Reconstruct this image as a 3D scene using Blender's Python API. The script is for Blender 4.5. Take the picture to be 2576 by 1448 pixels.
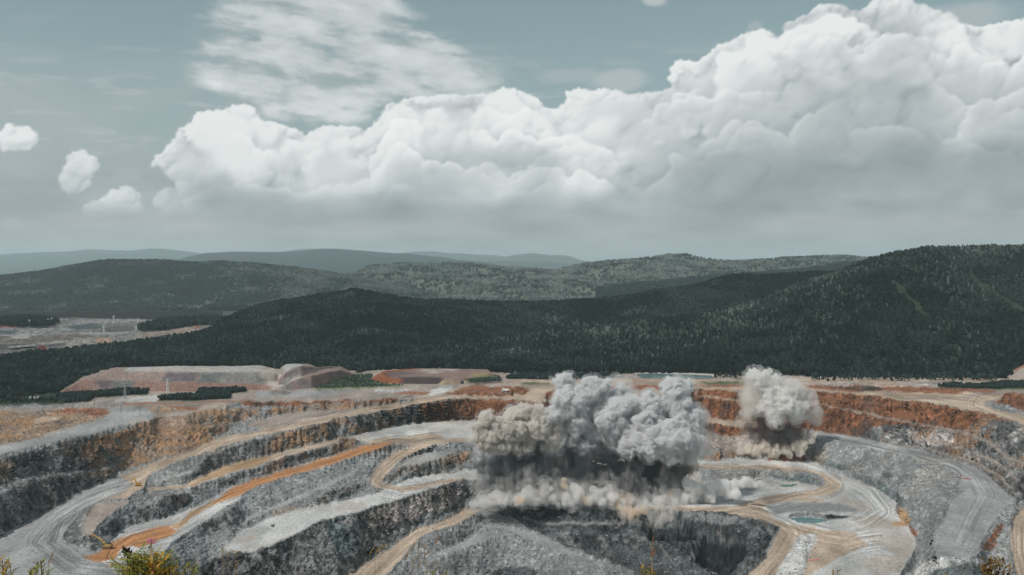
import bpy, bmesh, math, random, time
import numpy as np
from mathutils import Vector, Matrix

T0 = time.time()
for o in list(bpy.data.objects):
    bpy.data.objects.remove(o, do_unlink=True)
SC = bpy.context.scene
COL = SC.collection
RNG = np.random.default_rng(7)
random.seed(7)

# ------------------------------------------------------------------ camera
# measured photograph frame: 2576 x 1448 units, horizon at y = 660
FW, FH, HZ, F = 2576.0, 1448.0, 660.0, 2528.0
cam_data = bpy.data.cameras.new('camera')
cam = bpy.data.objects.new('camera', cam_data)
COL.objects.link(cam)
cam_data.sensor_fit = 'HORIZONTAL'
cam_data.sensor_width = 36.0
cam_data.lens = 36.0 * F / FW
cam_data.shift_y = (HZ - FH / 2) / FW
cam_data.clip_start = 0.5
cam_data.clip_end = 200000.0
cam.location = (0, 0, 0)
cam.rotation_euler = (math.radians(90), 0, 0)
SC.camera = cam

# ------------------------------------------------------------------ render set-up
SC.render.engine = 'CYCLES'
SC.cycles.use_denoising = True
SC.cycles.max_bounces = 14
SC.cycles.diffuse_bounces = 3
SC.cycles.glossy_bounces = 2
SC.cycles.transparent_max_bounces = 24
SC.cycles.volume_bounces = 10
SC.cycles.caustics_reflective = False
SC.cycles.caustics_refractive = False
SC.cycles.sample_clamp_indirect = 6.0
SC.view_settings.view_transform = 'Standard'
SC.view_settings.look = 'None'
SC.view_settings.exposure = 0.0
SC.view_settings.gamma = 1.0
SC.view_settings.use_curve_mapping = False

# ------------------------------------------------------------------ sun
SUN_EL, SUN_AZ = math.radians(52), math.radians(-124)   # azimuth measured from +Y towards +X: high, to the left
sun_data = bpy.data.lights.new('sun', 'SUN')
sun_data.energy = SUN_E = 3.2
sun_data.angle = math.radians(2)
sun_data.color = (1.0, 0.96, 0.90)
sun = bpy.data.objects.new('sun', sun_data)
COL.objects.link(sun)
to_sun = Vector((math.sin(SUN_AZ) * math.cos(SUN_EL), math.cos(SUN_AZ) * math.cos(SUN_EL), math.sin(SUN_EL)))
sun.rotation_euler = to_sun.to_track_quat('Z', 'Y').to_euler()
sun.location = (0, 0, 900)

# ------------------------------------------------------------------ numpy noise
def _hash(ix, iy, iz, seed):
    h = (ix.astype(np.uint32) * np.uint32(374761393) + iy.astype(np.uint32) * np.uint32(668265263)
         + iz.astype(np.uint32) * np.uint32(2147483647) + np.uint32((seed * 974634777) & 0xffffffff))
    h = (h ^ (h >> np.uint32(13))) * np.uint32(1274126177)
    h = (h ^ (h >> np.uint32(16))) * np.uint32(2246822519)
    h = h ^ (h >> np.uint32(15))
    return (h & np.uint32(0xffffff)).astype(np.float32) * np.float32(1 / 16777215.0)

def _q(t):
    return t * t * t * (t * (t * 6 - 15) + 10)

def vn2(x, y, seed=0):
    x = np.asarray(x, np.float32); y = np.asarray(y, np.float32)
    fx, fy = np.floor(x), np.floor(y)
    ix, iy = fx.astype(np.int64), fy.astype(np.int64)
    tx, ty = _q(x - fx), _q(y - fy)
    z = np.zeros_like(ix)
    a, b = _hash(ix, iy, z, seed), _hash(ix + 1, iy, z, seed)
    c, d = _hash(ix, iy + 1, z, seed), _hash(ix + 1, iy + 1, z, seed)
    return (a + (b - a) * tx) * (1 - ty) + (c + (d - c) * tx) * ty      # 0..1

def vn3(x, y, z, seed=0):
    x, y, z = (np.asarray(v, np.float32) for v in (x, y, z))
    fx, fy, fz = np.floor(x), np.floor(y), np.floor(z)
    ix, iy, iz = fx.astype(np.int64), fy.astype(np.int64), fz.astype(np.int64)
    tx, ty, tz = _q(x - fx), _q(y - fy), _q(z - fz)
    out = 0
    for k in (0, 1):
        a, b = _hash(ix, iy, iz + k, seed), _hash(ix + 1, iy, iz + k, seed)
        c, d = _hash(ix, iy + 1, iz + k, seed), _hash(ix + 1, iy + 1, iz + k, seed)
        r = (a + (b - a) * tx) * (1 - ty) + (c + (d - c) * tx) * ty
        out = out + r * (tz if k else (1 - tz))
    return out

def fbm2(x, y, oct=5, seed=0, gain=0.5, lac=2.03):
    s, a, t = 0, 1.0, 0
    for k in range(oct):
        s = s + a * vn2(x * lac ** k, y * lac ** k, seed + k); t += a; a *= gain
    return s / t

def fbm3(x, y, z, oct=4, seed=0, gain=0.5, lac=2.03):
    s, a, t = 0, 1.0, 0
    for k in range(oct):
        m = lac ** k
        s = s + a * vn3(x * m, y * m, z * m, seed + k); t += a; a *= gain
    return s / t

def sstep(a, b, x):
    t = np.clip((x - a) / (b - a), 0, 1)
    return t * t * (3 - 2 * t)

def blur(a, r):
    """three box passes"""
    r = int(max(1, r))
    for ax in (0, 1):
        for _ in range(3):
            p = np.pad(a, [(r + 1, r) if k == ax else (0, 0) for k in (0, 1)], mode='edge')
            c = np.cumsum(p, axis=ax, dtype=np.float64)
            n = a.shape[ax]
            hi = np.take(c, np.arange(2 * r + 1, 2 * r + 1 + n), axis=ax)
            lo = np.take(c, np.arange(0, n), axis=ax)
            a = ((hi - lo) / (2 * r + 1)).astype(np.float32)
    return a

def s2l(v):
    v = np.asarray(v, np.float32) / 255.0
    return np.where(v <= 0.04045, v / 12.92, ((v + 0.055) / 1.055) ** 2.4)

def inside(px, py, poly):
    """points in polygon (even-odd)"""
    res = np.zeros(px.shape, bool)
    n = len(poly)
    for k in range(n):
        x0, y0 = poly[k]; x1, y1 = poly[(k + 1) % n]
        if y0 == y1:
            continue
        c = ((y0 > py) != (y1 > py))
        res ^= c & (px < (x1 - x0) * (py - y0) / (y1 - y0) + x0)
    return res
# ------------------------------------------------------------------ sky: Nishita + a bank of cumulus
TW, TH = 2304, 780
AZM = 0.62                       # the cloud sheet spans +-AZM radians, then goes on mirrored
V0, V1 = -0.02, 0.40             # tangent of the elevation
TS = 2 * AZM * F / TW            # frame units per texel

def sky_xy(x, y):
    az = np.arctan((np.asarray(x, float) - FW / 2) / F)
    v = (HZ - np.asarray(y, float)) / F * np.cos(az)
    return (az + AZM) / (2 * AZM) * TW, (v - V0) / (V1 - V0) * TH      # texel, row 0 at the bottom

def smooth_line(y):
    k = np.array([1, 2, 3, 2, 1.]); k /= k.sum()
    return np.convolve(np.pad(y, 2, mode='edge'), k, mode='valid')

def build_clouds():
    rs = np.random.default_rng(11)
    TX, TY = np.meshgrid(np.arange(TW, dtype=np.float32), np.arange(TH, dtype=np.float32))
    wx = (fbm2(TX / 60, TY / 60, 5, 21) - .5) * 44 + (fbm2(TX / 9, TY / 9, 3, 24) - .5) * 7
    wy = (fbm2(TX / 60, TY / 60, 5, 31) - .5) * 44 + (fbm2(TX / 9, TY / 9, 3, 34) - .5) * 7
    H = np.full((TH, TW), -1e3, np.float32)

    def stamp(cx, cy, z, r):
        nonlocal H
        x0, x1 = int(max(0, cx - r - 26)), int(min(TW, cx + r + 27))
        y0, y1 = int(max(0, cy - r - 26)), int(min(TH, cy + r + 27))
        if x1 <= x0 or y1 <= y0:
            return
        k = min(1.0, r / 30)
        dx = TX[y0:y1, x0:x1] + wx[y0:y1, x0:x1] * k - cx
        dy = TY[y0:y1, x0:x1] + wy[y0:y1, x0:x1] * k - cy
        q = r * r - dx * dx - dy * dy
        h = np.where(q > 0, z + np.sqrt(np.maximum(q, 0)), -1e3)
        np.maximum(H[y0:y1, x0:x1], h, out=H[y0:y1, x0:x1])

    top = [(385,410),(410,385),(440,360),(475,325),(520,295),(545,283),(580,272),(595,262),(625,264),(640,275),(648,300),(690,303),(720,318),(745,322),(760,337),(778,346),(800,322),(825,311),(850,312),(868,325),(872,342),(905,350),(925,352),(945,335),(965,320),(970,300),(985,270),(1005,258),(1040,250),(1100,240),(1160,238),(1220,237),(1290,230),(1340,240),(1370,265),(1400,270),(1440,255),(1480,240),(1520,226),(1560,228),(1568,245),(1610,235),(1640,237),(1690,225),(1693,180),(1696,152),(1720,147),(1745,155),(1760,160),(1780,140),(1810,112),(1850,88),(1880,80),(1920,82),(1950,95),(1998,106),(1990,75),(1992,55),(2030,30),(2060,10),(2100,12),(2150,35),(2180,38),(2178,15),(2200,-8),(2290,0),(2320,30),(2332,62),(2346,85),(2400,75),(2450,68),(2500,57),(2576,45),(2700,30),(2860,60)]
    body = top + [(2860, 560), (480, 560), (440, 470), (400, 430)]
    bpoly = [tuple(p) for p in np.stack(sky_xy(*zip(*body)), 1)]
    inb = inside(TX + wx * .18, TY + wy * .18, bpoly)
    # distance-like field of the body, so that puffs stay under the traced outline
    depth = blur(inb.astype(np.float32), 26)
    H = np.where(blur(inb.astype(np.float32), 2) > .8, 0, H).astype(np.float32)
    pts = np.stack(sky_xy(*zip(*top)), 1)
    seg = []
    for a, b in zip(pts[:-1], pts[1:]):
        n = max(1, int(np.hypot(*(b - a)) / 5))
        seg += [a + (b - a) * k / n for k in range(n)]
    # rim puffs: small balls tucked just inside the traced outline
    for p in seg:
        r = rs.uniform(5, 17)
        stamp(p[0] + rs.normal(0, 2), p[1] - r * .92, rs.uniform(-6, 8), r)
    ys, xs = np.nonzero(inb)
    for lo, hi, n, zz in ((50, 95, 110, 0), (26, 46, 260, 22), (10, 20, 700, 36), (5, 9, 1500, 46)):
        k = rs.integers(0, len(xs), n)
        for x, y in zip(xs[k], ys[k]):
            r = rs.uniform(lo, hi)
            yy, xx = int(y), int(x)
            d = depth[yy, xx]
            if y < 150 and lo < 22:
                continue
            if r < 20 and d > .80 and vn2(np.float32(x / 55), np.float32(y / 55), 5) < .60:
                continue
            if d < .62 and r > 12:
                r *= .35
            if not inb[min(TH - 1, int(y + r * .86)), xx] or not inb[yy, min(TW - 1, int(x + r * .8))] or not inb[yy, max(0, int(x - r * .8))]:
                continue
            base = H[yy, xx]
            stamp(x, y, (base if base > -500 else 0) - r * rs.uniform(.25, .6), r)
    # the small clouds at the left
    for (cx, cy, rx, ry, n) in ((38, 348, 62, 36, 60), (205, 425, 52, 34, 70), (190, 462, 50, 22, 50), (285, 526, 88, 26, 90), (310, 500, 46, 20, 50), (450, 515, 60, 40, 80), (520, 545, 50, 20, 50),
                                (-120, 470, 90, 40, 50), (60, 585, 120, 16, 40), (-260, 330, 120, 60, 60)):
        for _ in range(n):
            a, q = rs.uniform(0, 2 * math.pi), math.sqrt(rs.uniform(0, 1))
            x, y = sky_xy(cx + math.cos(a) * q * rx * .8, cy + math.sin(a) * q * ry * .8)
            r = rs.uniform(4, 13)
            stamp(float(x), float(y), rs.uniform(-10, 10) + 14 * (1 - q), r)
    cov = (H > -500).astype(np.float32)
    low = np.where(H > -500, H, np.nan)
    m = np.nanmin(low)
    Hf = np.where(H > -500, H, m) + (fbm2(TX / 26, TY / 26, 5, 51) - .5) * 22 + (fbm2(TX / 6, TY / 6, 3, 54) - .5) * 4
    rim = sstep(.97, .70, blur(inb.astype(np.float32), 17))
    pk = np.clip(rim + sstep(.50, .66, fbm2(TX / 90, TY / 70, 3, 57)) * .75, 0, 1)
    Hs = blur(Hf.astype(np.float32), 1) * pk + blur(Hf.astype(np.float32), 4) * (1 - pk)
    gx = np.gradient(Hs, axis=1); gy = np.gradient(Hs, axis=0)
    L = np.array((-0.45, 0.72, 0.52)); L /= np.linalg.norm(L)
    nz = 1 / np.sqrt(1 + (gx * .5) ** 2 + (gy * .5) ** 2)
    lam = (-gx * .5 * L[0] - gy * .5 * L[1] + L[2]) * nz
    ao = np.clip((Hs - blur(Hs, 14)) / 26, -1, 1)
    ao2 = np.clip((Hs - blur(Hs, 45)) / 60, -1, 1)
    # broad light and shade of the bank as seen in the photograph's sky
    cp = np.array([(560,330,240),(620,420,233),(480,400,215),(540,500,165),(700,520,165),(640,560,152),(850,420,205),(760,450,228),(930,430,215),(1000,330,238),(1100,300,235),(1150,280,205),(1200,350,235),(1290,290,245),(1390,330,245),(1250,400,195),(1350,400,195),(1100,480,185),(1250,470,212),(1500,340,225),(1600,320,207),(1480,450,226),(1700,300,207),(1750,180,232),(1850,130,234),(1900,200,206),(1950,270,197),(2080,60,226),(2150,130,208),(2100,280,182),(2250,150,205),(2250,280,187),(2500,100,230),(2560,70,230),(2450,230,203),(2450,330,203),(2300,400,157),(2500,400,160),(2050,460,160),(1900,500,152),(1800,450,168),(2200,500,166),(2400,480,172),(1600,480,185),(1500,560,160),(1300,540,155),(1000,550,147),(800,560,152),(38,340,226),(38,380,195),(200,420,206),(200,470,190),(280,500,208),(285,550,185),(450,500,190),(480,560,178),(700,340,238),(830,340,232),(2700,300,180),(2800,100,225),(-200,350,200)], float)
    cxs, cys = sky_xy(cp[:, 0], cp[:, 1])
    sx = np.arange(0, TW, 12); sy = np.arange(0, TH, 12)
    GX, GY = np.meshgrid(sx, sy)
    w = 1 / (((GX[..., None] - cxs) ** 2 + ((GY[..., None] - cys) * 1.5) ** 2) + 300) ** 1.6
    sm = (w * cp[:, 2]).sum(-1) / w.sum(-1)
    iy, ix = TY / 12, TX / 12
    y0 = np.clip(iy.astype(int), 0, len(sy) - 2); x0 = np.clip(ix.astype(int), 0, len(sx) - 2)
    fy, fx = np.clip(iy - y0, 0, 1), np.clip(ix - x0, 0, 1)
    sm = (sm[y0, x0] * (1 - fx) + sm[y0, x0 + 1] * fx) * (1 - fy) + (sm[y0 + 1, x0] * (1 - fx) + sm[y0 + 1, x0 + 1] * fx) * fy
    contrast = np.clip((sm - 140) / 80, .18, 1)
    val = sm + contrast * ((lam - .60) * (22 + 14 * pk) + ao * (5 + 8 * pk) + ao2 * 14)
    val = np.minimum(val, 250 - 20 * np.exp(-(val - 200) / 25.) * 0)
    val = np.where(val > 232, 232 + (val - 232) * .45, val)
    vrow = (TY / TH * (V1 - V0) + V0) * F                                  # frame units above the horizon
    # nearer fronts: bumps of lit cloud standing before the shaded parts behind them
    val = blur(val.astype(np.float32), 1)
    fronts = []
    tx_, ty_ = pts[:, 0], pts[:, 1]
    for k, (off, br, thr) in enumerate(((58, 22, .46), (112, 27, .47), (165, 28, .47), (215, 26, .47), (262, 22, .46))):
        cx = np.arange(140, TW - 60, 5.0)
        nzz = fbm2(cx / 95, np.full_like(cx, 7.7 * k), 4, 300 + k)
        nz2 = fbm2(cx / 33, np.full_like(cx, 3.1 * k), 3, 310 + k)
        top_k = np.interp(cx, tx_, smooth_line(ty_)) - off / TS * 1.0 + (nzz - .5) * 120 + (nz2 - .5) * 46
        Hk = np.full((TH, TW), -1e3, np.float32)
        Hsave = H
        H = Hk
        for x_, y_ in zip(cx, top_k):
            r = rs.uniform(7, 19)
            stamp(x_, y_ - r * .9, rs.uniform(-5, 5), r)
        for x_, y_ in zip(cx[::3], top_k[::3]):
            for q_ in range(3):
                r = rs.uniform(14, 30)
                stamp(x_ + rs.normal(0, 8), y_ - r - rs.uniform(8, 60), rs.uniform(-4, 8), r)
        Hk = H; H = Hsave
        line = np.interp(TX[0], cx, top_k)
        dist = (line[None] - TY + wy * .3)
        m = ((Hk > -500) | (dist > 12)) & inb
        m = blur(m.astype(np.float32), 1)
        fade = sstep(thr - .05, thr + .13, fbm2(TX / 130, TY / 90, 3, 320 + k)) * sstep(150, 20, dist)
        Hb = blur(np.where(Hk > -500, Hk, 0).astype(np.float32), 2)
        gxk, gyk = np.gradient(Hb, axis=1), np.gradient(Hb, axis=0)
        sh = (-gxk * .4 * L[0] - gyk * .4 * L[1] + L[2]) / np.sqrt(1 + (gxk * .4) ** 2 + (gyk * .4) ** 2)
        bright = sm + contrast * (br * np.exp(-np.clip(dist, 0, None) / 42) - 10 + (sh - .6) * 34)
        al = m * fade
        behind = blur(al, 10) * (1 - al)
        val = val - contrast * behind * 17
        val = val * (1 - al) + bright * al
    val = np.where(val > 236, 236 + (val - 236) * .4, val)
    # crisp tops, bottoms melting into the grey layer below
    edge = blur(cov, 1)
    soft = blur(cov, 9)
    up = sstep(100, 230, vrow + (fbm2(TX / 120, TY / 60, 4, 61) - .5) * 110 + 70 * sstep(620, 420, TX * TS - AZM * F + FW / 2))
    edge = np.clip(edge * 1.0 - sstep(.985, .5, blur(cov, 3)) * np.clip(fbm2(TX / 7, TY / 7, 3, 63) - .42, 0, 1) * 2.6, 0, 1)
    a = edge * up + sstep(.25, .95, soft) * (1 - up)
    a *= sstep(60, 150, vrow + (fbm2(TX / 150, TY / 40, 4, 66) - .5) * 60) * (1 - .0)
    val = val * up + blur(val.astype(np.float32), 7) * (1 - up)
    val = val + (1 - up) * (fbm2(TX / 75, TY / 26, 4, 64) - .5) * 46
    # layered grey stratus towards the horizon
    st = sstep(330, 60, vrow + (fbm2(TX / 200, TY / 45, 4, 71) - .5) * 130)
    left = sstep(120, 560, TX * TS - AZM * F + FW / 2 + 120)
    st = st * (.58 + .37 * left)
    stv = 171 + (fbm2(TX / 150, TY / 34, 5, 75) - .5) * 52 + 6 * sstep(120, 0, vrow)
    # altocumulus sheet and veils
    alto = [(560,-60),(960,-60),(1010,50),(1110,85),(1110,140),(1160,160),(1200,195),(1320,215),(1240,245),(990,265),(900,300),(720,300),(520,250),(470,190),(510,110)]
    apoly = [tuple(p) for p in np.stack(sky_xy(*zip(*alto)), 1)]
    am = blur(inside(TX + wx * 1.2, TY + wy * .7, apoly).astype(np.float32), 26)
    sx_ = TX + wx * .5; sy_ = TY + wy * .35 + (TX - 900) * .10
    n1 = fbm2(sx_ / 105, sy_ / 30, 5, 81, gain=.5)
    n2 = fbm2(sx_ / 34, sy_ / 13, 4, 86)
    aa = sstep(.0, .70, am * .62 + (n1 - .42) * 1.6 + (n2 - .5) * .6) * sstep(.0, .7, am)
    av = 205 + (n2 - .5) * 30 + (n1 - .5) * 40 + 16 * sstep(480, 300, vrow)
    veil = np.clip(fbm2(TX / 260 + 3, TY / 60 - TX / 210, 4, 91) - .40, 0, 1) * 1.6 * sstep(620, 300, vrow) * .62
    veil += sstep(.30, .8, am) * .25
    ex0, ey0 = sky_xy(-140, 175); ex1, ey1 = sky_xy(430, 430)
    dl, _u = (lambda a, b: (np.abs((TX - ex0) * b - (TY - ey0) * a) / np.hypot(a, b), 0))(float(ex1 - ex0), float(ey1 - ey0))
    band = sstep(75, 8, dl + (fbm2(TX / 120, TY / 60, 4, 93) - .5) * 90) * sstep(float(ex1) + 60, float(ex1) - 160, TX) * (.45 + .5 * fbm2((TX + TY) / 160, (TX * .45 + TY) / 18, 4, 97))
    veil = np.maximum(veil, band * .62)
    veil += .22 * sstep(560, 330, vrow) * sstep(620, 200, TX * TS - AZM * F + FW / 2)
    wisp = sstep(.62, .80, fbm2(TX / 80, TY / 15, 5, 95)) * .5 * sstep(640, 300, vrow)
    for (cx, cy, rx, ry, al) in ((1560, 205, 85, 38, .72), (1640, 8, 42, 16, .9), (1450, 195, 120, 26, .35), (1900, 70, 30, 20, .4), (2420, 40, 130, 40, .55)):
        ex, ey = sky_xy(cx, cy)
        d = np.hypot((TX + wx * .5 - ex) * TS / rx, (TY + wy * .5 - ey) * TS / ry)
        wisp = np.maximum(wisp, al * sstep(1.05, .45, d))
    # composite, far to near
    A = np.zeros((TH, TW), np.float32); Vv = np.full((TH, TW), 170, np.float32)
    def over(a_, v_):
        nonlocal A, Vv
        a_ = np.clip(a_, 0, 1)
        An = a_ + A * (1 - a_)
        Vv = np.where(An > 1e-4, (v_ * a_ + Vv * A * (1 - a_)) / np.maximum(An, 1e-4), Vv)
        A = An
    over(np.clip(veil, 0, .7), 178)
    over(wisp, 190)
    over(aa * .90, av)
    over(st, stv)
    over(a, val)
    over(st * sstep(170, 30, vrow) * .5, stv)
    Vv = np.clip(Vv, 120, 250)
    t = np.clip((Vv - 140) / 100, 0, 1)[..., None]
    tint = np.array((-9., 2., 7.)) * (1 - t) * (1 - sstep(160, 40, vrow))[..., None] + np.array((-1., 1., 0.)) * t
    rgb = s2l(np.clip(Vv[..., None] + tint, 0, 255))
    return rgb, np.clip(A, 0, 1)

cl_rgb, cl_a = build_clouds()
img = bpy.data.images.new('cloud_bank', TW, TH, alpha=True, float_buffer=True)
img.colorspace_settings.name = 'Non-Color'
img.alpha_mode = 'CHANNEL_PACKED'
img.pixels.foreach_set(np.concatenate([cl_rgb, cl_a[..., None]], 2).astype(np.float32).ravel())
img.update()
img.pack()

world = bpy.data.worlds.new('World')
SC.world = world
world.use_nodes = True
nt = world.node_tree
nt.nodes.clear()
def wn(t, **kw):
    n = nt.nodes.new(t)
    for k, v in kw.items():
        setattr(n, k, v)
    return n
def wm(op, a, b=None, c=None):
    n = wn('ShaderNodeMath', operation=op)
    for k, v in enumerate((a, b, c)):
        if v is None:
            continue
        if isinstance(v, (int, float)):
            n.inputs[k].default_value = v
        else:
            nt.links.new(v, n.inputs[k])
    return n.outputs[0]
SKY_S = 0.10
tc = wn('ShaderNodeTexCoord')
sep = wn('ShaderNodeSeparateXYZ')
nt.links.new(tc.outputs['Generated'], sep.inputs[0])
X, Y, Z = sep.outputs
az = wm('ARCTAN2', X, Y)
hyp = wm('MAXIMUM', wm('SQRT', wm('ADD', wm('MULTIPLY', X, X), wm('MULTIPLY', Y, Y))), 0.0001)
tv = wm('DIVIDE', Z, hyp)
u = wm('DIVIDE', wm('ADD', az, AZM), 2 * AZM)
v = wm('MINIMUM', wm('MAXIMUM', wm('DIVIDE', wm('SUBTRACT', tv, V0), V1 - V0), 0.0), 0.999)
cmb = wn('ShaderNodeCombineXYZ')
nt.links.new(u, cmb.inputs[0]); nt.links.new(v, cmb.inputs[1])
it = wn('ShaderNodeTexImage', image=img, extension='MIRROR', interpolation='Linear')
nt.links.new(cmb.outputs[0], it.inputs[0])
sky = wn('ShaderNodeTexSky', sky_type='NISHITA', sun_disc=False, sun_elevation=SUN_EL, sun_rotation=SUN_AZ, altitude=400, air_density=1.0, dust_density=1.6, ozone_density=1.2)
hsv = wn('ShaderNodeHueSaturation')
hsv.inputs['Hue'].default_value = 0.435
hsv.inputs['Saturation'].default_value = SKY_SAT = 0.60
hsv.inputs['Value'].default_value = SKY_VAL = 0.79
nt.links.new(sky.outputs[0], hsv.inputs['Color'])
# higher than the sheet reaches: broken cloud of the same kind
noi = wn('ShaderNodeTexNoise'); noi.inputs['Scale'].default_value = 3.0; noi.inputs['Detail'].default_value = 6
nt.links.new(tc.outputs['Generated'], noi.inputs['Vector'])
hi = wn('ShaderNodeMapRange'); hi.inputs[1].default_value = .42; hi.inputs[2].default_value = .62
nt.links.new(noi.outputs['Fac'], hi.inputs[0])
fade = wn('ShaderNodeMapRange'); fade.inputs[1].default_value = .28; fade.inputs[2].default_value = .39
nt.links.new(tv, fade.inputs[0])
mixa = wm('ADD', wm('MULTIPLY', it.outputs['Alpha'], wm('SUBTRACT', 1.0, fade.outputs[0])), wm('MULTIPLY', wm('MULTIPLY', hi.outputs[0], .8), fade.outputs[0]))
mixc = wn('ShaderNodeMix', data_type='RGBA')
nt.links.new(fade.outputs[0], mixc.inputs[0])
nt.links.new(it.outputs['Color'], mixc.inputs[6])
mixc.inputs[7].default_value = (.60, .63, .64, 1)
up = wn('ShaderNodeVectorMath', operation='SCALE')
nt.links.new(mixc.outputs[2], up.inputs[0]); up.inputs['Scale'].default_value = 1 / SKY_S
fin = wn('ShaderNodeMix', data_type='RGBA')
nt.links.new(mixa, fin.inputs[0]); nt.links.new(hsv.outputs[0], fin.inputs[6]); nt.links.new(up.outputs[0], fin.inputs[7])
bg = wn('ShaderNodeBackground'); bg.inputs['Strength'].default_value = SKY_S
nt.links.new(fin.outputs[2], bg.inputs[0])
out = wn('ShaderNodeOutputWorld')
nt.links.new(bg.outputs[0], out.inputs[0])
world.cycles.sampling_method = 'MANUAL'
world.cycles.sample_map_resolution = 1024
print('sky', round(time.time() - T0, 1))
# ------------------------------------------------------------------ the pit: where everything lies
# Outlines below were read off the photograph panel by panel; a surface with real depth is
# recovered from them (level floors, sloping faces) and meshed in metres.
def PA(*p): return [(x / 3.0, 992.8 + y / 3.0) for x, y in p]
def PB(*p): return [(858.67 + x / 3.0, 992.8 + y / 3.0) for x, y in p]
def PC(*p): return [(1717.33 + x / 3.0, 992.8 + y / 3.0) for x, y in p]
def U1(*p): return [(x * .25, 872 + y * .25) for x, y in p]
def U2(*p): return [(644 + x * .25, 872 + y * .25) for x, y in p]
def U3(*p): return [(1288 + x * .25, 872 + y * .25) for x, y in p]
def U4(*p): return [(1932 + x * .25, 872 + y * .25) for x, y in p]

# surface colours (albedo)
MAT = dict(
    rubble=(.195, .203, .206), pale=(.40, .40, .395), tan=(.345, .275, .215), orange=(.36, .175, .078), dark=(.132, .134, .133),
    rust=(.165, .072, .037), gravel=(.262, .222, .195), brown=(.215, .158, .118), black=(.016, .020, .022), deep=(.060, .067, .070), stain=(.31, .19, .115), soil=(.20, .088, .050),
    grass=(.06, .085, .03), sand=(.40, .31, .235), ochre=(.38, .25, .145), grey=(.26, .265, .265), pink=(.30, .265, .25), teal=(.105, .125, .128), wood=(.026, .038, .022), meadow=(.095, .13, .04), white=(.50, .49, .47))
MKEY = list(MAT)
# (object name, class, material, outline); later ones lie over earlier ones
Z = []
def zone(name, cls, mat, pts, slope=None): Z.append((name, cls, mat, pts, slope))

RIM = [(-280, 915), (2860, 915), (2860, 1210), (2700, 1120), (2576, 1072), (2557, 1062), (2494, 1044), (2407, 1028), (2332, 1014), (2257, 1007), (2182, 990),
       (2107, 989), (2037, 980), (1900, 985), (1775, 981), (1745, 997), (1600, 1010), (1440, 1012), (1360, 1008), (1280, 1000), (1160, 1000), (1105, 1000),
       (1060, 1005), (1000, 1003), (859, 1013), (700, 1010), (600, 1013), (500, 1040), (460, 1049), (397, 1049), (377, 1058), (337, 1067), (300, 1073),
       (233, 1092), (173, 1102), (110, 1118), (50, 1132), (0, 1144), (-280, 1190)]
zone('rim_ground', 'flat', 'gravel', RIM)
zone('rim_ground', 'flat', 'grey', PA((-400,400),(150,360),(330,310),(520,262),(640,220),(770,185),(830,150),(840,110),(1080,95),(1180,165),(1080,205),(900,240),(700,300),(520,330),(330,375),(150,420),(0,455),(-400,560)))
zone('spoil_slope', 'rough', 'brown', PA((-500,130),(0,118),(120,130),(230,150),(300,130),(400,118),(520,100),(720,98),(810,112),(830,140),(770,180),(640,218),(470,268),(330,308),(150,355),(0,390),(-500,500)), 18)
zone('spoil_slope', 'rough', 'soil', PA((380,128),(520,100),(720,98),(800,112),(828,140),(720,180),(640,150),(640,130)), 20)
zone('rim_ground', 'flat', 'sand', PA((240,190),(330,168),(480,168),(440,190),(380,205),(270,214)))
zone('spoil_slope', 'rough', 'stain', PA((1085,105),(1180,85),(1300,95),(1400,100),(1510,112),(1480,125),(1330,128),(1250,150),(1150,140)), 16)
zone('spoil_slope', 'rough', 'soil', PA((1220,92),(1400,98),(1505,112),(1480,124),(1350,122)), 18)
# rim bands, from left to right
zone('rim_ground', 'flat', 'wood', U1((-1200,150),(840,150),(800,330),(560,495),(900,475),(1250,440),(1480,450),(1500,482),(1200,503),(950,522),(900,562),(600,578),(0,602),(-1200,620)))
zone('rim_ground', 'flat', 'meadow', U2((540,405),(750,338),(1000,283),(1175,278),(1155,335),(1270,378),(1530,396),(1300,412),(900,422),(640,432)))
zone('rim_ground', 'flat', 'pale', U1((1180,530),(1300,510),(1600,488),(1900,468),(2000,480),(1650,530),(1540,558),(1300,562),(1150,560)))
zone('rim_ground', 'flat', 'white', U1((1290,516),(1480,497),(1620,494),(1610,512),(1400,528),(1300,532)))
zone('rim_ground', 'flat', 'wood', U1((1560,550),(1650,515),(1980,495),(2000,440),(2250,400),(2460,415),(2480,460),(2320,480),(2320,530),(2000,548)))
zone('spoil_slope', 'rough', 'rubble', U1((-600,600),(0,605),(250,590),(480,585),(620,590),(1080,585),(1240,575),(1240,600),(950,605),(640,612),(300,622),(0,630),(-600,640)), 14)
zone('rim_ground', 'flat', 'soil', U1((1230,575),(1500,565),(2000,560),(2350,545),(2576,540),(2576,552),(2300,560),(1900,575),(1250,590)))
zone('rim_ground', 'flat', 'grey', U2((0,455),(300,455),(560,450),(830,460),(820,490),(600,505),(300,515),(0,520)))
zone('spoil_slope', 'rough', 'dark', U2((130,450),(250,440),(370,465),(320,480),(180,482)), 20)
zone('spoil_slope', 'rough', 'rubble', U2((590,440),(760,428),(1020,437),(1010,452),(800,452),(600,450)), 16)
zone('spoil_slope', 'rough', 'pale', U2((1180,445),(1260,430),(1450,430),(1560,440),(1480,452),(1250,458)), 16)
zone('spoil_slope', 'rough', 'soil', U2((1375,460),(1500,452),(1740,452),(1740,468),(1600,475),(1390,475)), 20)
zone('rim_ground', 'flat', 'pale', U2((1720,470),(1860,400),(2010,390),(1930,450),(1900,470),(1760,495)))
zone('pit_wall', 'face', 'rust', U2((1910,470),(2000,460),(2200,455),(2450,475),(2576,480),(2576,505),(2480,508),(2200,505),(1990,490)), 25)
zone('rim_ground', 'flat', 'soil', U2((1990,440),(2100,405),(2250,395),(2460,410),(2576,400),(2576,470),(2450,470),(2200,452),(2000,458)))
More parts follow.
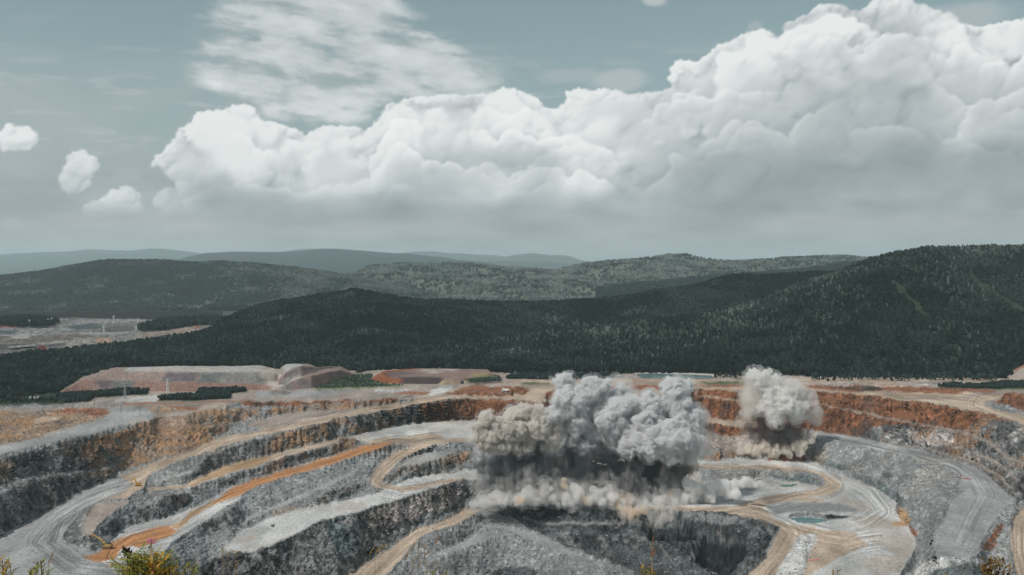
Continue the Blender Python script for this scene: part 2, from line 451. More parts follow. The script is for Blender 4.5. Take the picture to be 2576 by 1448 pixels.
zone('pit_wall', 'face', 'rust', U3((0,420),(60,410),(160,420),(180,460),(120,490),(0,470)), 25)
zone('haul_road', 'flat', 'tan', U3((0,475),(130,490),(200,440),(330,425),(420,430),(460,470),(330,480),(290,510),(360,560),(330,575),(200,545),(0,530)))
zone('pit_wall', 'face', 'rust', U3((330,480),(380,455),(470,455),(440,510),(390,545),(320,520)), 25)
# road to the pond and the brown strips beyond the plume
zone('haul_road', 'flat', 'tan', U3((0,350),(400,340),(700,330),(1000,335),(1300,330),(1900,330),(2400,335),(2576,335),(2576,352),(2300,350),(1900,352),(1250,352),(1100,385),(950,380),(980,350),(640,352),(300,358),(0,362)))
zone('rim_ground', 'flat', 'grass', U3((80,378),(180,362),(400,362),(370,382),(200,390),(90,390)))
zone('spoil_slope', 'rough', 'gravel', U3((1240,355),(1700,352),(2000,355),(2000,372),(1600,385),(1300,372)), 12)
zone('rim_ground', 'flat', 'grass', U3((1860,360),(2100,355),(2390,362),(2380,380),(2000,382)))
zone('spoil_slope', 'rough', 'soil', U3((1000,395),(1250,385),(1500,400),(1800,385),(2400,388),(2400,405),(1850,408),(1500,425),(1200,440),(1000,430)), 10)
zone('haul_road', 'flat', 'tan', U3((1830,410),(2400,408),(2576,420),(2576,440),(2300,445),(1900,432)))
# rim at the right
zone('haul_road', 'flat', 'tan', U4((0,330),(280,325),(320,328),(850,328),(1100,330),(1900,335),(2350,330),(2900,338),(2900,368),(2576,362),(1900,352),(1300,358),(900,352),(700,360),(0,355)))
zone('spoil_slope', 'rough', 'pink', U4((250,362),(700,362),(900,355),(1300,362),(1900,358),(2576,368),(2900,374),(2900,400),(2000,385),(1800,400),(1700,412),(1300,412),(900,405),(600,395),(350,385)), 16)
zone('rim_ground', 'flat', 'grass', U4((1690,410),(1850,385),(2100,400),(2250,380),(2400,366),(2900,376),(2900,430),(2300,436),(2000,430),(1750,420)))
zone('spoil_slope', 'rough', 'soil', U4((350,390),(700,400),(1000,395),(1150,400),(1600,412),(1900,430),(2300,440),(2300,460),(1800,470),(1400,460),(1250,450),(900,450),(600,440),(400,425)), 10)
zone('spoil_slope', 'rough', 'black', U4((600,405),(800,412),(1000,400),(1140,405),(1200,425),(1100,445),(950,448),(750,425)), 16)
zone('haul_road', 'flat', 'tan', U4((0,395),(200,420),(420,432),(700,450),(1000,462),(1180,472),(1450,500),(1750,525),(1960,530),(2150,510),(2380,475),(2460,465),(2390,500),(2250,540),(2170,575),(2250,620),(2400,660),(2576,690),(2900,760),(2900,900),(2576,800),(2500,760),(2250,690),(1900,625),(1600,570),(1300,540),(1000,485),(700,470),(420,445),(0,430)))
zone('rim_ground', 'flat', 'sand', U4((1250,460),(1450,462),(1800,472),(2050,470),(2060,490),(1750,520),(1450,498),(1270,480)))
zone('pit_wall', 'face', 'rust', U4((2380,480),(2480,460),(2576,490),(2900,500),(2900,740),(2576,650),(2400,610),(2260,570),(2340,540)), 24)
zone('spoil_slope', 'rough', 'rubble', U4((2160,580),(2260,572),(2400,612),(2576,652),(2900,735),(2900,765),(2576,688),(2400,658),(2250,620)), 14)

# left wall
zone('pit_wall', 'face', 'dark', PA((-500,560),(0,498),(60,485),(160,460),(330,395),(500,355),(690,320),(740,315),(850,300),(1000,240),(1130,205),(1000,420),(900,480),(860,530),(600,575),(450,602),(180,625),(0,700),(-500,900)), 48)
zone('pit_wall', 'face', 'dark', PA((-500,1000),(0,770),(200,660),(450,622),(620,590),(860,545),(900,560),(860,625),(700,692),(560,765),(420,850),(330,900),(200,972),(60,1038),(0,1080),(-500,1300)), 46)
zone('pit_wall', 'face', 'stain', PA((690,325),(740,312),(850,296),(960,262),(1080,250),(1070,330),(1000,420),(930,470),(860,470),(800,430),(740,380)), 46)
zone('spoil_slope', 'rough', 'brown', PA((1000,240),(1180,178),(1380,168),(1560,120),(1800,110),(1980,110),(1900,170),(1700,230),(1560,300),(1640,335),(1500,395),(1300,475),(1000,540),(900,560),(880,520),(1000,430),(1080,340)), 26)
zone('pit_wall', 'face', 'stain', PA((1040,290),(1200,330),(1370,330),(1530,300),(1570,305),(1540,335),(1380,350),(1220,370),(1110,390),(1060,350)), 34)
zone('pit_wall', 'face', 'stain', PA((1420,205),(1560,175),(1700,150),(1800,115),(1900,112),(1960,150),(1800,190),(1640,225),(1480,250)), 30)
zone('pit_wall', 'face', 'teal', PA((1560,275),(1640,245),(1760,240),(1700,290),(1600,320)), 40)
zone('pit_wall', 'face', 'rust', PA((1800,64),(2200,58),(2576,44),(2700,44),(2576,62),(2300,80),(1850,100)), 38)
zone('pit_wall', 'face', 'stain', PA((1990,140),(2050,112),(2200,92),(2576,68),(2576,116),(2300,128),(2050,155)), 40)
zone('pit_wall', 'face', 'rust', PB((0,65),(200,50),(420,28),(440,50),(340,66),(0,100)), 36)
zone('pit_wall', 'face', 'stain', PB((-20,72),(200,64),(380,55),(420,66),(200,88),(0,116),(-20,118)), 38)
zone('pit_bench', 'flat', 'gravel', PA((1840,246),(1930,205),(2050,165),(2300,132),(2576,120),(2700,105),(2850,92),(2990,85),(3000,70),(2900,95),(2576,145),(2200,222),(2000,262)))
# main road and the big bend
zone('haul_road', 'flat', 'tan', PA((900,610),(1100,540),(1300,480),(1500,400),(1640,340),(1800,300),(2000,266),(2200,224),(2576,140),(2870,84),(3180,38),(3310,22),(3430,14),(3780,18),(3910,14),(3970,0),(4110,0),(4130,60),(3930,46),(3780,36),(3480,32),(3360,38),(3220,62),(3080,88),(2776,145),(2576,186),(2200,266),(2000,300),(1800,350),(1600,420),(1400,490),(1300,530),(1200,575),(1110,615),(1090,700),(1000,745),(960,790),(720,800)))
zone('haul_road', 'flat', 'grey', PA((-600,1400),(0,1085),(60,1042),(200,975),(330,902),(420,852),(560,768),(720,696),(800,650),(900,605),(1000,690),(860,770),(720,820),(600,900),(510,1000),(465,1085),(520,1132),(650,1172),(800,1200),(900,1180),(1000,1250),(1230,1240),(1180,1364),(1200,1700),(-600,1800)))
# third bench, between the faces
zone('pit_wall', 'face', 'dark', PA((1300,560),(1480,500),(1700,410),(1950,335),(2200,272),(2576,192),(2576,322),(2350,375),(2150,425),(1900,488),(1700,536),(1480,625)), 48)
zone('pit_wall', 'face', 'stain', PA((2080,310),(2200,280),(2380,240),(2420,330),(2300,385),(2140,390)), 48)
zone('spoil_slope', 'rough', 'rubble', PA((1110,620),(1250,575),(1380,520),(1560,470),(1480,560),(1380,690),(1250,690),(1090,690)), 22)
zone('haul_road', 'flat', 'tan', PA((1080,705),(1380,688),(1480,630),(1700,542),(1900,490),(2100,440),(2300,390),(2576,325),(2700,330),(2740,345),(2576,372),(2330,425),(2100,485),(1900,560),(1700,610),(1560,660),(1420,705),(1200,720)))
zone('haul_road', 'flat', 'ochre', PA((1410,690),(1500,640),(1700,548),(1900,497),(2060,470),(2030,495),(1900,545),(1700,598),(1560,640),(1450,680)))
zone('pit_wall', 'face', 'dark', PA((1600,668),(1900,572),(2110,492),(2340,432),(2576,376),(2576,432),(2300,522),(2100,582),(1930,632),(1780,680),(1640,700)), 50)
zone('pit_wall', 'face', 'teal', PB((-10,330),(60,335),(140,350),(150,385),(60,412),(-10,428)), 50)
# the mound with the dark gouges
zone('spoil_slope', 'rough', 'rubble', PA((720,1010),(760,960),(880,850),(1000,770),(1200,730),(1420,705),(1600,672),(1760,690),(1640,770),(1480,850),(1300,925),(1150,955),(1000,985),(880,1030),(860,1075),(760,1065)), 26)
zone('pit_wall', 'face', 'deep', PA((1240,775),(1330,750),(1430,742),(1450,800),(1380,860),(1270,930),(1180,962),(1150,940),(1190,880),(1170,840)), 40)
zone('pit_wall', 'face', 'dark', PA((1010,885),(1130,850),(1190,870),(1150,955),(1080,965),(1030,930)), 36)
zone('pit_wall', 'face', 'deep', PA((750,1010),(800,985),(830,950),(870,940),(900,1000),(920,1040),(850,1075),(760,1062)), 36)
zone('haul_road', 'flat', 'gravel', PA((720,835),(900,808),(1000,800),(940,840),(850,890),(760,960),(720,1020),(690,1068),(630,1072),(640,960),(660,890)))
zone('spoil_slope', 'rough', 'dark', PA((465,1085),(510,1005),(560,950),(640,870),(710,842),(660,900),(620,980),(600,1030),(640,1080),(690,1110),(600,1135),(520,1130)), 26)
# orange road and its verges
zone('pit_bench', 'flat', 'pale', PA((860,1100),(880,1035),(1000,992),(1150,960),(1300,928),(1500,840),(1620,780),(1700,740),(1800,780),(1600,915),(1480,1002),(1300,1105),(1240,1180),(1250,1250),(1180,1300),(900,1364),(760,1250),(800,1150)))
zone('haul_road', 'flat', 'orange', PA((840,1128),(1000,1060),(1150,1010),(1280,995),(1340,1040),(1200,1110),(1060,1165),(1000,1150),(900,1180),(870,1250),(760,1264),(620,1230),(740,1190)))
zone('pit_bench', 'flat', 'pale', PA((1500,842),(1700,720),(1920,640),(2100,590),(2576,442),(2576,560),(2250,620),(2000,690),(1800,790),(1600,910)))
zone('haul_road', 'flat', 'sand', PA((790,1290),(840,1275),(900,1280),(890,1300),(830,1308)))
# pale floor at the head of the orange road
zone('pit_wall', 'face', 'dark', PB((-60,190),(0,175),(250,140),(500,90),(640,65),(660,130),(640,200),(450,236),(240,272),(100,302),(0,316),(-60,330)), 52)
zone('pit_wall', 'face', 'rust', PB((600,80),(780,50),(900,36),(1200,38),(1500,62),(1700,80),(1700,330),(1050,205),(850,197),(660,202),(620,140)), 46)
zone('pit_floor', 'flat', 'pale', PB((80,320),(240,272),(450,237),(650,203),(850,198),(1030,205),(1400,330),(1300,420),(1000,348),(850,352),(700,372),(560,382),(420,372),(300,362),(150,352)))
zone('pit_floor', 'flat', 'tan', PB((190,355),(300,330),(500,320),(700,295),(790,330),(1000,325),(1050,345),(850,358),(700,374),(560,384),(400,372),(230,372)))
zone('pit_wall', 'face', 'dark', PB((0,490),(150,440),(330,385),(470,374),(380,410),(220,450),(90,490)), 40)
zone('spoil_slope', 'rough', 'rubble', PB((-800,640),(-400,590),(0,500),(200,455),(420,395),(330,500),(260,560),(200,640),(150,660),(0,740),(-300,840),(-700,900)), 20)
zone('pit_wall', 'face', 'dark', PA((1500,1000),(1620,930),(1760,850),(1820,880),(1800,950),(1650,1020),(1520,1060)), 32)
zone('pit_wall', 'face', 'dark', PA((2300,830),(2400,780),(2576,700),(2770,655),(2780,690),(2620,760),(2450,830),(2300,870)), 34)
zone('spoil_slope', 'rough', 'gravel', PA((2000,930),(2100,860),(2250,850),(2300,880),(2150,900)), 24)
zone('haul_road', 'flat', 'orange', PA((1600,812),(1700,745),(1760,700),(1790,690),(1920,642),(2100,590),(2300,532),(2576,445),(2720,400),(2900,372),(2980,370),(2900,400),(2720,452),(2576,508),(2300,582),(2100,640),(1950,690),(1800,765),(1700,800),(1640,812)))
zone('haul_road', 'flat', 'ochre', PA((1290,1000),(1360,950),(1450,885),(1560,830),(1600,808),(1650,812),(1560,868),(1480,915),(1400,975),(1340,1020)))
zone('pit_bench', 'flat', 'grey', PA((1850,925),(2000,868),(2150,815),(2350,725),(2576,612),(2700,570),(2705,588),(2590,632),(2360,748),(2160,838),(2010,888),(1860,945)))
zone('pit_bench', 'flat', 'grey', PA((1180,640),(1300,612),(1420,585),(1480,590),(1430,606),(1310,634),(1200,662)))
# hairpin and the mound inside it
zone('pit_floor', 'flat', 'pale', PB((300,720),(400,690),(500,640),(700,600),(1000,560),(1200,540),(1200,640),(1050,640),(860,655),(650,675),(450,735)))
zone('spoil_slope', 'rough', 'rubble', PB((330,640),(420,560),(560,520),(740,470),(860,400),(1000,352),(1150,380),(1150,540),(1000,565),(700,602),(500,642),(400,690),(340,690)), 22)
zone('pit_bench', 'flat', 'grey', PB((470,500),(560,455),(640,432),(860,425),(800,465),(720,490),(520,540),(430,555)))
zone('pit_wall', 'face', 'dark', PB((330,620),(420,568),(560,540),(700,500),(800,520),(700,560),(560,590),(430,625),(360,670)), 34)
zone('pit_wall', 'face', 'stain', PB((740,490),(860,440),(990,432),(985,480),(900,525),(780,545)), 36)
zone('haul_road', 'flat', 'tan', PB((560,378),(430,430),(320,500),(260,560),(205,640),(225,690),(330,722),(450,736),(570,718),(700,690),(880,655),(1000,640),(800,640),(650,670),(520,695),(420,700),(345,690),(305,655),(330,610),(400,540),(480,470),(600,415),(720,376)))
# the long pale bench and the big face under it
zone('pit_bench', 'flat', 'pale', PA((1700,1160),(1800,1045),(2000,935),(2200,885),(2400,842),(2576,800),(2700,765),(2830,755),(2900,725),(3026,740),(3146,718),(3276,690),(3456,655),(3256,712),(3026,788),(2826,842),(2676,897),(2576,912),(2400,962),(2110,1112),(1980,1162),(1800,1202),(1720,1190)))
zone('pit_wall', 'face', 'dark', PA((1500,1300),(1640,1245),(1720,1192),(1800,1204),(1980,1166),(2110,1116),(2400,964),(2576,916),(2676,900),(2826,846),(3026,792),(3256,714),(3456,657),(3600,640),(3660,720),(3536,820),(3496,862),(3426,870),(3276,940),(3100,1000),(2970,1090),(2826,1200),(2676,1330),(2576,1480),(2400,1700),(1500,1700)), 47)
zone('pit_wall', 'face', 'pink', PB((150,915),(380,830),(640,740),(860,700),(900,780),(820,850),(660,900),(520,940),(330,1000),(240,1000)), 47)
zone('pit_wall', 'face', 'teal', PA((2450,960),(2560,940),(2640,1010),(2700,1100),(2650,1250),(2520,1180),(2480,1060)), 47)
zone('haul_road', 'flat', 'tan', PB((930,866),(850,912),(700,982),(560,1022),(480,1082),(330,1182),(160,1290),(60,1364),(-300,1700),(60,1720),(350,1364),(420,1280),(500,1172),(600,1082),(720,1032),(860,992),(960,932),(1060,880),(1000,862)))
# mounds in the middle foreground
zone('spoil_slope', 'rough', 'rubble', PB((1060,884),(1300,915),(1560,1080),(1870,1195),(2100,1300),(2300,1364),(2300,1700),(300,1720),(420,1290),(500,1176),(600,1086),(720,1036),(860,996)), 17)
zone('pit_bench', 'flat', 'grey', PB((1030,940),(1100,925),(1200,965),(1330,1020),(1560,1095),(1700,1180),(1900,1255),(2000,1300),(1900,1300),(1650,1210),(1500,1130),(1300,1060),(1150,1000)))
zone('pit_bench', 'flat', 'grey', PB((720,1230),(900,1170),(1150,1075),(1200,1050),(1130,1040),(1000,1060),(850,1140),(700,1205)))
zone('spoil_slope', 'rough', 'dark', PB((640,1290),(760,1230),(880,1210),(980,1260),(1000,1310),(880,1364),(700,1400),(620,1364)), 26)
zone('spoil_slope', 'rough', 'dark', PB((700,1100),(800,1060),(900,1030),(1000,1000),(1050,1020),(900,1080),(800,1130),(720,1150)), 26)
zone('spoil_slope', 'rough', 'deep', PB((1130,1340),(1250,1290),(1400,1290),(1500,1340),(1420,1400),(1200,1420)), 24)
# dark face below the blast and the hole
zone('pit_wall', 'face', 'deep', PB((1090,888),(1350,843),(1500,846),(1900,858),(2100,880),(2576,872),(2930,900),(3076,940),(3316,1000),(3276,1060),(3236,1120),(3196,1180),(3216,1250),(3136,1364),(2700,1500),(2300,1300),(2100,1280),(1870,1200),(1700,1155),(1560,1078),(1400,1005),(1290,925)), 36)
zone('pit_bench', 'flat', 'rubble', PB((1340,920),(1500,958),(1700,964),(2000,958),(2150,975),(2000,978),(1700,984),(1480,976)))
zone('spoil_slope', 'rough', 'deep', PB((1870,1200),(1960,1160),(2080,1140),(2300,1200),(2560,1230),(2700,1300),(2800,1364),(2800,1700),(2300,1700),(2200,1330)), 16)
zone('pit_wall', 'face', 'black', PC((120,1090),(150,1010),(250,1030),(330,1050),(450,1062),(495,1110),(450,1170),(420,1240),(330,1285),(250,1290),(150,1250),(95,1210)), 30)  # the hollow: near-black albedo paints in the shade of the recess
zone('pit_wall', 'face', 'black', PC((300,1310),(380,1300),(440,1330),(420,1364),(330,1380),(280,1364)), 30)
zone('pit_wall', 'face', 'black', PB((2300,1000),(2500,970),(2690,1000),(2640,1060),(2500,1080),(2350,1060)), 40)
zone('pit_wall', 'face', 'rubble', PC((0,882),(200,905),(420,930),(500,945),(440,980),(300,985),(120,960),(0,930)), 26)
# rust wall between the plumes and to the right of them
zone('pit_wall', 'face', 'rust', U3((1700,520),(1830,440),(1950,432),(2100,430),(2250,460),(2400,480),(2700,470),(2700,760),(2400,760),(1880,705),(1800,640)), 44)
zone('pit_bench', 'flat', 'tan', U3((1830,495),(1950,503),(2150,520),(2400,555),(2400,566),(2150,534),(1950,515),(1830,506)))
zone('pit_wall', 'face', 'rust', U3((1880,745),(2390,815),(2700,800),(2700,880),(2300,890),(2100,885),(1990,862)), 44)
zone('pit_bench', 'flat', 'tan', U3((1800,700),(1880,703),(2100,730),(2400,758),(2700,740),(2700,815),(2400,818),(2150,790),(1890,742),(1800,735)))
zone('spoil_slope', 'rough', 'gravel', U3((1960,870),(2100,888),(2300,892),(2600,900),(2600,1080),(2300,1040),(1990,1060),(1900,980)), 22)
zone('pit_wall', 'face', 'stain', U3((1930,1110),(2020,1080),(2250,1050),(2400,1040),(2450,1090),(2280,1110),(2080,1165),(1960,1165)), 40)
zone('pit_wall', 'face', 'rust', U4((-100,470),(420,448),(700,472),(1000,487),(1300,542),(1600,572),(1900,627),(2250,692),(2500,762),(2576,802),(2900,920),(2900,1500),(2576,1580),(2450,1550),(2300,1360),(2060,1230),(1900,1160),(1600,1080),(1300,1000),(900,905),(560,868),(350,830),(-100,800)), 42)
zone('pit_wall', 'face', 'dark', U4((880,910),(1000,850),(1150,800),(1350,780),(1600,835),(2000,835),(2200,720),(2500,762),(2576,802),(2900,920),(2900,1500),(2576,1580),(2450,1550),(2300,1360),(2060,1230),(1900,1160),(1600,1080),(1300,1000)), 42)
zone('pit_wall', 'face', 'pink', U4((1400,850),(1600,880),(1750,870),(1900,900),(1850,1000),(1700,1010),(1500,960)), 42)
zone('pit_bench', 'flat', 'soil', U4((500,512),(600,505),(720,520),(900,548),(1100,578),(1210,580),(1200,600),(1080,590),(900,562),(700,538),(520,524)))
zone('pit_bench', 'flat', 'soil', U4((1240,650),(1400,650),(1560,720),(1400,755),(1230,700)))
zone('pit_bench', 'flat', 'gravel', U4((420,562),(500,570),(700,610),(900,648),(1050,680),(1200,715),(1400,755),(1700,815),(1900,852),(2100,905),(2250,960),(2350,1040),(2460,1130),(2576,1175),(2576,1195),(2440,1145),(2330,1060),(2230,980),(2090,922),(1900,870),(1700,832),(1400,772),(1200,732),(1040,700),(890,665),(690,625),(430,578)))
zone('pit_bench', 'flat', 'gravel', U4((1180,985),(1500,1000),(1800,1075),(2100,1165),(2330,1290),(2480,1450),(2465,1465),(2310,1308),(2080,1182),(1790,1092),(1500,1018),(1180,1000)))
zone('pit_bench', 'flat', 'gravel', U4((1500,905),(1750,960),(2000,1030),(2250,1130),(2400,1230),(2520,1350),(2508,1362),(2385,1244),(2235,1146),(1990,1046),(1740,976),(1490,920)))
zone('pit_wall', 'face', 'black', U4((480,920),(560,935),(500,990),(420,1060),(350,1080),(400,1010)), 55)
zone('spoil_slope', 'rough', 'rust', U4((0,1100),(250,1105),(380,1090),(400,1130),(380,1160),(200,1150),(0,1150)), 30)
# right-hand bench, talus and floors
zone('pit_bench', 'flat', 'grey', PC((930,262),(1100,295),(1300,322),(1500,368),(1750,415),(1900,458),(2100,505),(2250,565),(2330,645),(2420,725),(2470,770),(2530,795),(2450,840),(2350,960),(2280,1060),(2240,1130),(2260,1190),(2150,1235),(1950,1235),(1900,1180),(1920,1090),(1940,1000),(1990,900),(2040,820),(2075,775),(2130,732),(2085,680),(2100,640),(2060,592),(1950,542),(1850,512),(1700,472),(1500,422),(1300,382),(1100,342),(1010,318)))
zone('talus_slope', 'rough', 'rubble', PC((960,330),(1010,322),(1100,346),(1300,386),(1500,426),(1700,476),(1850,516),(1950,546),(2060,598),(2090,650),(2080,685),(2120,735),(2060,785),(2000,885),(1935,1010),(1905,1175),(1800,1255),(1690,1364),(1640,1700),(1500,1700),(1640,1364),(1740,1200),(1760,1060),(1690,990),(1640,890),(1620,820),(1500,730),(1270,620),(1080,560),(960,480),(940,400)), 24)
for q in (((960,455),(1040,470),(1100,500),(1150,530),(1220,545),(1180,570),(1100,545),(1000,510)), ((1280,600),(1400,620),(1500,660),(1590,720),(1660,780),(1700,810),(1640,850),(1600,885),(1600,820),(1500,745),(1380,675)), ((1150,520),(1260,540),(1300,555),(1250,580),(1180,575)), ((1500,600),(1560,590),(1600,620),(1540,640))):
    zone('talus_slope', 'rough', 'teal', PC(*q), 38)
zone('talus_slope', 'rough', 'pale', PC((1950,1235),(2150,1225),(2250,1235),(2330,1290),(2330,1700),(1600,1700),(1700,1364),(1850,1270)), 18)  # light on this talus is put into its paler albedo
zone('talus_slope', 'rough', 'teal', PC((2000,1290),(2150,1260),(2250,1290),(2300,1364),(2300,1600),(1900,1600),(1850,1364)), 20)
zone('talus_slope', 'rough', 'grey', PC((2450,850),(2560,800),(2900,700),(2900,900),(2530,885),(2480,980),(2470,1100),(2480,1200),(2500,1300),(2560,1500),(2560,1700),(2330,1700),(2330,1290),(2250,1195),(2240,1130),(2290,1050),(2380,930)), 24)
zone('talus_slope', 'rough', 'soil', PC((2400,980),(2420,1010),(2380,1070),(2370,1140),(2320,1180),(2285,1185),(2250,1165),(2290,1110),(2350,1030)), 30)
zone('haul_road', 'flat', 'tan', PC((2600,820),(2530,900),(2490,970),(2475,1050),(2480,1180),(2500,1300),(2560,1500),(2600,1720),(2900,1720),(2900,820)))
# floor with the ponds
zone('pit_floor', 'flat', 'pale', PC((-200,480),(200,500),(420,480),(640,500),(930,500),(960,480),(1080,565),(1270,625),(1400,682),(1500,735),(1560,780),(1620,822),(1610,880),(1690,990),(1755,1060),(1762,1100),(1740,1200),(1640,1364),(1500,1700),(600,1700),(700,1364),(480,1364),(540,1320),(640,1240),(640,1180),(700,1080),(745,1000),(500,936),(300,892),(0,882),(-300,850)))
zone('pit_floor', 'flat', 'rubble', PC((640,850),(800,815),(1000,810),(1200,830),(1350,870),(1300,890),(1100,885),(850,890),(700,905)))
zone('pit_floor', 'flat', 'sand', PC((900,800),(1050,785),(1060,808),(900,815)))
zone('talus_slope', 'rough', 'rubble', PC((120,580),(400,560),(700,556),(900,580),(1000,610),(1075,665),(1050,705),(980,690),(860,660),(700,640),(420,650),(150,660)), 16)
zone('talus_slope', 'rough', 'teal', PC((640,592),(700,600),(760,615),(860,598),(960,618),(1060,668),(980,688),(880,650),(800,632),(700,630)), 30)
zone('pit_floor', 'flat', 'pale', PC((-200,700),(400,645),(560,635),(700,640),(800,662),(900,692),(1000,682),(1048,705),(900,736),(720,756),(600,778),(430,826),(380,842),(-200,850)))
zone('haul_road', 'flat', 'tan', PC((-300,850),(0,850),(200,842),(380,847),(430,830),(600,780),(720,760),(900,740),(1020,712),(1070,672),(1060,640),(1000,602),(900,582),(700,566),(400,566),(100,560),(100,535),(400,530),(700,535),(850,550),(1000,580),(1130,630),(1200,680),(1190,722),(1100,762),(900,796),(700,822),(600,852),(640,880),(700,940),(800,980),(900,985),(1100,1030),(1250,1030),(1330,1060),(1200,1080),(1050,1070),(1000,1050),(960,1048),(880,1058),(840,1120),(800,1200),(740,1300),(700,1364),(560,1700),(300,1700),(480,1364),(540,1320),(640,1240),(640,1180),(700,1080),(745,1000),(500,936),(300,892),(0,882),(-300,870)))
zone('pit_floor', 'flat', 'tan', PC((1000,1060),(1150,1040),(1280,1045),(1400,1130),(1300,1180),(1150,1260),(960,1364),(900,1500),(850,1500),(930,1300),(960,1200),(1010,1110)))
zone('pit_floor', 'flat', 'sand', PC((1020,1165),(1080,1170),(1085,1190),(1050,1195)))
zone('spoil_slope', 'rough', 'pale', PC((880,1060),(960,1052),(1008,1095),(995,1150),(955,1200),(925,1300),(900,1400),(800,1700),(560,1700),(705,1364),(745,1300),(805,1200),(845,1120)), 22)
zone('pit_wall', 'face', 'ochre', PC((1640,850),(1690,880),(1720,940),(1700,990),(1660,980),(1640,930),(1620,890)), 40)
zone('pit_floor', 'flat', 'ochre', PC((1570,980),(1620,950),(1690,960),(1700,1000),(1620,1000)))
zone('talus_slope', 'rough', 'soil', PC((1715,1000),(1760,1020),(1785,1050),(1770,1085),(1735,1060)), 36)
zone('spoil_slope', 'rough', 'rubble', PC((790,925),(830,900),(950,888),(1080,900),(1200,905),(1300,922),(1180,940),(1090,946),(1000,928),(880,928)), 24)
zone('spoil_slope', 'rough', 'black', PC((1080,905),(1180,905),(1280,922),(1180,938),(1100,935)), 28)
zone('pond', 'water', 'pale', PC((800,934),(880,928),(1000,930),(1084,946),(1078,960),(1000,970),(900,966),(850,956)))
zone('pond', 'water', 'pale', PC((722,684),(750,675),(800,671),(850,677),(862,687),(820,696),(760,697)))

CLS = dict(rough=0, flat=1, face=2, water=3)
def rasterise(px, py):
    shp = px.shape
    fx, fy = px.ravel(), py.ravel()
    idx = np.full(fx.shape, -1, np.int32)
    for k, (n, c, m, pts, s) in enumerate(Z):
        a = np.asarray(pts)
        sel = np.nonzero((fx >= a[:, 0].min()) & (fx <= a[:, 0].max()) & (fy >= a[:, 1].min()) & (fy <= a[:, 1].max()))[0]
        if len(sel):
            hit = inside(fx[sel], fy[sel], pts)
            idx[sel[hit]] = k
    return idx.reshape(shp)

SX0, SX1, SY0, SY1, SST = -270.0, 2850.0, 925.0, 1560.0, 4.0
H_RIM = 200.0
def solve_depth():
    """least squares for the drop below the camera at every node of a coarse grid"""
    h_prev = None
    for st in (SST * 4, SST * 2, SST):
        xs = np.arange(SX0, SX1 + .1, st); ys = np.arange(SY0, SY1 + .1, st)
        X_, Y_ = np.meshgrid(xs, ys)
        idx = rasterise(X_, Y_)
        cls = np.array([CLS[z[1]] for z in Z] + [0])[idx]
        slope = np.array([(z[4] if z[4] is not None else (0 if CLS[z[1]] in (1, 3) else 22)) for z in Z] + [18])[idx]
        slope = np.where((cls == 1) | (cls == 3), 0, slope).astype(float)
        rim = np.array([1 if z[0] == 'rim_ground' else 0 for z in Z] + [0])[idx]
        anch = inside(X_, Y_, RIM) & (cls == 1)
        dy = (ys - HZ)[:, None]
        t = np.tan(np.radians(.5 * (slope[:-1] + slope[1:])))
        A1 = 1 + t * F / dy[1:]; B1 = 1 + t * F / dy[:-1]
        nrm = .5 * (A1 + B1)
        A1 /= nrm; B1 /= nrm
        wv = np.where((cls[:-1] == 1) & (cls[1:] == 1), 1.0, np.where((cls[:-1] == 2) | (cls[1:] == 2), 1.0, .55))
        flx = ((cls[:, :-1] & 1) == 1) & ((cls[:, 1:] & 1) == 1)
        wx = np.where(flx, 1.0, .10)
        wa = np.where(anch, .25, 0.0)
        A1 *= wv; B1 *= wv
        def AtA(h):
            r = A1 * h[1:] - B1 * h[:-1]
            o = wa ** 2 * h
            o[1:] += A1 * r; o[:-1] -= B1 * r
            rx = wx ** 2 * (h[:, 1:] - h[:, :-1])
            o[:, 1:] += rx; o[:, :-1] -= rx
            return o
        b = wa ** 2 * H_RIM
        if h_prev is None:
            h = np.full(X_.shape, H_RIM + 40.)
        else:
            iy = np.clip((ys - SY0) / (st * 2), 0, h_prev.shape[0] - 1.001); ix = np.clip((xs - SX0) / (st * 2), 0, h_prev.shape[1] - 1.001)
            y0, x0 = iy.astype(int), ix.astype(int)
            fy, fx = (iy - y0)[:, None], (ix - x0)[None]
            hp = h_prev
            h = (hp[y0][:, x0] * (1 - fx) + hp[y0][:, x0 + 1] * fx) * (1 - fy) + (hp[y0 + 1][:, x0] * (1 - fx) + hp[y0 + 1][:, x0 + 1] * fx) * fy
        diag = wa ** 2 + 1e-6
        diag[1:] += A1 ** 2; diag[:-1] += B1 ** 2
        diag[:, 1:] += wx ** 2; diag[:, :-1] += wx ** 2
        r = b - AtA(h); z = r / diag; p = z.copy(); rz = (r * z).sum()
        for it_ in range(700 if st > SST else 260):
            Ap = AtA(p)
            al = rz / (p * Ap).sum()
            h += al * p; r -= al * Ap
            z = r / diag
            rn = (r * z).sum()
            if rn < 1e-9:
                break
            p = z + (rn / rz) * p; rz = rn
        h_prev = h
    return xs, ys, h_prev

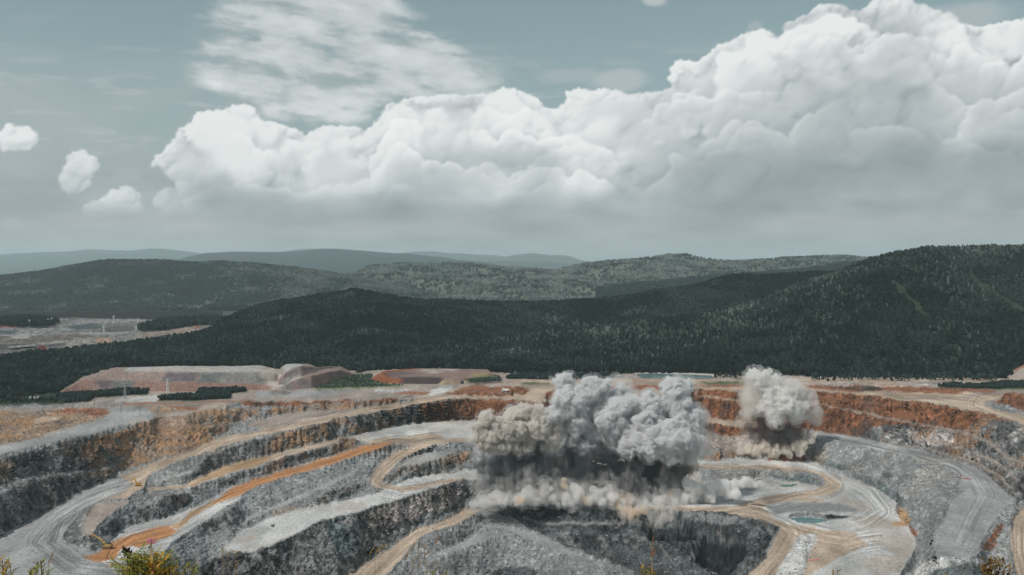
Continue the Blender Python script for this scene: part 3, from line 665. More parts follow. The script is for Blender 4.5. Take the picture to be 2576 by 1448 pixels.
SXS, SYS, SH = solve_depth()
SHs = SH
def drop(x, y):
    """metres below the camera of the ground seen at frame position (x, y)"""
    ix = np.clip((np.asarray(x, float) - SX0) / SST, 0, len(SXS) - 1.001); iy = np.clip((np.asarray(y, float) - SY0) / SST, 0, len(SYS) - 1.001)
    x0, y0 = ix.astype(int), iy.astype(int)
    fx, fy = ix - x0, iy - y0
    fx = fx * fx * (3 - 2 * fx) * .5 + fx * .5; fy = fy * fy * (3 - 2 * fy) * .5 + fy * .5
    h = SHs
    return (h[y0, x0] * (1 - fx) + h[y0, x0 + 1] * fx) * (1 - fy) + (h[y0 + 1, x0] * (1 - fx) + h[y0 + 1, x0 + 1] * fx) * fy
def at(x, y, h=None):
    """world point of the ground at frame position (x, y)"""
    h = drop(x, y) if h is None else h
    d = np.asarray(y, float) - HZ
    return np.stack(np.broadcast_arrays(h * (np.asarray(x, float) - FW / 2) / d, h * F / d, -np.asarray(h, float) * np.ones_like(d)), -1)
def vat(x, y, h=None): return Vector([float(c) for c in at(x, y, h)])
print('depth', round(time.time() - T0, 1))
# ------------------------------------------------------------------ helpers for objects
def tag(o, label=None, cat=None, group=None, kind=None):
    if label: o['label'] = label
    if cat: o['category'] = cat
    if group: o['group'] = group
    if kind: o['kind'] = kind
    return o
def link(name, me, mat=None, parent=None, loc=None):
    o = bpy.data.objects.new(name, me)
    COL.objects.link(o)
    if mat is not None:
        me.materials.append(mat)
    if parent is not None:
        o.parent = parent
    if loc is not None:
        o.location = loc
    return o
def empty(name, loc=(0, 0, 0), rz=0.0):
    o = bpy.data.objects.new(name, None)
    COL.objects.link(o)
    o.location = loc; o.rotation_euler = (0, 0, rz); o.empty_display_size = 1
    return o
def np_mesh(name, V, Q, col=None, normals=None, smooth=True):
    me = bpy.data.meshes.new(name)
    V = np.ascontiguousarray(V, np.float32); Q = np.ascontiguousarray(Q, np.int32)
    n = Q.shape[1]
    me.vertices.add(len(V)); me.vertices.foreach_set('co', V.ravel())
    me.loops.add(Q.size); me.loops.foreach_set('vertex_index', Q.ravel())
    me.polygons.add(len(Q)); me.polygons.foreach_set('loop_start', np.arange(len(Q), dtype=np.int32) * n)
    me.update(calc_edges=True)
    if smooth:
        me.polygons.foreach_set('use_smooth', np.ones(len(Q), bool))
    if col is not None:
        a = me.color_attributes.new('col', 'FLOAT_COLOR', 'POINT')
        c = np.ones((len(V), 4), np.float32); c[:, :3] = col
        a.data.foreach_set('color', c.ravel())
    if normals is not None:
        me.normals_split_custom_set_from_vertices(normals.astype(np.float32))
    return me

def mat_new(name):
    m = bpy.data.materials.new(name)
    m.use_nodes = True
    t = m.node_tree
    b = t.nodes['Principled BSDF']
    return m, t, b
def nd(t, typ, **kw):
    n = t.nodes.new(typ)
    for k, v in kw.items():
        setattr(n, k, v)
    return n
def ground_material(name, scale=1.0, lo=.74, hi=1.26, bump=.5, detail=6, rough=.95):
    """tint held by the mesh x grain, with fine relief"""
    m, t, b = mat_new(name)
    a = nd(t, 'ShaderNodeAttribute', attribute_name='col')
    tc_ = nd(t, 'ShaderNodeTexCoord')
    n1 = nd(t, 'ShaderNodeTexNoise'); n1.inputs['Scale'].default_value = .42 * scale; n1.inputs['Detail'].default_value = detail; n1.inputs['Roughness'].default_value = .68
    t.links.new(tc_.outputs['Object'], n1.inputs['Vector'])
    mr = nd(t, 'ShaderNodeMapRange'); mr.inputs[1].default_value = .32; mr.inputs[2].default_value = .68; mr.inputs[3].default_value = lo; mr.inputs[4].default_value = hi
    t.links.new(n1.outputs['Fac'], mr.inputs[0])
    vm = nd(t, 'ShaderNodeVectorMath', operation='SCALE')
    t.links.new(a.outputs['Color'], vm.inputs[0]); t.links.new(mr.outputs[0], vm.inputs['Scale'])
    t.links.new(vm.outputs[0], b.inputs['Base Color'])
    b.inputs['Roughness'].default_value = rough
    b.inputs['Specular IOR Level'].default_value = .15
    if bump:
        bp = nd(t, 'ShaderNodeBump'); bp.inputs['Strength'].default_value = bump; bp.inputs['Distance'].default_value = 1.2
        t.links.new(n1.outputs['Fac'], bp.inputs['Height'])
        t.links.new(bp.outputs[0], b.inputs['Normal'])
    return m
def plain(name, rgb, rough=.6, metal=0.0, grain=.12, scale=4.0):
    m, t, b = mat_new(name)
    n1 = nd(t, 'ShaderNodeTexNoise'); n1.inputs['Scale'].default_value = scale; n1.inputs['Detail'].default_value = 4
    tc_ = nd(t, 'ShaderNodeTexCoord'); t.links.new(tc_.outputs['Object'], n1.inputs['Vector'])
    mr = nd(t, 'ShaderNodeMapRange'); mr.inputs[1].default_value = .3; mr.inputs[2].default_value = .7; mr.inputs[3].default_value = 1 - grain; mr.inputs[4].default_value = 1 + grain
    t.links.new(n1.outputs['Fac'], mr.inputs[0])
    vm = nd(t, 'ShaderNodeVectorMath', operation='SCALE'); vm.inputs[0].default_value = rgb
    t.links.new(mr.outputs[0], vm.inputs['Scale']); t.links.new(vm.outputs[0], b.inputs['Base Color'])
    b.inputs['Roughness'].default_value = rough; b.inputs['Metallic'].default_value = metal
    b.inputs['Specular IOR Level'].default_value = .3
    return m
M_GROUND = ground_material('pit_ground', 1.0, .70, 1.26, .6)
M_WALL = ground_material('rock_face', 1.0, .55, 1.42, .9)
def water_material(name, rgb):
    m, t, b = mat_new(name)
    b.inputs['Base Color'].default_value = (*rgb, 1)
    b.inputs['Roughness'].default_value = .12
    n1 = nd(t, 'ShaderNodeTexNoise'); n1.inputs['Scale'].default_value = .6; n1.inputs['Detail'].default_value = 3
    tc_ = nd(t, 'ShaderNodeTexCoord'); t.links.new(tc_.outputs['Object'], n1.inputs['Vector'])
    bp = nd(t, 'ShaderNodeBump'); bp.inputs['Strength'].default_value = .08; bp.inputs['Distance'].default_value = .3
    t.links.new(n1.outputs['Fac'], bp.inputs['Height']); t.links.new(bp.outputs[0], b.inputs['Normal'])
    return m
M_POND = water_material('turquoise_water', (.055, .15, .15))
M_POND2 = water_material('grey_green_water', (.16, .24, .25))

# ------------------------------------------------------------------ the pit mesh
TRACKS = [PA((560,768),(720,715),(1050,625),(1300,505),(1620,380),(1820,325),(2100,262),(2576,163),(2900,105),(3300,35),(3780,27)),
          PA((1100,700),(1420,696),(1700,590),(2100,470),(2576,348)),
          PA((760,1250),(1000,1110),(1300,1030),(1620,812),(1900,690),(2200,590),(2576,480),(2800,415),(3000,372),(3400,345)),
          PA((1250,1400),(500,1300),(280,1120),(400,960),(650,790),(900,680)), PA((1250,1330),(620,1260),(400,1120),(480,960),(700,810)),
          PB((640,380),(450,480),(300,600),(255,660),(330,705),(450,718),(600,705),(900,650)),
          PB((1010,870),(850,955),(560,1055),(400,1180),(200,1364),(-100,1600)),
          PC((-200,860),(200,865),(500,830),(750,790),(1000,750),(1150,690),(1050,610),(850,565),(500,548),(100,545)),
          PC((300,870),(560,900),(760,985),(830,1050),(760,1200),(620,1364),(500,1600)), PC((700,920),(900,1000),(1100,1050),(1300,1080)),
          U4((200,425),(700,460),(1200,490),(1700,545),(2050,570),(2250,640),(2576,740),(2900,850)), U4((2400,480),(2150,530),(2100,580),(2250,640)),
          PC((1000,300),(1300,352),(1700,444),(2000,515),(2200,610),(2290,760),(2180,980),(2080,1190)), PC((1240,640),(1400,750),(1500,880),(1380,960),(1200,1000)), PC((1150,1180),(1350,1120),(1560,1100)),
          PC((2560,860),(2520,1000),(2520,1200),(2600,1500))]
def seg_dist(px, py, line):
    d = np.full(px.shape, 1e9, np.float32); u = np.zeros(px.shape, np.float32)
    acc = 0.0
    for (x0, y0), (x1, y1) in zip(line[:-1], line[1:]):
        L2 = (x1 - x0) ** 2 + (y1 - y0) ** 2; L = math.sqrt(L2)
        t = np.clip(((px - x0) * (x1 - x0) + (py - y0) * (y1 - y0)) / L2, 0, 1)
        dd = (px - x0 - t * (x1 - x0)) * -(y1 - y0) / L + (py - y0 - t * (y1 - y0)) * (x1 - x0) / L
        dist = np.hypot(px - x0 - t * (x1 - x0), py - y0 - t * (y1 - y0))
        m = dist < np.abs(d)
        d = np.where(m, np.where(dd < 0, -dist, dist), d); u = np.where(m, acc + t * L, u)
        acc += L
    return d, u

def build_pit():
    gx = np.arange(-270, 2850.1, 2.0); gy = np.arange(925, 1560.1, 1.6)
    PX, PY = np.meshgrid(gx, gy)
    PX = PX.astype(np.float32); PY = PY.astype(np.float32)
    ny, nx = PX.shape
    wx = (fbm2(PX / 22, PY / 16, 4, 3) - .5) * 12 + (fbm2(PX / 5, PY / 4, 2, 8) - .5) * 4
    wy = (fbm2(PX / 22, PY / 16, 4, 5) - .5) * 7 + (fbm2(PX / 5, PY / 4, 2, 9) - .5) * 2.5
    idx = rasterise(PX + wx, PY + wy)
    clsmap = np.array([CLS[z[1]] for z in Z] + [0]); matmap = np.array([MKEY.index(z[2]) for z in Z] + [0])
    cls = clsmap[idx]; mt = matmap[idx]
    P = at(PX, PY)
    face = blur((cls == 2).astype(np.float32), 2); rough = blur((cls == 0).astype(np.float32), 2); flat = blur(((cls & 1) == 1).astype(np.float32), 2)
    du = np.gradient(P, axis=1); dv = np.gradient(P, axis=0)
    N = np.cross(du, -dv); N /= np.linalg.norm(N, axis=2, keepdims=True) + 1e-9
    N[N[..., 2] < 0] *= -1
    x, y, z = (P[..., k].astype(np.float32) for k in range(3))
    # ribs and gullies of the blasted faces, blocks and hummocks of the loose slopes
    f1 = fbm3(x / 17, y / 17, z / 40, 3, 101); rid = 1 - np.abs(2 * f1 - 1)
    f2 = fbm3(x / 5.5, y / 5.5, z / 11, 3, 105)
    big = fbm3(x / 46, y / 46, z / 30, 3, 109)
    f4 = vn3(x / 1.9, y / 1.9, z / 1.9, 117)
    blk = np.round(fbm3(x / 9, y / 9, z / 14, 3, 121) * 6) / 6 + .35 * np.round(fbm3(x / 4, y / 4, z / 6, 2, 123) * 5) / 5
    rill = fbm3((x - y * .18) / 4.2, y / 26, z / 40, 3, 125); rill = 1 - np.abs(2 * rill - 1)
    disp = face * ((blk - .68) * 8.0) + rough * ((rill - .7) * 1.2) + face * ((rid - .7) * 6.5 + (f2 - .5) * 4.0 + (f4 - .5) * 1.3) + rough * ((big - .5) * 9 + (f2 - .5) * 4.5 + (f4 - .5) * 1.1) + flat * ((big - .5) * 1.2 + (f2 - .5) * .5)
    disp *= sstep(925, 945, PY) * (1 - .7 * sstep(1000, 940, PY))
    nrm = N.copy()
    water = blur((cls == 3).astype(np.float32), 3)
    disp = disp * (1 - np.clip(water * 3, 0, 1))
    # low windrows along the road edges
    road = np.array([z_[0] == 'haul_road' for z_ in Z] + [False])[idx].astype(np.float32)
    rb = blur(road, 2)
    bund = np.clip(1 - np.abs(rb - .38) / .22, 0, 1) * sstep(985, 1010, PY)
    P = P + nrm * disp[..., None]
    hole = blur((mt == MKEY.index('black')).astype(np.float32) * (PX > 1350) * (PX < 1890) * (PY > 1290), 5)
    P[..., 2] -= hole * 28
    P[..., 2] += bund * .9 * (0.5 + vn2(PX / 14, PY / 9, 77))
    # ---------------- colour of the ground itself
    pal = np.array([MAT[k] for k in MKEY], np.float32)
    C = pal[mt]
    for k in range(3):
        C[..., k] = blur(C[..., k], 1) * .6 + C[..., k] * .4
    lum = lambda c: c.mean(-1, keepdims=True)
    is_ = lambda *ks: blur(np.isin(mt, [MKEY.index(k) for k in ks]).astype(np.float32), 1)
    # rock: tilted bands, veins and rusty stains
    rock = is_('dark', 'teal', 'pink', 'black', 'deep') * (face + .5 * rough)
    strat = fbm3((x + z * .8) / 7, y / 7, z / 16, 4, 131)
    C = C * (1 + (rock * 1.0)[..., None] * ((strat - .5) * 1.9)[..., None].clip(-.5, .7))
    st3 = fbm3((x + z * .6) / 2.6, y / 3.2, z / 9, 3, 133)
    C = C * (1 + (rock * 1.0 + is_('rust') * .5)[..., None] * ((st3 - .5) * 2.0)[..., None].clip(-.5, .7))
    dip = fbm3((x - z * .9) / 2.4, y / 7, (x + z) / 26, 3, 135) * sstep(420, 520, x)
    C = C * (1 + (is_('dark', 'pink', 'teal', 'rust') * face * sstep(420, 520, x))[..., None] * ((dip - .5) * 2.2)[..., None].clip(-.5, .6))
    patch = fbm3(x / 30, y / 30, z / 18, 3, 136)
    C = C * (1 + (rock * (patch - .5) * 2.0)[..., None].clip(-.5, .9))
    vein = sstep(.63, .74, fbm3((x + z * .9) / 9, (y) / 12, z / 24, 4, 137))
    C = C + (rock * vein * (mt != MKEY.index('black')))[..., None] * (np.array((.26, .25, .235)) - C) * .45
    stain = sstep(.47, .64, fbm3(x / 24, y / 24, z / 40, 4, 141)) * rock * sstep(1300, 1090, PY)
    C = C + stain[..., None] * (np.array((.27, .155, .085)) - C) * .72
    st2 = is_('stain') * sstep(.40, .62, fbm3(x / 8, y / 8, z / 14, 4, 145))
    C = C + st2[..., None] * (np.array(MAT['dark']) * 1.2 - C) * .75
    rus = is_('rust')
    C = C * (1 + rus[..., None] * ((fbm3(x / 8, y / 8, z / 14, 4, 149) - .5) * 2.2)[..., None])
    rr = rus * sstep(.55, .72, fbm3(x / 15, y / 15, z / 9, 4, 151))
    C = C + rr[..., None] * (np.array((.24, .13, .07)) - C) * .5
    rk = rus * sstep(.58, .72, fbm3(x / 30, y / 30, z / 24, 4, 153))
    C = C + rk[..., None] * (np.array((.07, .055, .05)) - C) * .7
    # loose rock: pale chips and dark gaps
    loose = is_('rubble', 'gravel', 'grey', 'pink', 'soil', 'brown') * (rough + .35 * flat)
    chip = vn3(x / .9, y / .9, z / .9, 161) * .6 + vn3(x / 2.3, y / 2.3, z / 2.3, 163) * .4
    C = C * (1 + (loose * 1.0)[..., None] * ((chip - .5) * 1.0)[..., None])
    C = C * (1 + (rough * .8)[..., None] * ((fbm3(x / 18, y / 18, z / 18, 4, 165) - .5) * 1.3)[..., None])
    C = C * (1 + (rough * .9)[..., None] * ((rill - .72) * .35)[..., None])
    blob = vn3(x / 3.6, y / 3.6, z / 3.6, 167)
    C = C * (1 + (rough * .5)[..., None] * (sstep(.66, .82, blob) - .25 * sstep(.4, .2, blob))[..., None])
    warm = sstep(.5, .72, fbm3(x / 60, y / 60, z / 40, 3, 169)) * (rough * .8 + flat * .25) * sstep(1330, 1050, PY)
    C = C * (1 + warm[..., None] * np.array((.22, .02, -.16)))
    # floors: scraped patches
    och = is_('brown') * sstep(.46, .62, fbm3(x / 20, y / 20, z / 20, 4, 173))
    C = C + och[..., None] * (np.array((.33, .185, .085)) - C) * .6
    fl = is_('pale', 'grey', 'tan', 'sand', 'gravel') * flat
    pt = fbm3(x / 26, y / 60, z / 20, 5, 171)
    C = C * (1 + fl[..., None] * ((pt - .5) * 1.1)[..., None])
    mud = sstep(.54, .68, fbm3(x / 45, y / 70, z / 20, 4, 175)) * is_('pale') * flat
    C = C + mud[..., None] * (np.array((.30, .235, .18)) - C) * .45
    fine = fbm3(x / 1.6, y / 4, z / 2, 3, 177)
    C = C * (1 + (flat * .5)[..., None] * (fine - .5)[..., None])
    # wheel tracks along the roads
    for line in TRACKS:
        a = np.asarray(line)
        x0, x1, y0, y1 = a[:, 0].min() - 40, a[:, 0].max() + 40, a[:, 1].min() - 30, a[:, 1].max() + 30
        j0, j1 = np.searchsorted(gx, (x0, x1)); i0, i1 = np.searchsorted(gy, (y0, y1))
        sl = (slice(i0, i1), slice(j0, j1))
        d, u = seg_dist(PX[sl], PY[sl], line)
        wob = (vn2(u / 60, d * 0 + 3, 183) - .5) * 9
        Lt = float(np.hypot(*np.diff(a, axis=0).T).sum())
        wide = sstep(36, 14, np.abs(d)) * sstep(0, 45, u) * sstep(Lt, Lt - 45, u)
        s = vn2((d + wob) / 2.6, u / 90, 185) * .55 + vn2((d + wob * .6) / 1.3, u / 50, 187) * .45
        k = wide * flat[sl]
        C[sl] = C[sl] * (1 + (k * (s - .5) * 1.15)[..., None])
    C = np.clip(C, .004, .62)
    # ---------------- one mesh per piece of the setting
    du = np.gradient(P, axis=1); dv = np.gradient(P, axis=0)
    N = np.cross(du, -dv); N /= np.linalg.norm(N, axis=2, keepdims=True) + 1e-9
    N[N[..., 2] < -.2] *= -1
    V = P.reshape(-1, 3); NV = N.reshape(-1, 3); CV = C.reshape(-1, 3)
    vid = np.arange(ny * nx).reshape(ny, nx)
    Q = np.stack([vid[1:, :-1], vid[1:, 1:], vid[:-1, 1:], vid[:-1, :-1]], -1).reshape(-1, 4)
    ql = idx[:-1, :-1].ravel()
    single = {'haul_road', 'pit_floor', 'pit_bench', 'pond'}
    groups = {}
    for k, zn in enumerate(Z):
        key = (zn[0], k if zn[0] in single else -1)
        groups.setdefault(key, []).append(k)
    groups.setdefault(('pit_slope', -1), []).append(-1)
    for (name, k), ids in groups.items():
        q = Q[np.isin(ql, ids)]
        if len(q) < 12:
            continue
        uq, inv = np.unique(q, return_inverse=True)
        me = np_mesh(name, V[uq], inv.reshape(-1, 4), CV[uq], NV[uq])
        mat = M_POND if name == 'pond' else (M_WALL if name == 'pit_wall' else M_GROUND)
        tag(link(name, me, mat), kind='structure')
    return P, N, cls, idx, PX, PY
PIT_P, PIT_N, PIT_CLS, PIT_IDX, PIT_X, PIT_Y = build_pit()
print('pit', round(time.time() - T0, 1))
# ------------------------------------------------------------------ hills, heaps and the ground beyond the pit
def lerp_line(line, xs):
    a = np.asarray(line, float)
    return [np.interp(xs, a[:, 0], a[:, k]) for k in range(1, a.shape[1])]
def smooth1(v, r):
    if r < 1: return v
    k = np.hanning(2 * r + 3)[1:-1]; k /= k.sum()
    return np.convolve(np.pad(v, r, mode='edge'), k, mode='valid')

def ground_sheet():
    rr = np.concatenate([np.linspace(1700, 6000, 40), np.geomspace(6200, 60000, 26)])
    aa = np.radians(np.linspace(-75, 75, 91))
    R, A = np.meshgrid(rr, aa)
    zf = np.interp(rr, [1700, 2000, 2600, 3400, 5400, 60000], [-207, -207, -200, -176, -275, -282])
    V = np.stack([R * np.sin(A), R * np.cos(A), np.broadcast_to(zf, R.shape)], -1).reshape(-1, 3)
    ids = np.arange(R.size).reshape(R.shape)
    Q = np.stack([ids[:-1, :-1], ids[1:, :-1], ids[1:, 1:], ids[:-1, 1:]], -1).reshape(-1, 4)
    n = fbm2(V[:, 0] / 180, V[:, 1] / 180, 4, 201)
    col = np.array((.026, .040, .030)) * (0.7 + .9 * n[:, None])
    col = col + sstep(.52, .62, n)[:, None] * (np.array((.055, .07, .05)) - col) * .7
    tag(link('valley_ground', np_mesh('valley_ground', V, Q, col), M_GROUND), kind='structure')
ground_sheet()

HILLS = {}
def hill(name, ridge, base, col, prof=1.0, seed=0, spur=22, rows=56, step=7.0, back=.5, rough_amp=5, ravine=()):
    """ridge / base: (frame x, frame y, distance)"""
    xs = np.arange(ridge[0][0], ridge[-1][0] + .1, step)
    yr, dr = lerp_line(ridge, xs); yb, db = lerp_line(base, xs)
    yr = smooth1(yr, 2); dr = smooth1(dr, 8); db = smooth1(db, 8)
    zr = -(yr - HZ) / F * dr; zb = -(yb - HZ) / F * db
    t = np.concatenate([np.linspace(0, 1, rows), 1 + np.linspace(0, back, 14)[1:]])
    T, ZR = np.meshgrid(t, zr); _, ZB = np.meshgrid(t, zb); _, DR = np.meshgrid(t, dr); _, DB = np.meshgrid(t, db); _, XS = np.meshgrid(t, xs)
    Yd = DB + (DR - DB) * T
    s = np.clip(T, 0, 1)
    s = s * (1 - prof) + prof * (s * s * (3 - 2 * s) * .5 + s * .5)
    Zh = ZB + (ZR - ZB) * s
    tb = np.clip(T - 1, 0, None) / back
    Zh = Zh - (ZR - np.minimum(ZB, ZR) + 25) * tb ** 1.6
    Xw = (XS - FW / 2) / F * Yd
    env = np.clip(T * 6, 0, 1) * np.clip((1 - T) * 5 + .25, .0, 1)
    sc = spur * 9
    spn = fbm2(Xw / sc, Yd / sc * .6, 4, seed) - .5
    Zh = Zh + env * spn * spur * 2.2 + np.clip(T * 8, 0, 1) * (fbm2(Xw / 40, Yd / 40, 3, seed + 9) - .5) * rough_amp
    V = np.stack([Xw, Yd, Zh], -1)
    nx_, nt_ = Xw.shape
    ids = np.arange(Xw.size).reshape(nx_, nt_)
    Q = np.stack([ids[:-1, :-1], ids[1:, :-1], ids[1:, 1:], ids[:-1, 1:]], -1).reshape(-1, 4)
    n = fbm2(Xw / 70, Yd / 70, 5, seed + 20)
    c = np.array(col)[None, None] * (.6 + .8 * n[..., None])
    me = np_mesh(name, V.reshape(-1, 3), Q, c.reshape(-1, 3))
    o = tag(link(name, me, M_GROUND), kind='structure')
    HILLS[o.name] = (V, T, xs)
    return o

# the big wooded hill at the right
hill('wooded_hill', [(1120,884,2150),(1200,870,2200),(1300,857,2230),(1400,844,2260),(1500,833,2300),(1600,818,2330),(1700,807,2360),(1780,797,2390),(1860,782,2420),(1930,763,2450),(2000,736,2480),(2070,708,2500),(2110,694,2510),(2150,674,2520),(2200,658,2530),(2250,647,2540),(2330,632,2560),(2450,628,2580),(2576,628,2600),(2700,626,2600),(2950,640,2600),(3200,680,2600)],
     [(1120,930,1860),(1300,944,1800),(1560,940,1800),(1700,944,1790),(1900,948,1770),(2100,955,1740),(2576,958,1720),(2950,960,1720),(3200,960,1720)], (.028, .040, .026), seed=301, spur=26)
# the darker hill behind it, running down to the left
hill('wooded_hill', [(-300,922,2050),(0,916,2080),(100,911,2110),(200,898,2170),(300,880,2240),(350,870,2290),(400,864,2330),(450,857,2370),(500,849,2400),(530,838,2440),(560,818,2520),(590,802,2620),(650,782,2730),(700,768,2740),(760,760,2750),(820,750,2760),(860,745,2760),(880,740,2760),(900,740,2760),(940,748,2760),(980,756,2760),(1010,764,2780),(1060,768,2800),(1140,768,2850),(1250,770,2900),(1400,768,3000),(1500,764,3050),(1560,756,3100),(1620,750,3120),(1700,736,3150),(1780,715,3180),(1830,702,3200),(1870,699,3200),(1900,700,3210),(1960,697,3230),(2020,694,3250),(2150,692,3280),(2300,700,3300)],
     [(-300,930,1980),(0,926,1960),(150,924,1950),(300,925,1940),(420,927,1930),(600,930,1900),(900,940,1850),(1120,930,1880),(1300,900,2150),(1500,870,2350),(1700,840,2480),(1900,810,2600),(2150,780,2700),(2300,780,2700)], (.026, .037, .026), seed=321, spur=24)
# farther hills
hill('far_hill', [(-300,712,6900),(0,700,6900),(60,693,6900),(130,683,6900),(190,672,6900),(230,664,6900),(280,660,6900),(380,659,6900),(430,661,6900),(470,665,6900),(560,663,6900),(620,668,6900),(700,676,6900),(755,679,6900),(780,683,6900),(850,694,6900),(900,704,6900),(950,712,6900),(1000,726,6750),(1100,748,6450)],
     [(-300,790,5550),(0,788,5550),(300,784,5550),(520,780,5625),(700,770,5700),(900,760,5850),(1100,756,6000)], (.030, .043, .034), seed=341, spur=30, step=9)
hill('far_hill', [(800,708,7952),(880,694,8094),(910,684,8236),(930,671,8236),(1000,667,8378),(1160,666,8520),(1250,675,8520),(1330,679,8520),(1400,686,8520),(1430,676,8520),(1480,664,8520),(1540,660,8520),(1600,656,8520),(1650,650,8520),(1690,643,8520),(1730,644,8520),(1760,651,8520),(1800,658,8520),(1850,660,8520),(1930,658,8662),(2000,651,8804),(2050,648,8946),(2120,648,8946),(2250,655,8946),(2600,680,8946)],
     [(800,758,6235),(1100,757,6235),(1400,756,6235),(1800,752,6235),(2200,745,6235),(2600,745,6235)], (.10, .115, .085), seed=361, spur=40, step=9)
hill('far_hill', [(1500,730,6235),(1650,714,6235),(1800,700,6235),(1950,690,6380),(2050,678,6525),(2120,668,6525),(2200,664,6525),(2500,664,6525)],
     [(1500,758,5254),(1800,745,5254),(2100,735,5254),(2500,735,5254)], (.04, .056, .042), seed=371, spur=20, step=9)
hill('distant_hill', [(400,668,19464),(440,657,19464),(480,645,19464),(520,636,19464),(600,634,19464),(700,635,19464),(760,632,19464),(800,627,19464),(850,627,19464),(905,630,19464),(960,636,19464),(1040,639,19464),(1100,647,19464),(1170,657,19464),(1230,662,19464),(1290,676,19464),(1400,690,18618)],
     [(400,700,12994),(900,706,12994),(1400,700,12994)], (.022, .036, .040), seed=381, spur=50, step=8, rough_amp=10)
hill('distant_hill', [(-400,650,39000),(0,641,39000),(100,635,39000),(180,633,39000),(220,628,39000),(250,628,39000),(320,633,39000),(370,626,39000),(420,627,39000),(470,633,39000),(520,641,39000),(650,640,39000),(730,631,39000),(760,627,39000),(870,627,39000),(960,640,39000),(1050,634,39000),(1090,633,39000),(1140,638,39000),(1260,644,39000),(1360,660,39000),(1600,668,39000)],
     [(-400,690,24000),(600,686,25600),(1600,684,25600)], (.035, .05, .045), seed=391, spur=90, step=8, rough_amp=16)
hill('distant_hill', [(1180,668,36000),(1240,652,36000),(1300,641,36000),(1340,636,36000),(1380,642,36000),(1430,644,36000),(1470,657,36000),(1560,668,36000),(1700,672,36000)],
     [(1180,684,24650),(1700,684,24650)], (.035, .05, .045), seed=395, spur=70, step=8, rough_amp=14)
hill('distant_hill', [(1160,672,25500),(1230,658,25500),(1330,659,25500),(1400,661,25500),(1450,667,25500),(1520,676,25500),(1700,682,25500)],
     [(1160,692,21000),(1700,692,21000)], (.035, .05, .042), seed=399, spur=60, step=8, rough_amp=12)

# ---- spoil heaps: rows of (frame x, frame y, world z), front foot to back foot
M_HEAP = ground_material('spoil', .8, .70, 1.30, .8)
def heap(name, lines, colour, label, cat, step=3.0, amp=.8, seed=0, sub=9, kinds='bsfsfdd'):
    x0 = max(l[0][0] for l in lines); x1 = min(l[-1][0] for l in lines)
    xs = np.arange(x0, x1 + .1, step)
    rows = []
    for kd_, l in zip(kinds, lines):
        y, z = lerp_line(l, xs)
        h = -z
        if kd_ == 's':                                   # rises from the row before at the angle of loose rock
            h = (dp + 1.35 * hp) / (F / (y - HZ) + 1.35)
        elif kd_ == 'f':
            h = hp
        elif kd_ == 'd':
            h = np.maximum(h, hp * 1.004)
        hp = h; dp = F * h / (y - HZ)
        rows.append(at(xs, y, h))
    G = []
    for k in range(len(rows) - 1):
        for s in range(sub):
            G.append(rows[k] * (1 - s / sub) + rows[k + 1] * (s / sub))
    G.append(rows[-1])
    G = np.stack(G)
    fx = FW / 2 + F * G[..., 0] / G[..., 1]; fy = HZ - F * G[..., 2] / G[..., 1]
    x, y, z = G[..., 0], G[..., 1], G[..., 2]
    d = (fbm3(x / 14, y / 14, z / 14, 3, seed) - .5) * amp * 2 + (fbm3(x / 4, y / 4, z / 4, 2, seed + 5) - .5) * amp
    d[0] = 0; d[-1] = 0
    G = G.copy(); G[..., 2] += d; G[..., 1] -= d * .5
    col = colour(fx, fy, G)
    n1 = fbm3(x / 1.5, y / 1.5, z / 1.5, 3, seed + 11); n2 = fbm3((x + z) / 12, y / 12, z / 20, 4, seed + 13)
    col = col * (1 + (n1 - .5) * .7 + (n2 - .5) * .6)[..., None]
    ids = np.arange(x.size).reshape(x.shape)
    Q = np.stack([ids[:-1, :-1], ids[:-1, 1:], ids[1:, 1:], ids[1:, :-1]], -1).reshape(-1, 4)
    o = link(name, np_mesh(name, G.reshape(-1, 3), Q, np.clip(col, .01, .6).reshape(-1, 3)), M_HEAP)
    return tag(o, label, cat)
def by_polys(base, polys, wob=3.0):
    def f(fx, fy, G):
        wx = (fbm2(fx / 9, fy / 6, 3, 401) - .5) * wob * 2
        c = np.broadcast_to(np.array(base, float), fx.shape + (3,)).copy()
        for rgb, p in polys:
            m = inside(fx + wx, fy, p)
            c[m] = rgb
        for k in range(3):
            c[..., k] = blur(c[..., k].astype(np.float32), 1)
        return c
    return f
pinkish, purple, greyg, pinktan, topgrey, palest = (.235, .18, .16), (.12, .102, .112), (.125, .138, .13), (.215, .135, .11), (.30, .30, .29), (.38, .335, .30)
ZB_, Z1_, Z2_ = -201.0, -187.0, -175.5
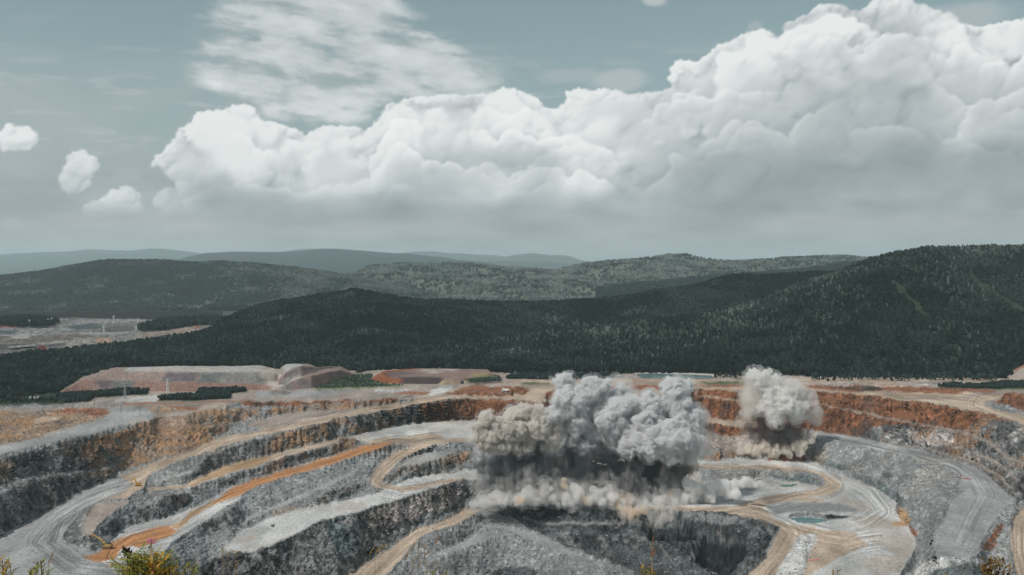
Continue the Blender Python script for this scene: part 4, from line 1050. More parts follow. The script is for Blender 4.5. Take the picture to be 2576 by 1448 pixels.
heap('spoil_heap',
     [[(136,999,ZB_),(200,993,ZB_),(300,987,ZB_),(400,987,ZB_),(475,988,ZB_),(644,984,ZB_),(719,984,ZB_),(790,978,ZB_)],
      [(136,998,ZB_),(170,978,-193),(210,956,Z1_),(337,958,Z1_),(425,960,Z1_),(525,964,Z1_),(644,967,Z1_),(690,968,-190),(719,972,-195),(790,977,ZB_)],
      [(136,997.5,ZB_),(170,977,-193),(210,955,Z1_),(337,956,Z1_),(425,958,Z1_),(525,961,Z1_),(644,963,Z1_),(700,958,-187),(730,962,-191),(790,976.5,ZB_)],
      [(136,997,ZB_),(170,976,-192.6),(210,954,-186),(282,935,-178),(320,935,Z2_),(375,935,Z2_),(500,938,Z2_),(600,937,Z2_),(655,936,Z2_),(690,940,-178),(730,952,-186),(790,976,ZB_)],
      [(136,996.5,ZB_),(170,975,-192),(210,953,-185.6),(282,931,-177),(310,925,Z2_),(450,921,Z2_),(550,922,Z2_),(660,920,Z2_),(720,936,-180),(740,948,-186),(790,975.5,ZB_)],
      [(136,996,ZB_),(170,974.5,-192),(210,952.5,-186),(282,931.5,-178),(310,926,-178),(450,922,-178),(550,923,-178),(660,921,-178),(720,937,-182),(740,949,-188),(790,975,ZB_)],
      [(136,995.5,ZB_),(210,957,-206),(310,940,-206),(450,938,-206),(660,938,-206),(720,950,-206),(790,972,-206)]],
     by_polys(pinkish, [(pinktan, [(130,1000),(210,955),(243,957),(232,1000)]), (purple, [(243,957),(290,957),(275,975),(262,985),(245,968)]), (greyg, [(288,957),(340,958),(330,990),(283,990)]),
              (pinktan, [(340,958),(650,966),(800,990),(330,990)]), (purple, [(418,934),(498,937),(490,960),(405,960)]), (greyg, [(505,938),(566,937),(552,963),(498,963)]), ((.185, .178, .17), [(566,937),(660,936),(700,966),(556,965)]),
              (topgrey, [(312,934),(320,920),(670,916),(660,936),(500,937)]), (palest, [(330,931),(420,926),(470,930),(540,929),(600,931),(640,929),(640,934),(500,936),(360,934)]), (palest, [(640,930),(700,925),(760,980),(690,985),(660,950)])]),
     'long terraced spoil heap of grey and pinkish rock before the dark wood', 'spoil heap', seed=411)
heap('spoil_heap',
     [[(690,985,ZB_),(719,985,ZB_),(784,979,ZB_),(830,966,ZB_),(891,944,ZB_)],
      [(690,984,ZB_),(719,970,-192),(735,960,-187.5),(756,953,-185),(790,945,-182),(820,938,-179),(856,932,-178),(875,938,-188),(891,943.5,ZB_)],
      [(690,983.5,ZB_),(719,966,-190),(735,956,-185),(760,949,-183),(799,933,-178),(820,928,-176),(856,923,Z2_),(874,932,-186),(891,943,ZB_)],
      [(690,983,ZB_),(712,950,-184),(719,938,-178),(735,927,-173),(760,922,-171),(799,926,-174),(820,924,-175),(856,922,Z2_),(874,931.5,-186),(891,942.5,ZB_)],
      [(690,982.5,ZB_),(706,925,-172),(719,916.5,-170.5),(740,916,-170.5),(776,916,-170.5),(799,925,-175),(820,923,-176),(856,921.5,-177),(874,931,-187),(891,942,ZB_)],
      [(690,982,-206),(706,935,-206),(776,932,-206),(856,932,-206),(891,941.5,-206)]],
     by_polys((.205, .15, .138), [(purple, [(735,930),(760,920),(745,950),(715,964)]), (palest, [(700,985),(730,960),(760,950),(800,932),(800,926),(755,946),(720,950),(690,985)]), ((.13, .115, .12), [(742,962),(765,951),(790,975),(775,982)]), (topgrey, [(705,925),(730,914),(778,914),(740,926),(715,940)]),
              (pinktan, [(790,945),(812,936),(825,968),(806,974)]), ((.19, .18, .175), [(700,968),(725,958),(735,984),(690,990)])]),
     'pinkish ribbed spoil heap with a pale ramp, beside the bright green meadow', 'spoil heap', seed=421, kinds='bsfsfd')
rustm, darkm, brownm, puddle = (.20, .075, .038), (.060, .042, .046), (.20, .14, .12), (.44, .41, .40)
pud = [(puddle, [(1053,932),(1090,930),(1100,931.5),(1060,934)]), (puddle, [(1104,930),(1150,930),(1142,933),(1110,932)]), (puddle, [(1070,938),(1095,935),(1118,936),(1085,940)])]
heap('tailings_mound',
     [[(932,957,ZB_),(961,967,ZB_),(1019,969,ZB_),(1111,968,ZB_),(1160,968,ZB_),(1266,960,ZB_)],
      [(932,956.5,ZB_),(945,948,-196),(958,942,-193),(981,952,-191.5),(1011,953,-191.5),(1111,953,-191.5),(1170,953,-191.5),(1215,950,-192),(1250,950,-197),(1266,959.5,ZB_)],
      [(932,956,ZB_),(945,946.5,-196),(958,939,-192.5),(985,950,-191.5),(1011,951,-191.5),(1111,951,-191.5),(1170,951,-191.5),(1215,948,-191.5),(1250,948,-196.5),(1266,959,ZB_)],
      [(932,955.5,ZB_),(945,945,-196),(960,937,-192),(1000,938,-193),(1046,939,-193),(1144,939,-193),(1215,937,-192.5),(1243,942,-194),(1266,958.5,ZB_)],
      [(932,955,ZB_),(945,944.5,-196),(962,935,-191),(1006,930,-191),(1046,928,-190.5),(1144,928,-190.5),(1226,930,-190.5),(1240,939,-194),(1266,958,ZB_)],
      [(932,954.5,-206),(962,940,-206),(1046,936,-206),(1144,936,-206),(1240,942,-206),(1266,957.5,-206)]],
     by_polys(brownm, [(rustm, [(925,960),(958,934),(985,932),(1050,926),(1050,929),(990,936),(968,940),(985,951),(1012,953),(1010,972),(940,972)]), (darkm, [(985,948),(1112,950),(1116,969),(1008,970),(1012,953)]),
              ((.115, .085, .085), [(965,939),(1010,934),(1060,940),(1000,946),(985,950)]), ((.24, .20, .09), [(1185,940),(1228,938),(1235,943),(1190,948)]), ((.07, .08, .03), [(1165,953),(1240,945),(1262,958),(1180,966)]), ((.26, .21, .15), [(1106,972),(1122,955),(1130,955),(1138,970)])] + pud, 1.0),
     'flat-topped red-brown tailings mound with white puddles and a black front', 'tailings mound', seed=431, amp=.5, kinds='bsffdd')
def cone_heap():
    c = at(2690, 957, 201.0)
    n, m = 40, 16
    V = []; colr = []
    for i in range(m + 1):
        r = 100 * (1 - i / m) + 4
        for j in range(n):
            a = 2 * math.pi * j / n
            q = 1 + .18 * (vn2(np.float32(j * .3), np.float32(i * .2), 441) - .5)
            V.append((c[0] + math.cos(a) * r * q, c[1] + math.sin(a) * r * q, -203 + 62 * i / m + (0 if i in (0,) else 3 * (vn2(np.float32(j * .7), np.float32(i * .9), 443) - .5))))
            colr.append((.30, .25, .225) if (j * 9 % 360 < 360 and i < 6 + 3 * math.sin(j)) else (.22, .10, .065))
    V.append((c[0], c[1], -203 + 63)); colr.append((.22, .10, .065))
    F4 = []
    for i in range(m):
        for j in range(n):
            F4.append((i * n + j, i * n + (j + 1) % n, (i + 1) * n + (j + 1) % n, (i + 1) * n + j))
    for j in range(n):
        F4.append((m * n + j, m * n + (j + 1) % n, len(V) - 1, len(V) - 1))
    me = bpy.data.meshes.new('spoil_heap')
    me.from_pydata(V, [], [tuple(dict.fromkeys(f)) for f in F4])
    a = me.color_attributes.new('col', 'FLOAT_COLOR', 'POINT')
    a.data.foreach_set('color', np.concatenate([np.array(colr, np.float32), np.ones((len(colr), 1), np.float32)], 1).ravel())
    me.polygons.foreach_set('use_smooth', np.ones(len(me.polygons), bool))
    tag(link('spoil_heap', me, M_HEAP), 'conical heap of rusty and pale rock at the foot of the right-hand hill', 'spoil heap')
cone_heap()

# ---- settling pond on the rim: stone bund round a sheet of water
def settling_pond():
    ring = [(1600,945),(1612,950),(1640,952.5),(1784,952.5),(1792,950),(1790,945.5),(1720,942.5),(1640,940.5),(1606,941)]
    P_ = [at(x, y, 198.6) for x, y in ring]
    me = bpy.data.meshes.new('settling_pond'); me.from_pydata([tuple(p) for p in P_], [], [tuple(range(len(P_)))])
    tag(link('settling_pond', me, M_POND2), kind='structure')
    outer = [(1588,946),(1600,953),(1640,954.2),(1790,954),(1800,951),(1800,944.5),(1720,940.5),(1640,938.3),(1596,938.6)]
    inn = ring
    O_ = [at(x, y, 200.6) for x, y in outer]; I_ = [at(x, y, 199.0) for x, y in inn]
    V, Fc = [], []
    n = len(ring)
    for k in range(n):
        mid = (O_[k] + I_[k]) / 2; mid = mid.copy(); mid[2] = -197.2
        if 1 <= k <= 3:
            mid[2] = -198.4
        V += [O_[k], mid, I_[k]]
    for k in range(n):
        a, b = 3 * k, 3 * ((k + 1) % n)
        Fc += [(a, b, b + 1, a + 1), (a + 1, b + 1, b + 2, a + 2)]
    me = bpy.data.meshes.new('stone_bund'); me.from_pydata([tuple(v) for v in V], [], Fc)
    tag(link('stone_bund', me, plain('bund_stone', (.33, .31, .29), .95, 0, .3, .4)), 'low pale stone bund round the settling pond', 'bund')
settling_pond()
def small_mound(x, y, h, rx, ry, hz, rgb, label, seed):
    c = at(x, y, h)
    V, colr = [], []
    n, m = 28, 8
    for i in range(m + 1):
        q = i / m
        for j in range(n):
            a = 2 * math.pi * j / n
            w = 1 + .3 * (float(vn2(np.float32(math.cos(a) * 2 + 5), np.float32(math.sin(a) * 2 + 5), seed)) - .5)
            r = (1 - q)
            V.append((c[0] + math.cos(a) * r * w * rx, c[1] + math.sin(a) * r * w * ry, c[2] - .6 + hz * (1 - (1 - q) ** 1.3) * (1 + .15 * (float(vn2(np.float32(j), np.float32(i), seed + 1)) - .5)) if i else c[2] - .6))
    me = bpy.data.meshes.new('gravel_mound')
    Fc = [(i * n + j, i * n + (j + 1) % n, (i + 1) * n + (j + 1) % n, (i + 1) * n + j) for i in range(m) for j in range(n)]
    V = np.array(V); 
    me2 = np_mesh('gravel_mound', V, np.array(Fc), np.array(rgb)[None] * (.7 + .6 * vn3(V[:, 0] / 3, V[:, 1] / 3, V[:, 2] / 3, seed)[:, None]))
    bpy.data.meshes.remove(me)
    return tag(link('gravel_mound', me2, M_HEAP), label, 'mound')
small_mound(1592, 953, 200.3, 22, 14, 8.5, (.25, .215, .20), 'grey-brown gravel mound at the end of the rim settling pond', 451)
small_mound(1117, 969, 200.6, 12, 9, 7.5, (.27, .23, .15), 'ochre earth mound in front of the black face of the tailings', 455)
small_mound(1170, 966, 200.6, 12, 9, 6, (.27, .235, .19), 'tan earth mound beside the dark dump truck', 457)

# ---- the far workings in the left valley
def far_workings():
    xs = np.arange(-300, 561, 2.5); ys = np.arange(783, 916, .9)
    PX, PY = np.meshgrid(xs, ys)
    base = np.interp(ys, [783, 800, 835, 850, 866, 880, 915], [168, 170, 176, 184, 190, 199, 206])[:, None]
    h = np.broadcast_to(base, PX.shape).copy()
    steps = [(838, 846, 5), (858, 870, 7), (878, 886, 3), (812, 818, 3)]
    wv = (fbm2(PX / 60, PY / 30, 4, 461) - .5) * 16
    h = h + (fbm2(PX / 40, PY / 7, 4, 463) - .5) * 3.4 + ((ys[:, None] > 846) & (ys[:, None] < 852)) * 0
    P = at(PX, PY, h)
    polys = [((.045, .055, .048), [(-300,783),(560,783),(560,806),(400,806),(200,800),(0,803),(-300,803)]),
             ((.30, .295, .29), [(170,812),(200,806),(330,803),(395,806),(300,812),(215,816)]), ((.34, .18, .15), [(65,800),(80,795),(112,797),(105,804),(75,804)]), ((.22, .10, .08), [(0,818),(30,817),(50,821),(30,824),(-100,826)]),
             ((.27, .27, .27), [(-300,826),(60,824),(200,813),(260,818),(160,838),(60,842),(-300,846)]), ((.13, .15, .155), [(-300,834),(40,832),(45,840),(20,846),(-300,848)]), ((.13, .15, .15), [(160,822),(240,812),(260,825),(200,832)]),
             ((.16, .16, .155), [(260,822),(340,818),(330,838),(240,842)]), ((.31, .315, .31), [(-300,846),(120,841),(260,836),(350,834),(300,842),(180,843),(0,850),(-300,852)]),
             ((.20, .18, .17), [(-300,850),(60,846),(200,840),(245,845),(190,855),(170,862),(-300,872)]), ((.13, .13, .13), [(-300,872),(90,866),(170,862),(150,872),(60,880),(-300,886)]), ((.33, .33, .32), [(80,868),(110,862),(180,856),(170,862),(110,868),(60,874),(20,876),(20,872)]),
             ((.30, .29, .275), [(155,876),(180,858),(200,850),(215,858),(228,872),(170,879)]), ((.27, .26, .25), [(195,853),(240,848),(375,845),(340,858),(300,866),(228,872),(212,858)]), ((.36, .27, .22), [(238,852),(258,850),(275,866),(246,869)]), ((.38, .29, .23), [(264,850),(274,850),(285,863),(275,866)]),
             ((.23, .235, .23), [(285,850),(330,846),(345,858),(305,867)]), ((.20, .185, .18), [(-300,888),(60,882),(150,876),(165,880),(100,900),(0,912),(-300,916)]), ((.36, .23, .18), [(-300,908),(25,908),(24,914),(-300,916)]), ((.30, .29, .29), [(55,885),(68,884),(65,905),(54,908)]),
             ((.32, .28, .25), [(345,842),(440,826),(490,823),(520,826),(500,836),(440,842),(400,848),(350,850)]), ((.36, .35, .34), [(60,843),(85,846),(70,852),(18,855),(34,845)])]
    f = by_polys((.22, .22, .215), polys, 5)
    C = f(PX + wv * .3, PY + wv * .12, None)
    C = C * (1 + (fbm2(PX / 6, PY / 1.8, 4, 467) - .5) * 1.2)[..., None]
    nx_ = PX.shape[1]; ny_ = PX.shape[0]
    ids = np.arange(PX.size).reshape(PX.shape)
    Q = np.stack([ids[1:, :-1], ids[1:, 1:], ids[:-1, 1:], ids[:-1, :-1]], -1).reshape(-1, 4)
    tag(link('far_workings', np_mesh('far_workings', P.reshape(-1, 3), Q, np.clip((C / .25) ** 1.45 * .25 * .60, .01, .5).reshape(-1, 3)), M_HEAP), kind='structure')
far_workings()

# ---- air
def haze_box():
    me = bpy.data.meshes.new('haze')
    x, y0, y1, z0, z1 = 45000, -3000, 62000, -420, 720
    V = [(-x, y0, z0), (x, y0, z0), (x, y1, z0), (-x, y1, z0), (-x, y0, z1), (x, y0, z1), (x, y1, z1), (-x, y1, z1)]
    me.from_pydata(V, [], [(0, 3, 2, 1), (4, 5, 6, 7), (0, 1, 5, 4), (1, 2, 6, 5), (2, 3, 7, 6), (3, 0, 4, 7)])
    m = bpy.data.materials.new('haze'); m.use_nodes = True
    t = m.node_tree; t.nodes.clear()
    v = t.nodes.new('ShaderNodeVolumePrincipled')
    v.inputs['Color'].default_value = (.77, .94, 1.0, 1)
    v.inputs['Density'].default_value = HAZE_D
    v.inputs['Anisotropy'].default_value = .1
    o_ = t.nodes.new('ShaderNodeOutputMaterial')
    t.links.new(v.outputs[0], o_.inputs['Volume'])
    tag(link('haze', me, m), kind='stuff')
HAZE_D = 2.9e-5
haze_box()
print('land', round(time.time() - T0, 1))
# ------------------------------------------------------------------ the blast: dust thrown up from the bench
def dust_material(name, rgb, density, streak=None, aniso=.15):
    m = bpy.data.materials.new(name); m.use_nodes = True
    t = m.node_tree; t.nodes.clear()
    v = nd(t, 'ShaderNodeVolumePrincipled')
    v.inputs['Color'].default_value = (*rgb, 1); v.inputs['Density'].default_value = density; v.inputs['Anisotropy'].default_value = aniso
    o_ = nd(t, 'ShaderNodeOutputMaterial'); t.links.new(v.outputs[0], o_.inputs['Volume'])
    if streak:
        sx, sz, lo, hi = streak[:4]
        tc_ = nd(t, 'ShaderNodeTexCoord'); mp = nd(t, 'ShaderNodeMapping'); mp.inputs['Scale'].default_value = (sx, sx, sz)
        n1 = nd(t, 'ShaderNodeTexNoise'); n1.inputs['Scale'].default_value = 1; n1.inputs['Detail'].default_value = 4; n1.inputs['Roughness'].default_value = .62
        t.links.new(tc_.outputs['Object'], mp.inputs[0]); t.links.new(mp.outputs[0], n1.inputs['Vector'])
        mr = nd(t, 'ShaderNodeMapRange'); mr.interpolation_type = 'SMOOTHSTEP'
        mr.inputs[1].default_value = lo; mr.inputs[2].default_value = hi; mr.inputs[3].default_value = 0; mr.inputs[4].default_value = density
        t.links.new(n1.outputs['Fac'], mr.inputs[0]); t.links.new(mr.outputs[0], v.inputs['Density'])
        m.cycles.volume_step_rate = streak[4] if len(streak) > 4 else .10
    return m

def icosphere(sub):
    bm = bmesh.new(); bmesh.ops.create_icosphere(bm, subdivisions=sub, radius=1)
    V = np.array([v.co[:] for v in bm.verts]); Fc = np.array([[v.index for v in f.verts] for f in bm.faces]); bm.free()
    return V, Fc
ICO = {k: icosphere(k) for k in (1, 2, 3)}

def billow(name, balls, voxel, kids=(13, 7), seed=0, kr=(.46, .42), up=.25, fine=1.25, mat=None, parent=None, stretch=None, warp=9.0):
    """balls: (centre, radius) -> one closed cauliflower surface"""
    rs = np.random.default_rng(seed)
    allb = [(np.asarray(c, float), r, 3) for c, r in balls]
    lev = [(np.asarray(c, float), r) for c, r in balls]
    for lv, n in enumerate(kids):
        nxt = []
        for c, r in lev:
            for _ in range(int(n * (1 if r > 3 else .6))):
                d = rs.normal(0, 1, 3); d[2] += up * 1.6; d[1] -= .35; d /= np.linalg.norm(d)
                q = r * kr[lv] * rs.uniform(.55, 1.15)
                nxt.append((c + d * (r * .98 - q * .25), q))
        allb += [(c, r, 2 if lv == 0 else 1) for c, r in nxt]
        lev = nxt
    Vs, Fs, off = [], [], 0
    for c, r, s in allb:
        V, Fc = ICO[s]
        e = np.array((1, 1, 1.0)) if stretch is None else np.asarray(stretch)
        Vs.append(V * r * e + c); Fs.append(Fc + off); off += len(V)
    me = np_mesh(name, np.concatenate(Vs), np.concatenate(Fs))
    o = bpy.data.objects.new(name, me); COL.objects.link(o)
    md = o.modifiers.new('r', 'REMESH'); md.mode = 'VOXEL'; md.voxel_size = voxel
    sm = o.modifiers.new('s', 'SMOOTH'); sm.iterations = 2; sm.factor = .5
    dg = bpy.context.evaluated_depsgraph_get(); dg.update()
    me2 = bpy.data.meshes.new_from_object(o.evaluated_get(dg))
    bpy.data.objects.remove(o); bpy.data.meshes.remove(me)
    n = len(me2.vertices)
    co = np.empty(n * 3, np.float32); me2.vertices.foreach_get('co', co); co = co.reshape(-1, 3)
    no = np.empty(n * 3, np.float32); me2.vertex_normals.foreach_get('vector', no); no = no.reshape(-1, 3)
    x, y, z = co.T
    w = np.stack([fbm3(x / 16, y / 16, z / 16, 3, seed + 21) - .5, fbm3(x / 16, y / 16, z / 16, 3, seed + 31) - .5, fbm3(x / 16, y / 16, z / 16, 3, seed + 41) - .5], 1)
    co = co + w * warp
    bl = np.abs(vn3(x / 9, y / 9, z / 9, seed + 3) - .5) * 2.6 + np.abs(vn3(x / 5, y / 5, z / 5, seed + 1) - .5) * 2.8 + np.abs(vn3(x / 2.2, y / 2.2, z / 2.2, seed + 2) - .5) * 1.5
    co = co + no * ((bl - .9) * fine)[:, None]
    me2.vertices.foreach_set('co', co.astype(np.float32).ravel())
    me2.polygons.foreach_set('use_smooth', np.ones(len(me2.polygons), bool))
    me2.update()
    me2.name = name
    me2.materials.clear()
    return link(name, me2, mat, parent)

D_GREY = dust_material('grey_dust', (.89, .893, .897), .95, (.20, .20, .30, .60, .035))
D_BEIGE = dust_material('beige_dust', (.885, .855, .815), .9, (.20, .20, .30, .60, .04))
D_PALE = dust_material('white_dust', (.975, .967, .958), .30, (.15, .12, .30, .60, .05))
D_SPIKE = dust_material('dust_jets', (.95, .94, .93), .12, (.12, .085, .40, .68, .06))
D_FRINGE = dust_material('dust_fringe', (.90, .90, .90), .075, (.12, .12, .36, .66, .06))
D_TAN = dust_material('tan_dust', (.93, .83, .70), .26)
D_DARK = dust_material('dark_shaded_dust', (.16, .18, .19), .13, (.085, .016, .34, .64))  # darker dust, with the crown's shade over it put into the albedo too
D_VEIL = dust_material('dust_veil', (.92, .90, .88), .05, (.12, .06, .42, .68))
D_THIN = dust_material('thin_dust', (.94, .93, .92), .03, (.05, .05, .36, .66))

def pl(D0):
    def f(x, y, r, dy=0.0):
        d = D0 + dy
        return ((x - FW / 2) / F * d, d, -(y - HZ) / F * d), r * D0 / F
    return f
p_base = at(1450, 1275)
D0 = float(p_base[1])
q = pl(D0)
root = tag(empty('dust_cloud', p_base.tolist()), 'huge billowing grey blast cloud with a dark curtain rising from the pit bench', 'dust cloud')
def qa(x, y, r, off=-8.0):
    d = float(at(x, y)[1]) + off
    return ((x - FW / 2) / F * d, d, -(y - HZ) / F * d), r * d / F
def part(name, balls, voxel, **kw):
    o = billow(name, balls, voxel, **kw)
    if name in ('tan_jets', 'thin_dust', 'foot', 'falling_dust', 'dust_veil', 'jets', 'haze_column'):
        o['kind'] = 'stuff'
    o.parent = root; o.matrix_parent_inverse = Matrix.Translation(-Vector(root.location))
    return o
def fringe(src, grow, seed):
    """thin dust that hangs round a dense lobe"""
    me = src.data.copy(); me.name = 'fringe'
    n = len(me.vertices)
    co = np.empty(n * 3, np.float32); me.vertices.foreach_get('co', co); co = co.reshape(-1, 3)
    no = np.empty(n * 3, np.float32); me.vertex_normals.foreach_get('vector', no); no = no.reshape(-1, 3)
    x, y, z = co.T
    g = grow * (.35 + 2.2 * np.clip(fbm3(x / 14, y / 14, z / 14, 3, seed) - .32, 0, 1) * 1.6)
    co = co + no * g[:, None]
    me.vertices.foreach_set('co', co.ravel()); me.update()
    me.materials.clear()
    o = link('fringe', me, D_FRINGE)
    o['kind'] = 'stuff'
    o.parent = root; o.matrix_parent_inverse = Matrix.Translation(-Vector(root.location))
crown = [q(1418,958,24,40), q(1432,975,20,40), q(1500,975,30,30), q(1480,962,17,30), q(1524,966,18,30), q(1500,1005,30,35), q(1425,1025,46,8), q(1420,992,26,14), q(1468,1002,28,12), q(1398,1050,30,6), q(1450,1065,40,8),
         q(1560,1000,36,40), q(1595,1035,38,30), q(1558,1022,32,8), q(1538,1067,42,2), q(1583,1090,32,2), q(1633,1012,30,14), q(1643,1036,38,14), q(1703,992,40,22), q(1688,976,26,24), q(1727,980,22,24), q(1708,1035,46,20), q(1733,1060,40,18), q(1738,1090,34,22),
         q(1613,1062,28,-6), q(1618,1082,28,-6), q(1688,1108,52,-16), q(1656,1098,38,-16), q(1613,1114,36,-12), q(1583,1124,30,-8), q(1638,1134,34,-16), q(1690,1142,36,-12), q(1733,1135,30,-6), q(1746,1118,28,-2), q(1500,1060,40,25), q(1480,1090,36,20)]
crown += [q(1400,1085,28,14), q(1440,1108,28,16), q(1500,1118,30,16), q(1550,1118,28,10), q(1470,1130,24,10)]
crown = [(c, r * .80) for c, r in crown]
cr = part('crown', crown, .85, kids=(13, 8, 4), kr=(.48, .44, .5), seed=701, mat=D_GREY)
fringe(cr, 3.0, 703)
beige = [q(1226,1058,26,5), q(1212,1092,24,5), q(1258,1075,32,10), q(1290,1052,32,10), q(1325,1045,30,14), q(1352,1050,30,10), q(1300,1085,36,6), q(1345,1082,36,8), q(1376,1062,30,12), q(1240,1104,28,8), q(1204,1080,16,5)]
beige += [q(1270,1122,22,8), q(1330,1118,24,10), q(1215,1118,20,6), q(1240,1125,20,8), q(1385,1112,26,8), q(1390,1085,28,12), q(1300,1128,20,8)]
beige = [(c, r * .85) for c, r in beige]
bl_ = part('beige_lobe', beige, .85, kids=(13, 8, 4), kr=(.48, .44, .5), seed=711, mat=D_BEIGE)
fringe(bl_, 3.0, 713)
skirt = []
spikes = []
rs_ = random.Random(5)
for k in range(120):
    x = 1192 + (1742 - 1192) * k / 119
    yb = float(np.interp(x, [1185, 1215, 1300, 1500, 1560, 1640, 1700, 1745], [1276, 1274, 1270, 1268, 1272, 1276, 1274, 1270]))
    r = rs_.choice((5, 6, 7, 8, 10, 13)) * (0.7 if x < 1215 else 1)
    x += rs_.uniform(-5, 5)
    skirt.append(q(x, yb - r * rs_.uniform(.5, 1.9), r, rs_.uniform(-14, 4)))
    if x > 1215 and rs_.random() < .38:
        r2 = rs_.uniform(7, 14); hh = rs_.choice((6, 10, 14, 18, 26, 38))
        spikes.append(q(x + 4, yb - r - hh * .4, r2 * 1.2, rs_.uniform(-10, 4))); spikes.append(q(x + rs_.uniform(-4, 8), yb - r - hh, r2, rs_.uniform(-10, 4))); spikes.append(q(x + rs_.uniform(-2, 10), yb - r - hh * 1.5, r2 * .6, rs_.uniform(-8, 4)))
roll = []
for x, y, r in ((1760,1236,24),(1790,1228,24),(1820,1226,22),(1848,1222,18),(1872,1217,15),(1892,1218,10),(1856,1240,17),(1830,1248,16),(1786,1250,24),(1750,1252,20),(1735,1225,20)):
    for _ in range(3):
        roll.append(q(x + rs_.uniform(-10, 10), y + rs_.uniform(-7, 6), r * rs_.uniform(.45, .75), rs_.uniform(-8, 8)))
part('rolling_dust', roll, .9, kids=(10, 6, 3), kr=(.46, .42, .5), seed=727, mat=dust_material('rolling_dust', (.975, .97, .965), .42, (.16, .13, .30, .60, .06)))
for x, y, r in ((1250,1245,16),(1330,1240,16),(1375,1232,18),(1366,1222,13),(1450,1245,20),(1500,1248,18),(1530,1240,16)):
    skirt.append(q(x, y, r, rs_.uniform(-10, 6)))
sk = part('skirt', skirt, .9, kids=(10, 7, 3), kr=(.46, .42, .5), seed=721, mat=D_PALE)
part('jets', spikes, 1.3, kids=(8, 4), seed=723, mat=D_SPIKE)
fringe(sk, 5.5, 725)
tan = [q(1420,1210,7,-12), q(1422,1225,8,-12), q(1300,1258,9,-14), q(1312,1262,8,-14), q(1480,1262,9,-14), q(1470,1256,8,-14), q(1340,1225,9,4), q(1345,1240,9,2), q(1560,1255,13,-3), q(1580,1262,15,-5), q(1590,1280,12,-8), q(1240,1262,9,0), q(1262,1258,8,0), q(1690,1240,10,-5), qa(1620,1285,11), qa(1575,1285,13), qa(1588,1298,11), qa(1602,1290,10), qa(1560,1272,12)]
part('tan_jets', tan, .8, kids=(9, 5), seed=731, mat=D_TAN)
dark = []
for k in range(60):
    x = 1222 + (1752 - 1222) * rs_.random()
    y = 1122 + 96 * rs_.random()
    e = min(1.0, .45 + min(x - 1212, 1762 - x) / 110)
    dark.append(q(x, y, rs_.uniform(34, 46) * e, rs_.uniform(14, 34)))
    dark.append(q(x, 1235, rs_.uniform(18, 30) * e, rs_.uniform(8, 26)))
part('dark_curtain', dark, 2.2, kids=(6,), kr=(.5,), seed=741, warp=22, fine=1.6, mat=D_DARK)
veil = []
for k in range(30):
    x = 1200 + (1700 - 1200) * (k + .5) / 30
    veil.append(q(x, 1245 - 40 * rs_.random(), rs_.uniform(20, 32), rs_.uniform(-6, 4)))
for x, y, r in ((1590,1200,22),(1596,1230,24),(1600,1260,26),(1570,1290,24),(1600,1300,26),(1640,1300,26),(1670,1295,24),(1690,1312,16),(1650,1318,14),(1340,1190,20),(1335,1215,22),(1590,1170,14),(1600,1185,16)):
    veil.append(q(x, y, r, -10) if y < 1255 else qa(x, y, r * .8, -6))
part('dust_veil', veil, 1.8, kids=(6,), kr=(.5,), seed=751, fine=1.0, mat=D_VEIL)
foot = [qa(1540,1311,8), qa(1560,1316,8), qa(1585,1319,9), qa(1610,1318,8), qa(1632,1322,7), qa(1650,1326,9), qa(1672,1322,10), qa(1690,1316,9), qa(1655,1308,9)]
part('foot', foot, .8, kids=(9, 5), seed=755, mat=D_SPIKE)
fall = []
for k in range(34):
    x = rs_.uniform(1548, 1700); t = rs_.random()
    yb = 1276 + t * (36 if x < 1640 else 42)
    fall.append(qa(x, yb, rs_.uniform(9, 15) * (1.1 - .4 * t), rs_.uniform(-9, -3)))
part('falling_dust', fall, 1.1, kids=(8, 4), seed=757, mat=dust_material('falling_dust', (.93, .90, .87), .15, (.16, .030, .40, .64, .07)))
thin = [q(1765,1080,34,30), q(1772,1115,32,30), q(1780,1140,26,26), q(1752,1045,36,34), q(1192,1110,22,14), q(1200,1140,26,14), q(1196,1215,30,16), q(1560,985,44,50), q(1425,990,30,44)]
part('thin_dust', thin, 2.0, kids=(6,), kr=(.5,), seed=761, fine=1.0, mat=D_THIN)

# the smaller blast on the right
p2_ = at(1955, 1150)
D0 = float(p2_[1]); q = pl(D0)
root = tag(empty('dust_cloud', p2_.tolist()), 'smaller column of pale dust with a dark core before the rust-coloured wall', 'dust cloud')
D_CREAM = dust_material('cream_dust', (.955, .948, .938), .55, (.20, .20, .34, .60, .07))
D_CREAM2 = dust_material('cream_haze', (.94, .922, .90), .09, (.10, .08, .36, .62, .08))
c2 = part('crown', [q(1905,950,14,10), q(1888,942,10,12), q(1898,934,8,12), q(1925,944,10,14), q(1936,936,7,14), q(1915,968,16,8), q(1950,958,12,10), q(1930,985,18,8), q(1958,992,22,8), q(1985,992,18,10), q(2008,985,13,14), q(1935,1012,24,4), q(1970,1020,28,2), q(1950,1042,26,0), q(1992,1038,22,2), q(1922,1028,16,4), q(2016,1024,14,10), q(2012,1050,12,8)], .9, kids=(12, 7, 4), kr=(.5, .46, .5), seed=771, mat=D_CREAM)
fringe(c2, 4.0, 773)
part('haze_column', [q(1900,965,26,14), q(1890,1000,28,16), q(1925,960,24,16), q(1985,975,30,16), q(2030,1000,24,18), q(2048,1040,20,18), q(2050,1055,16,16), q(1890,1035,26,14)], 1.8, kids=(7, 4), kr=(.5, .45), seed=775, fine=1.2, mat=D_CREAM2)
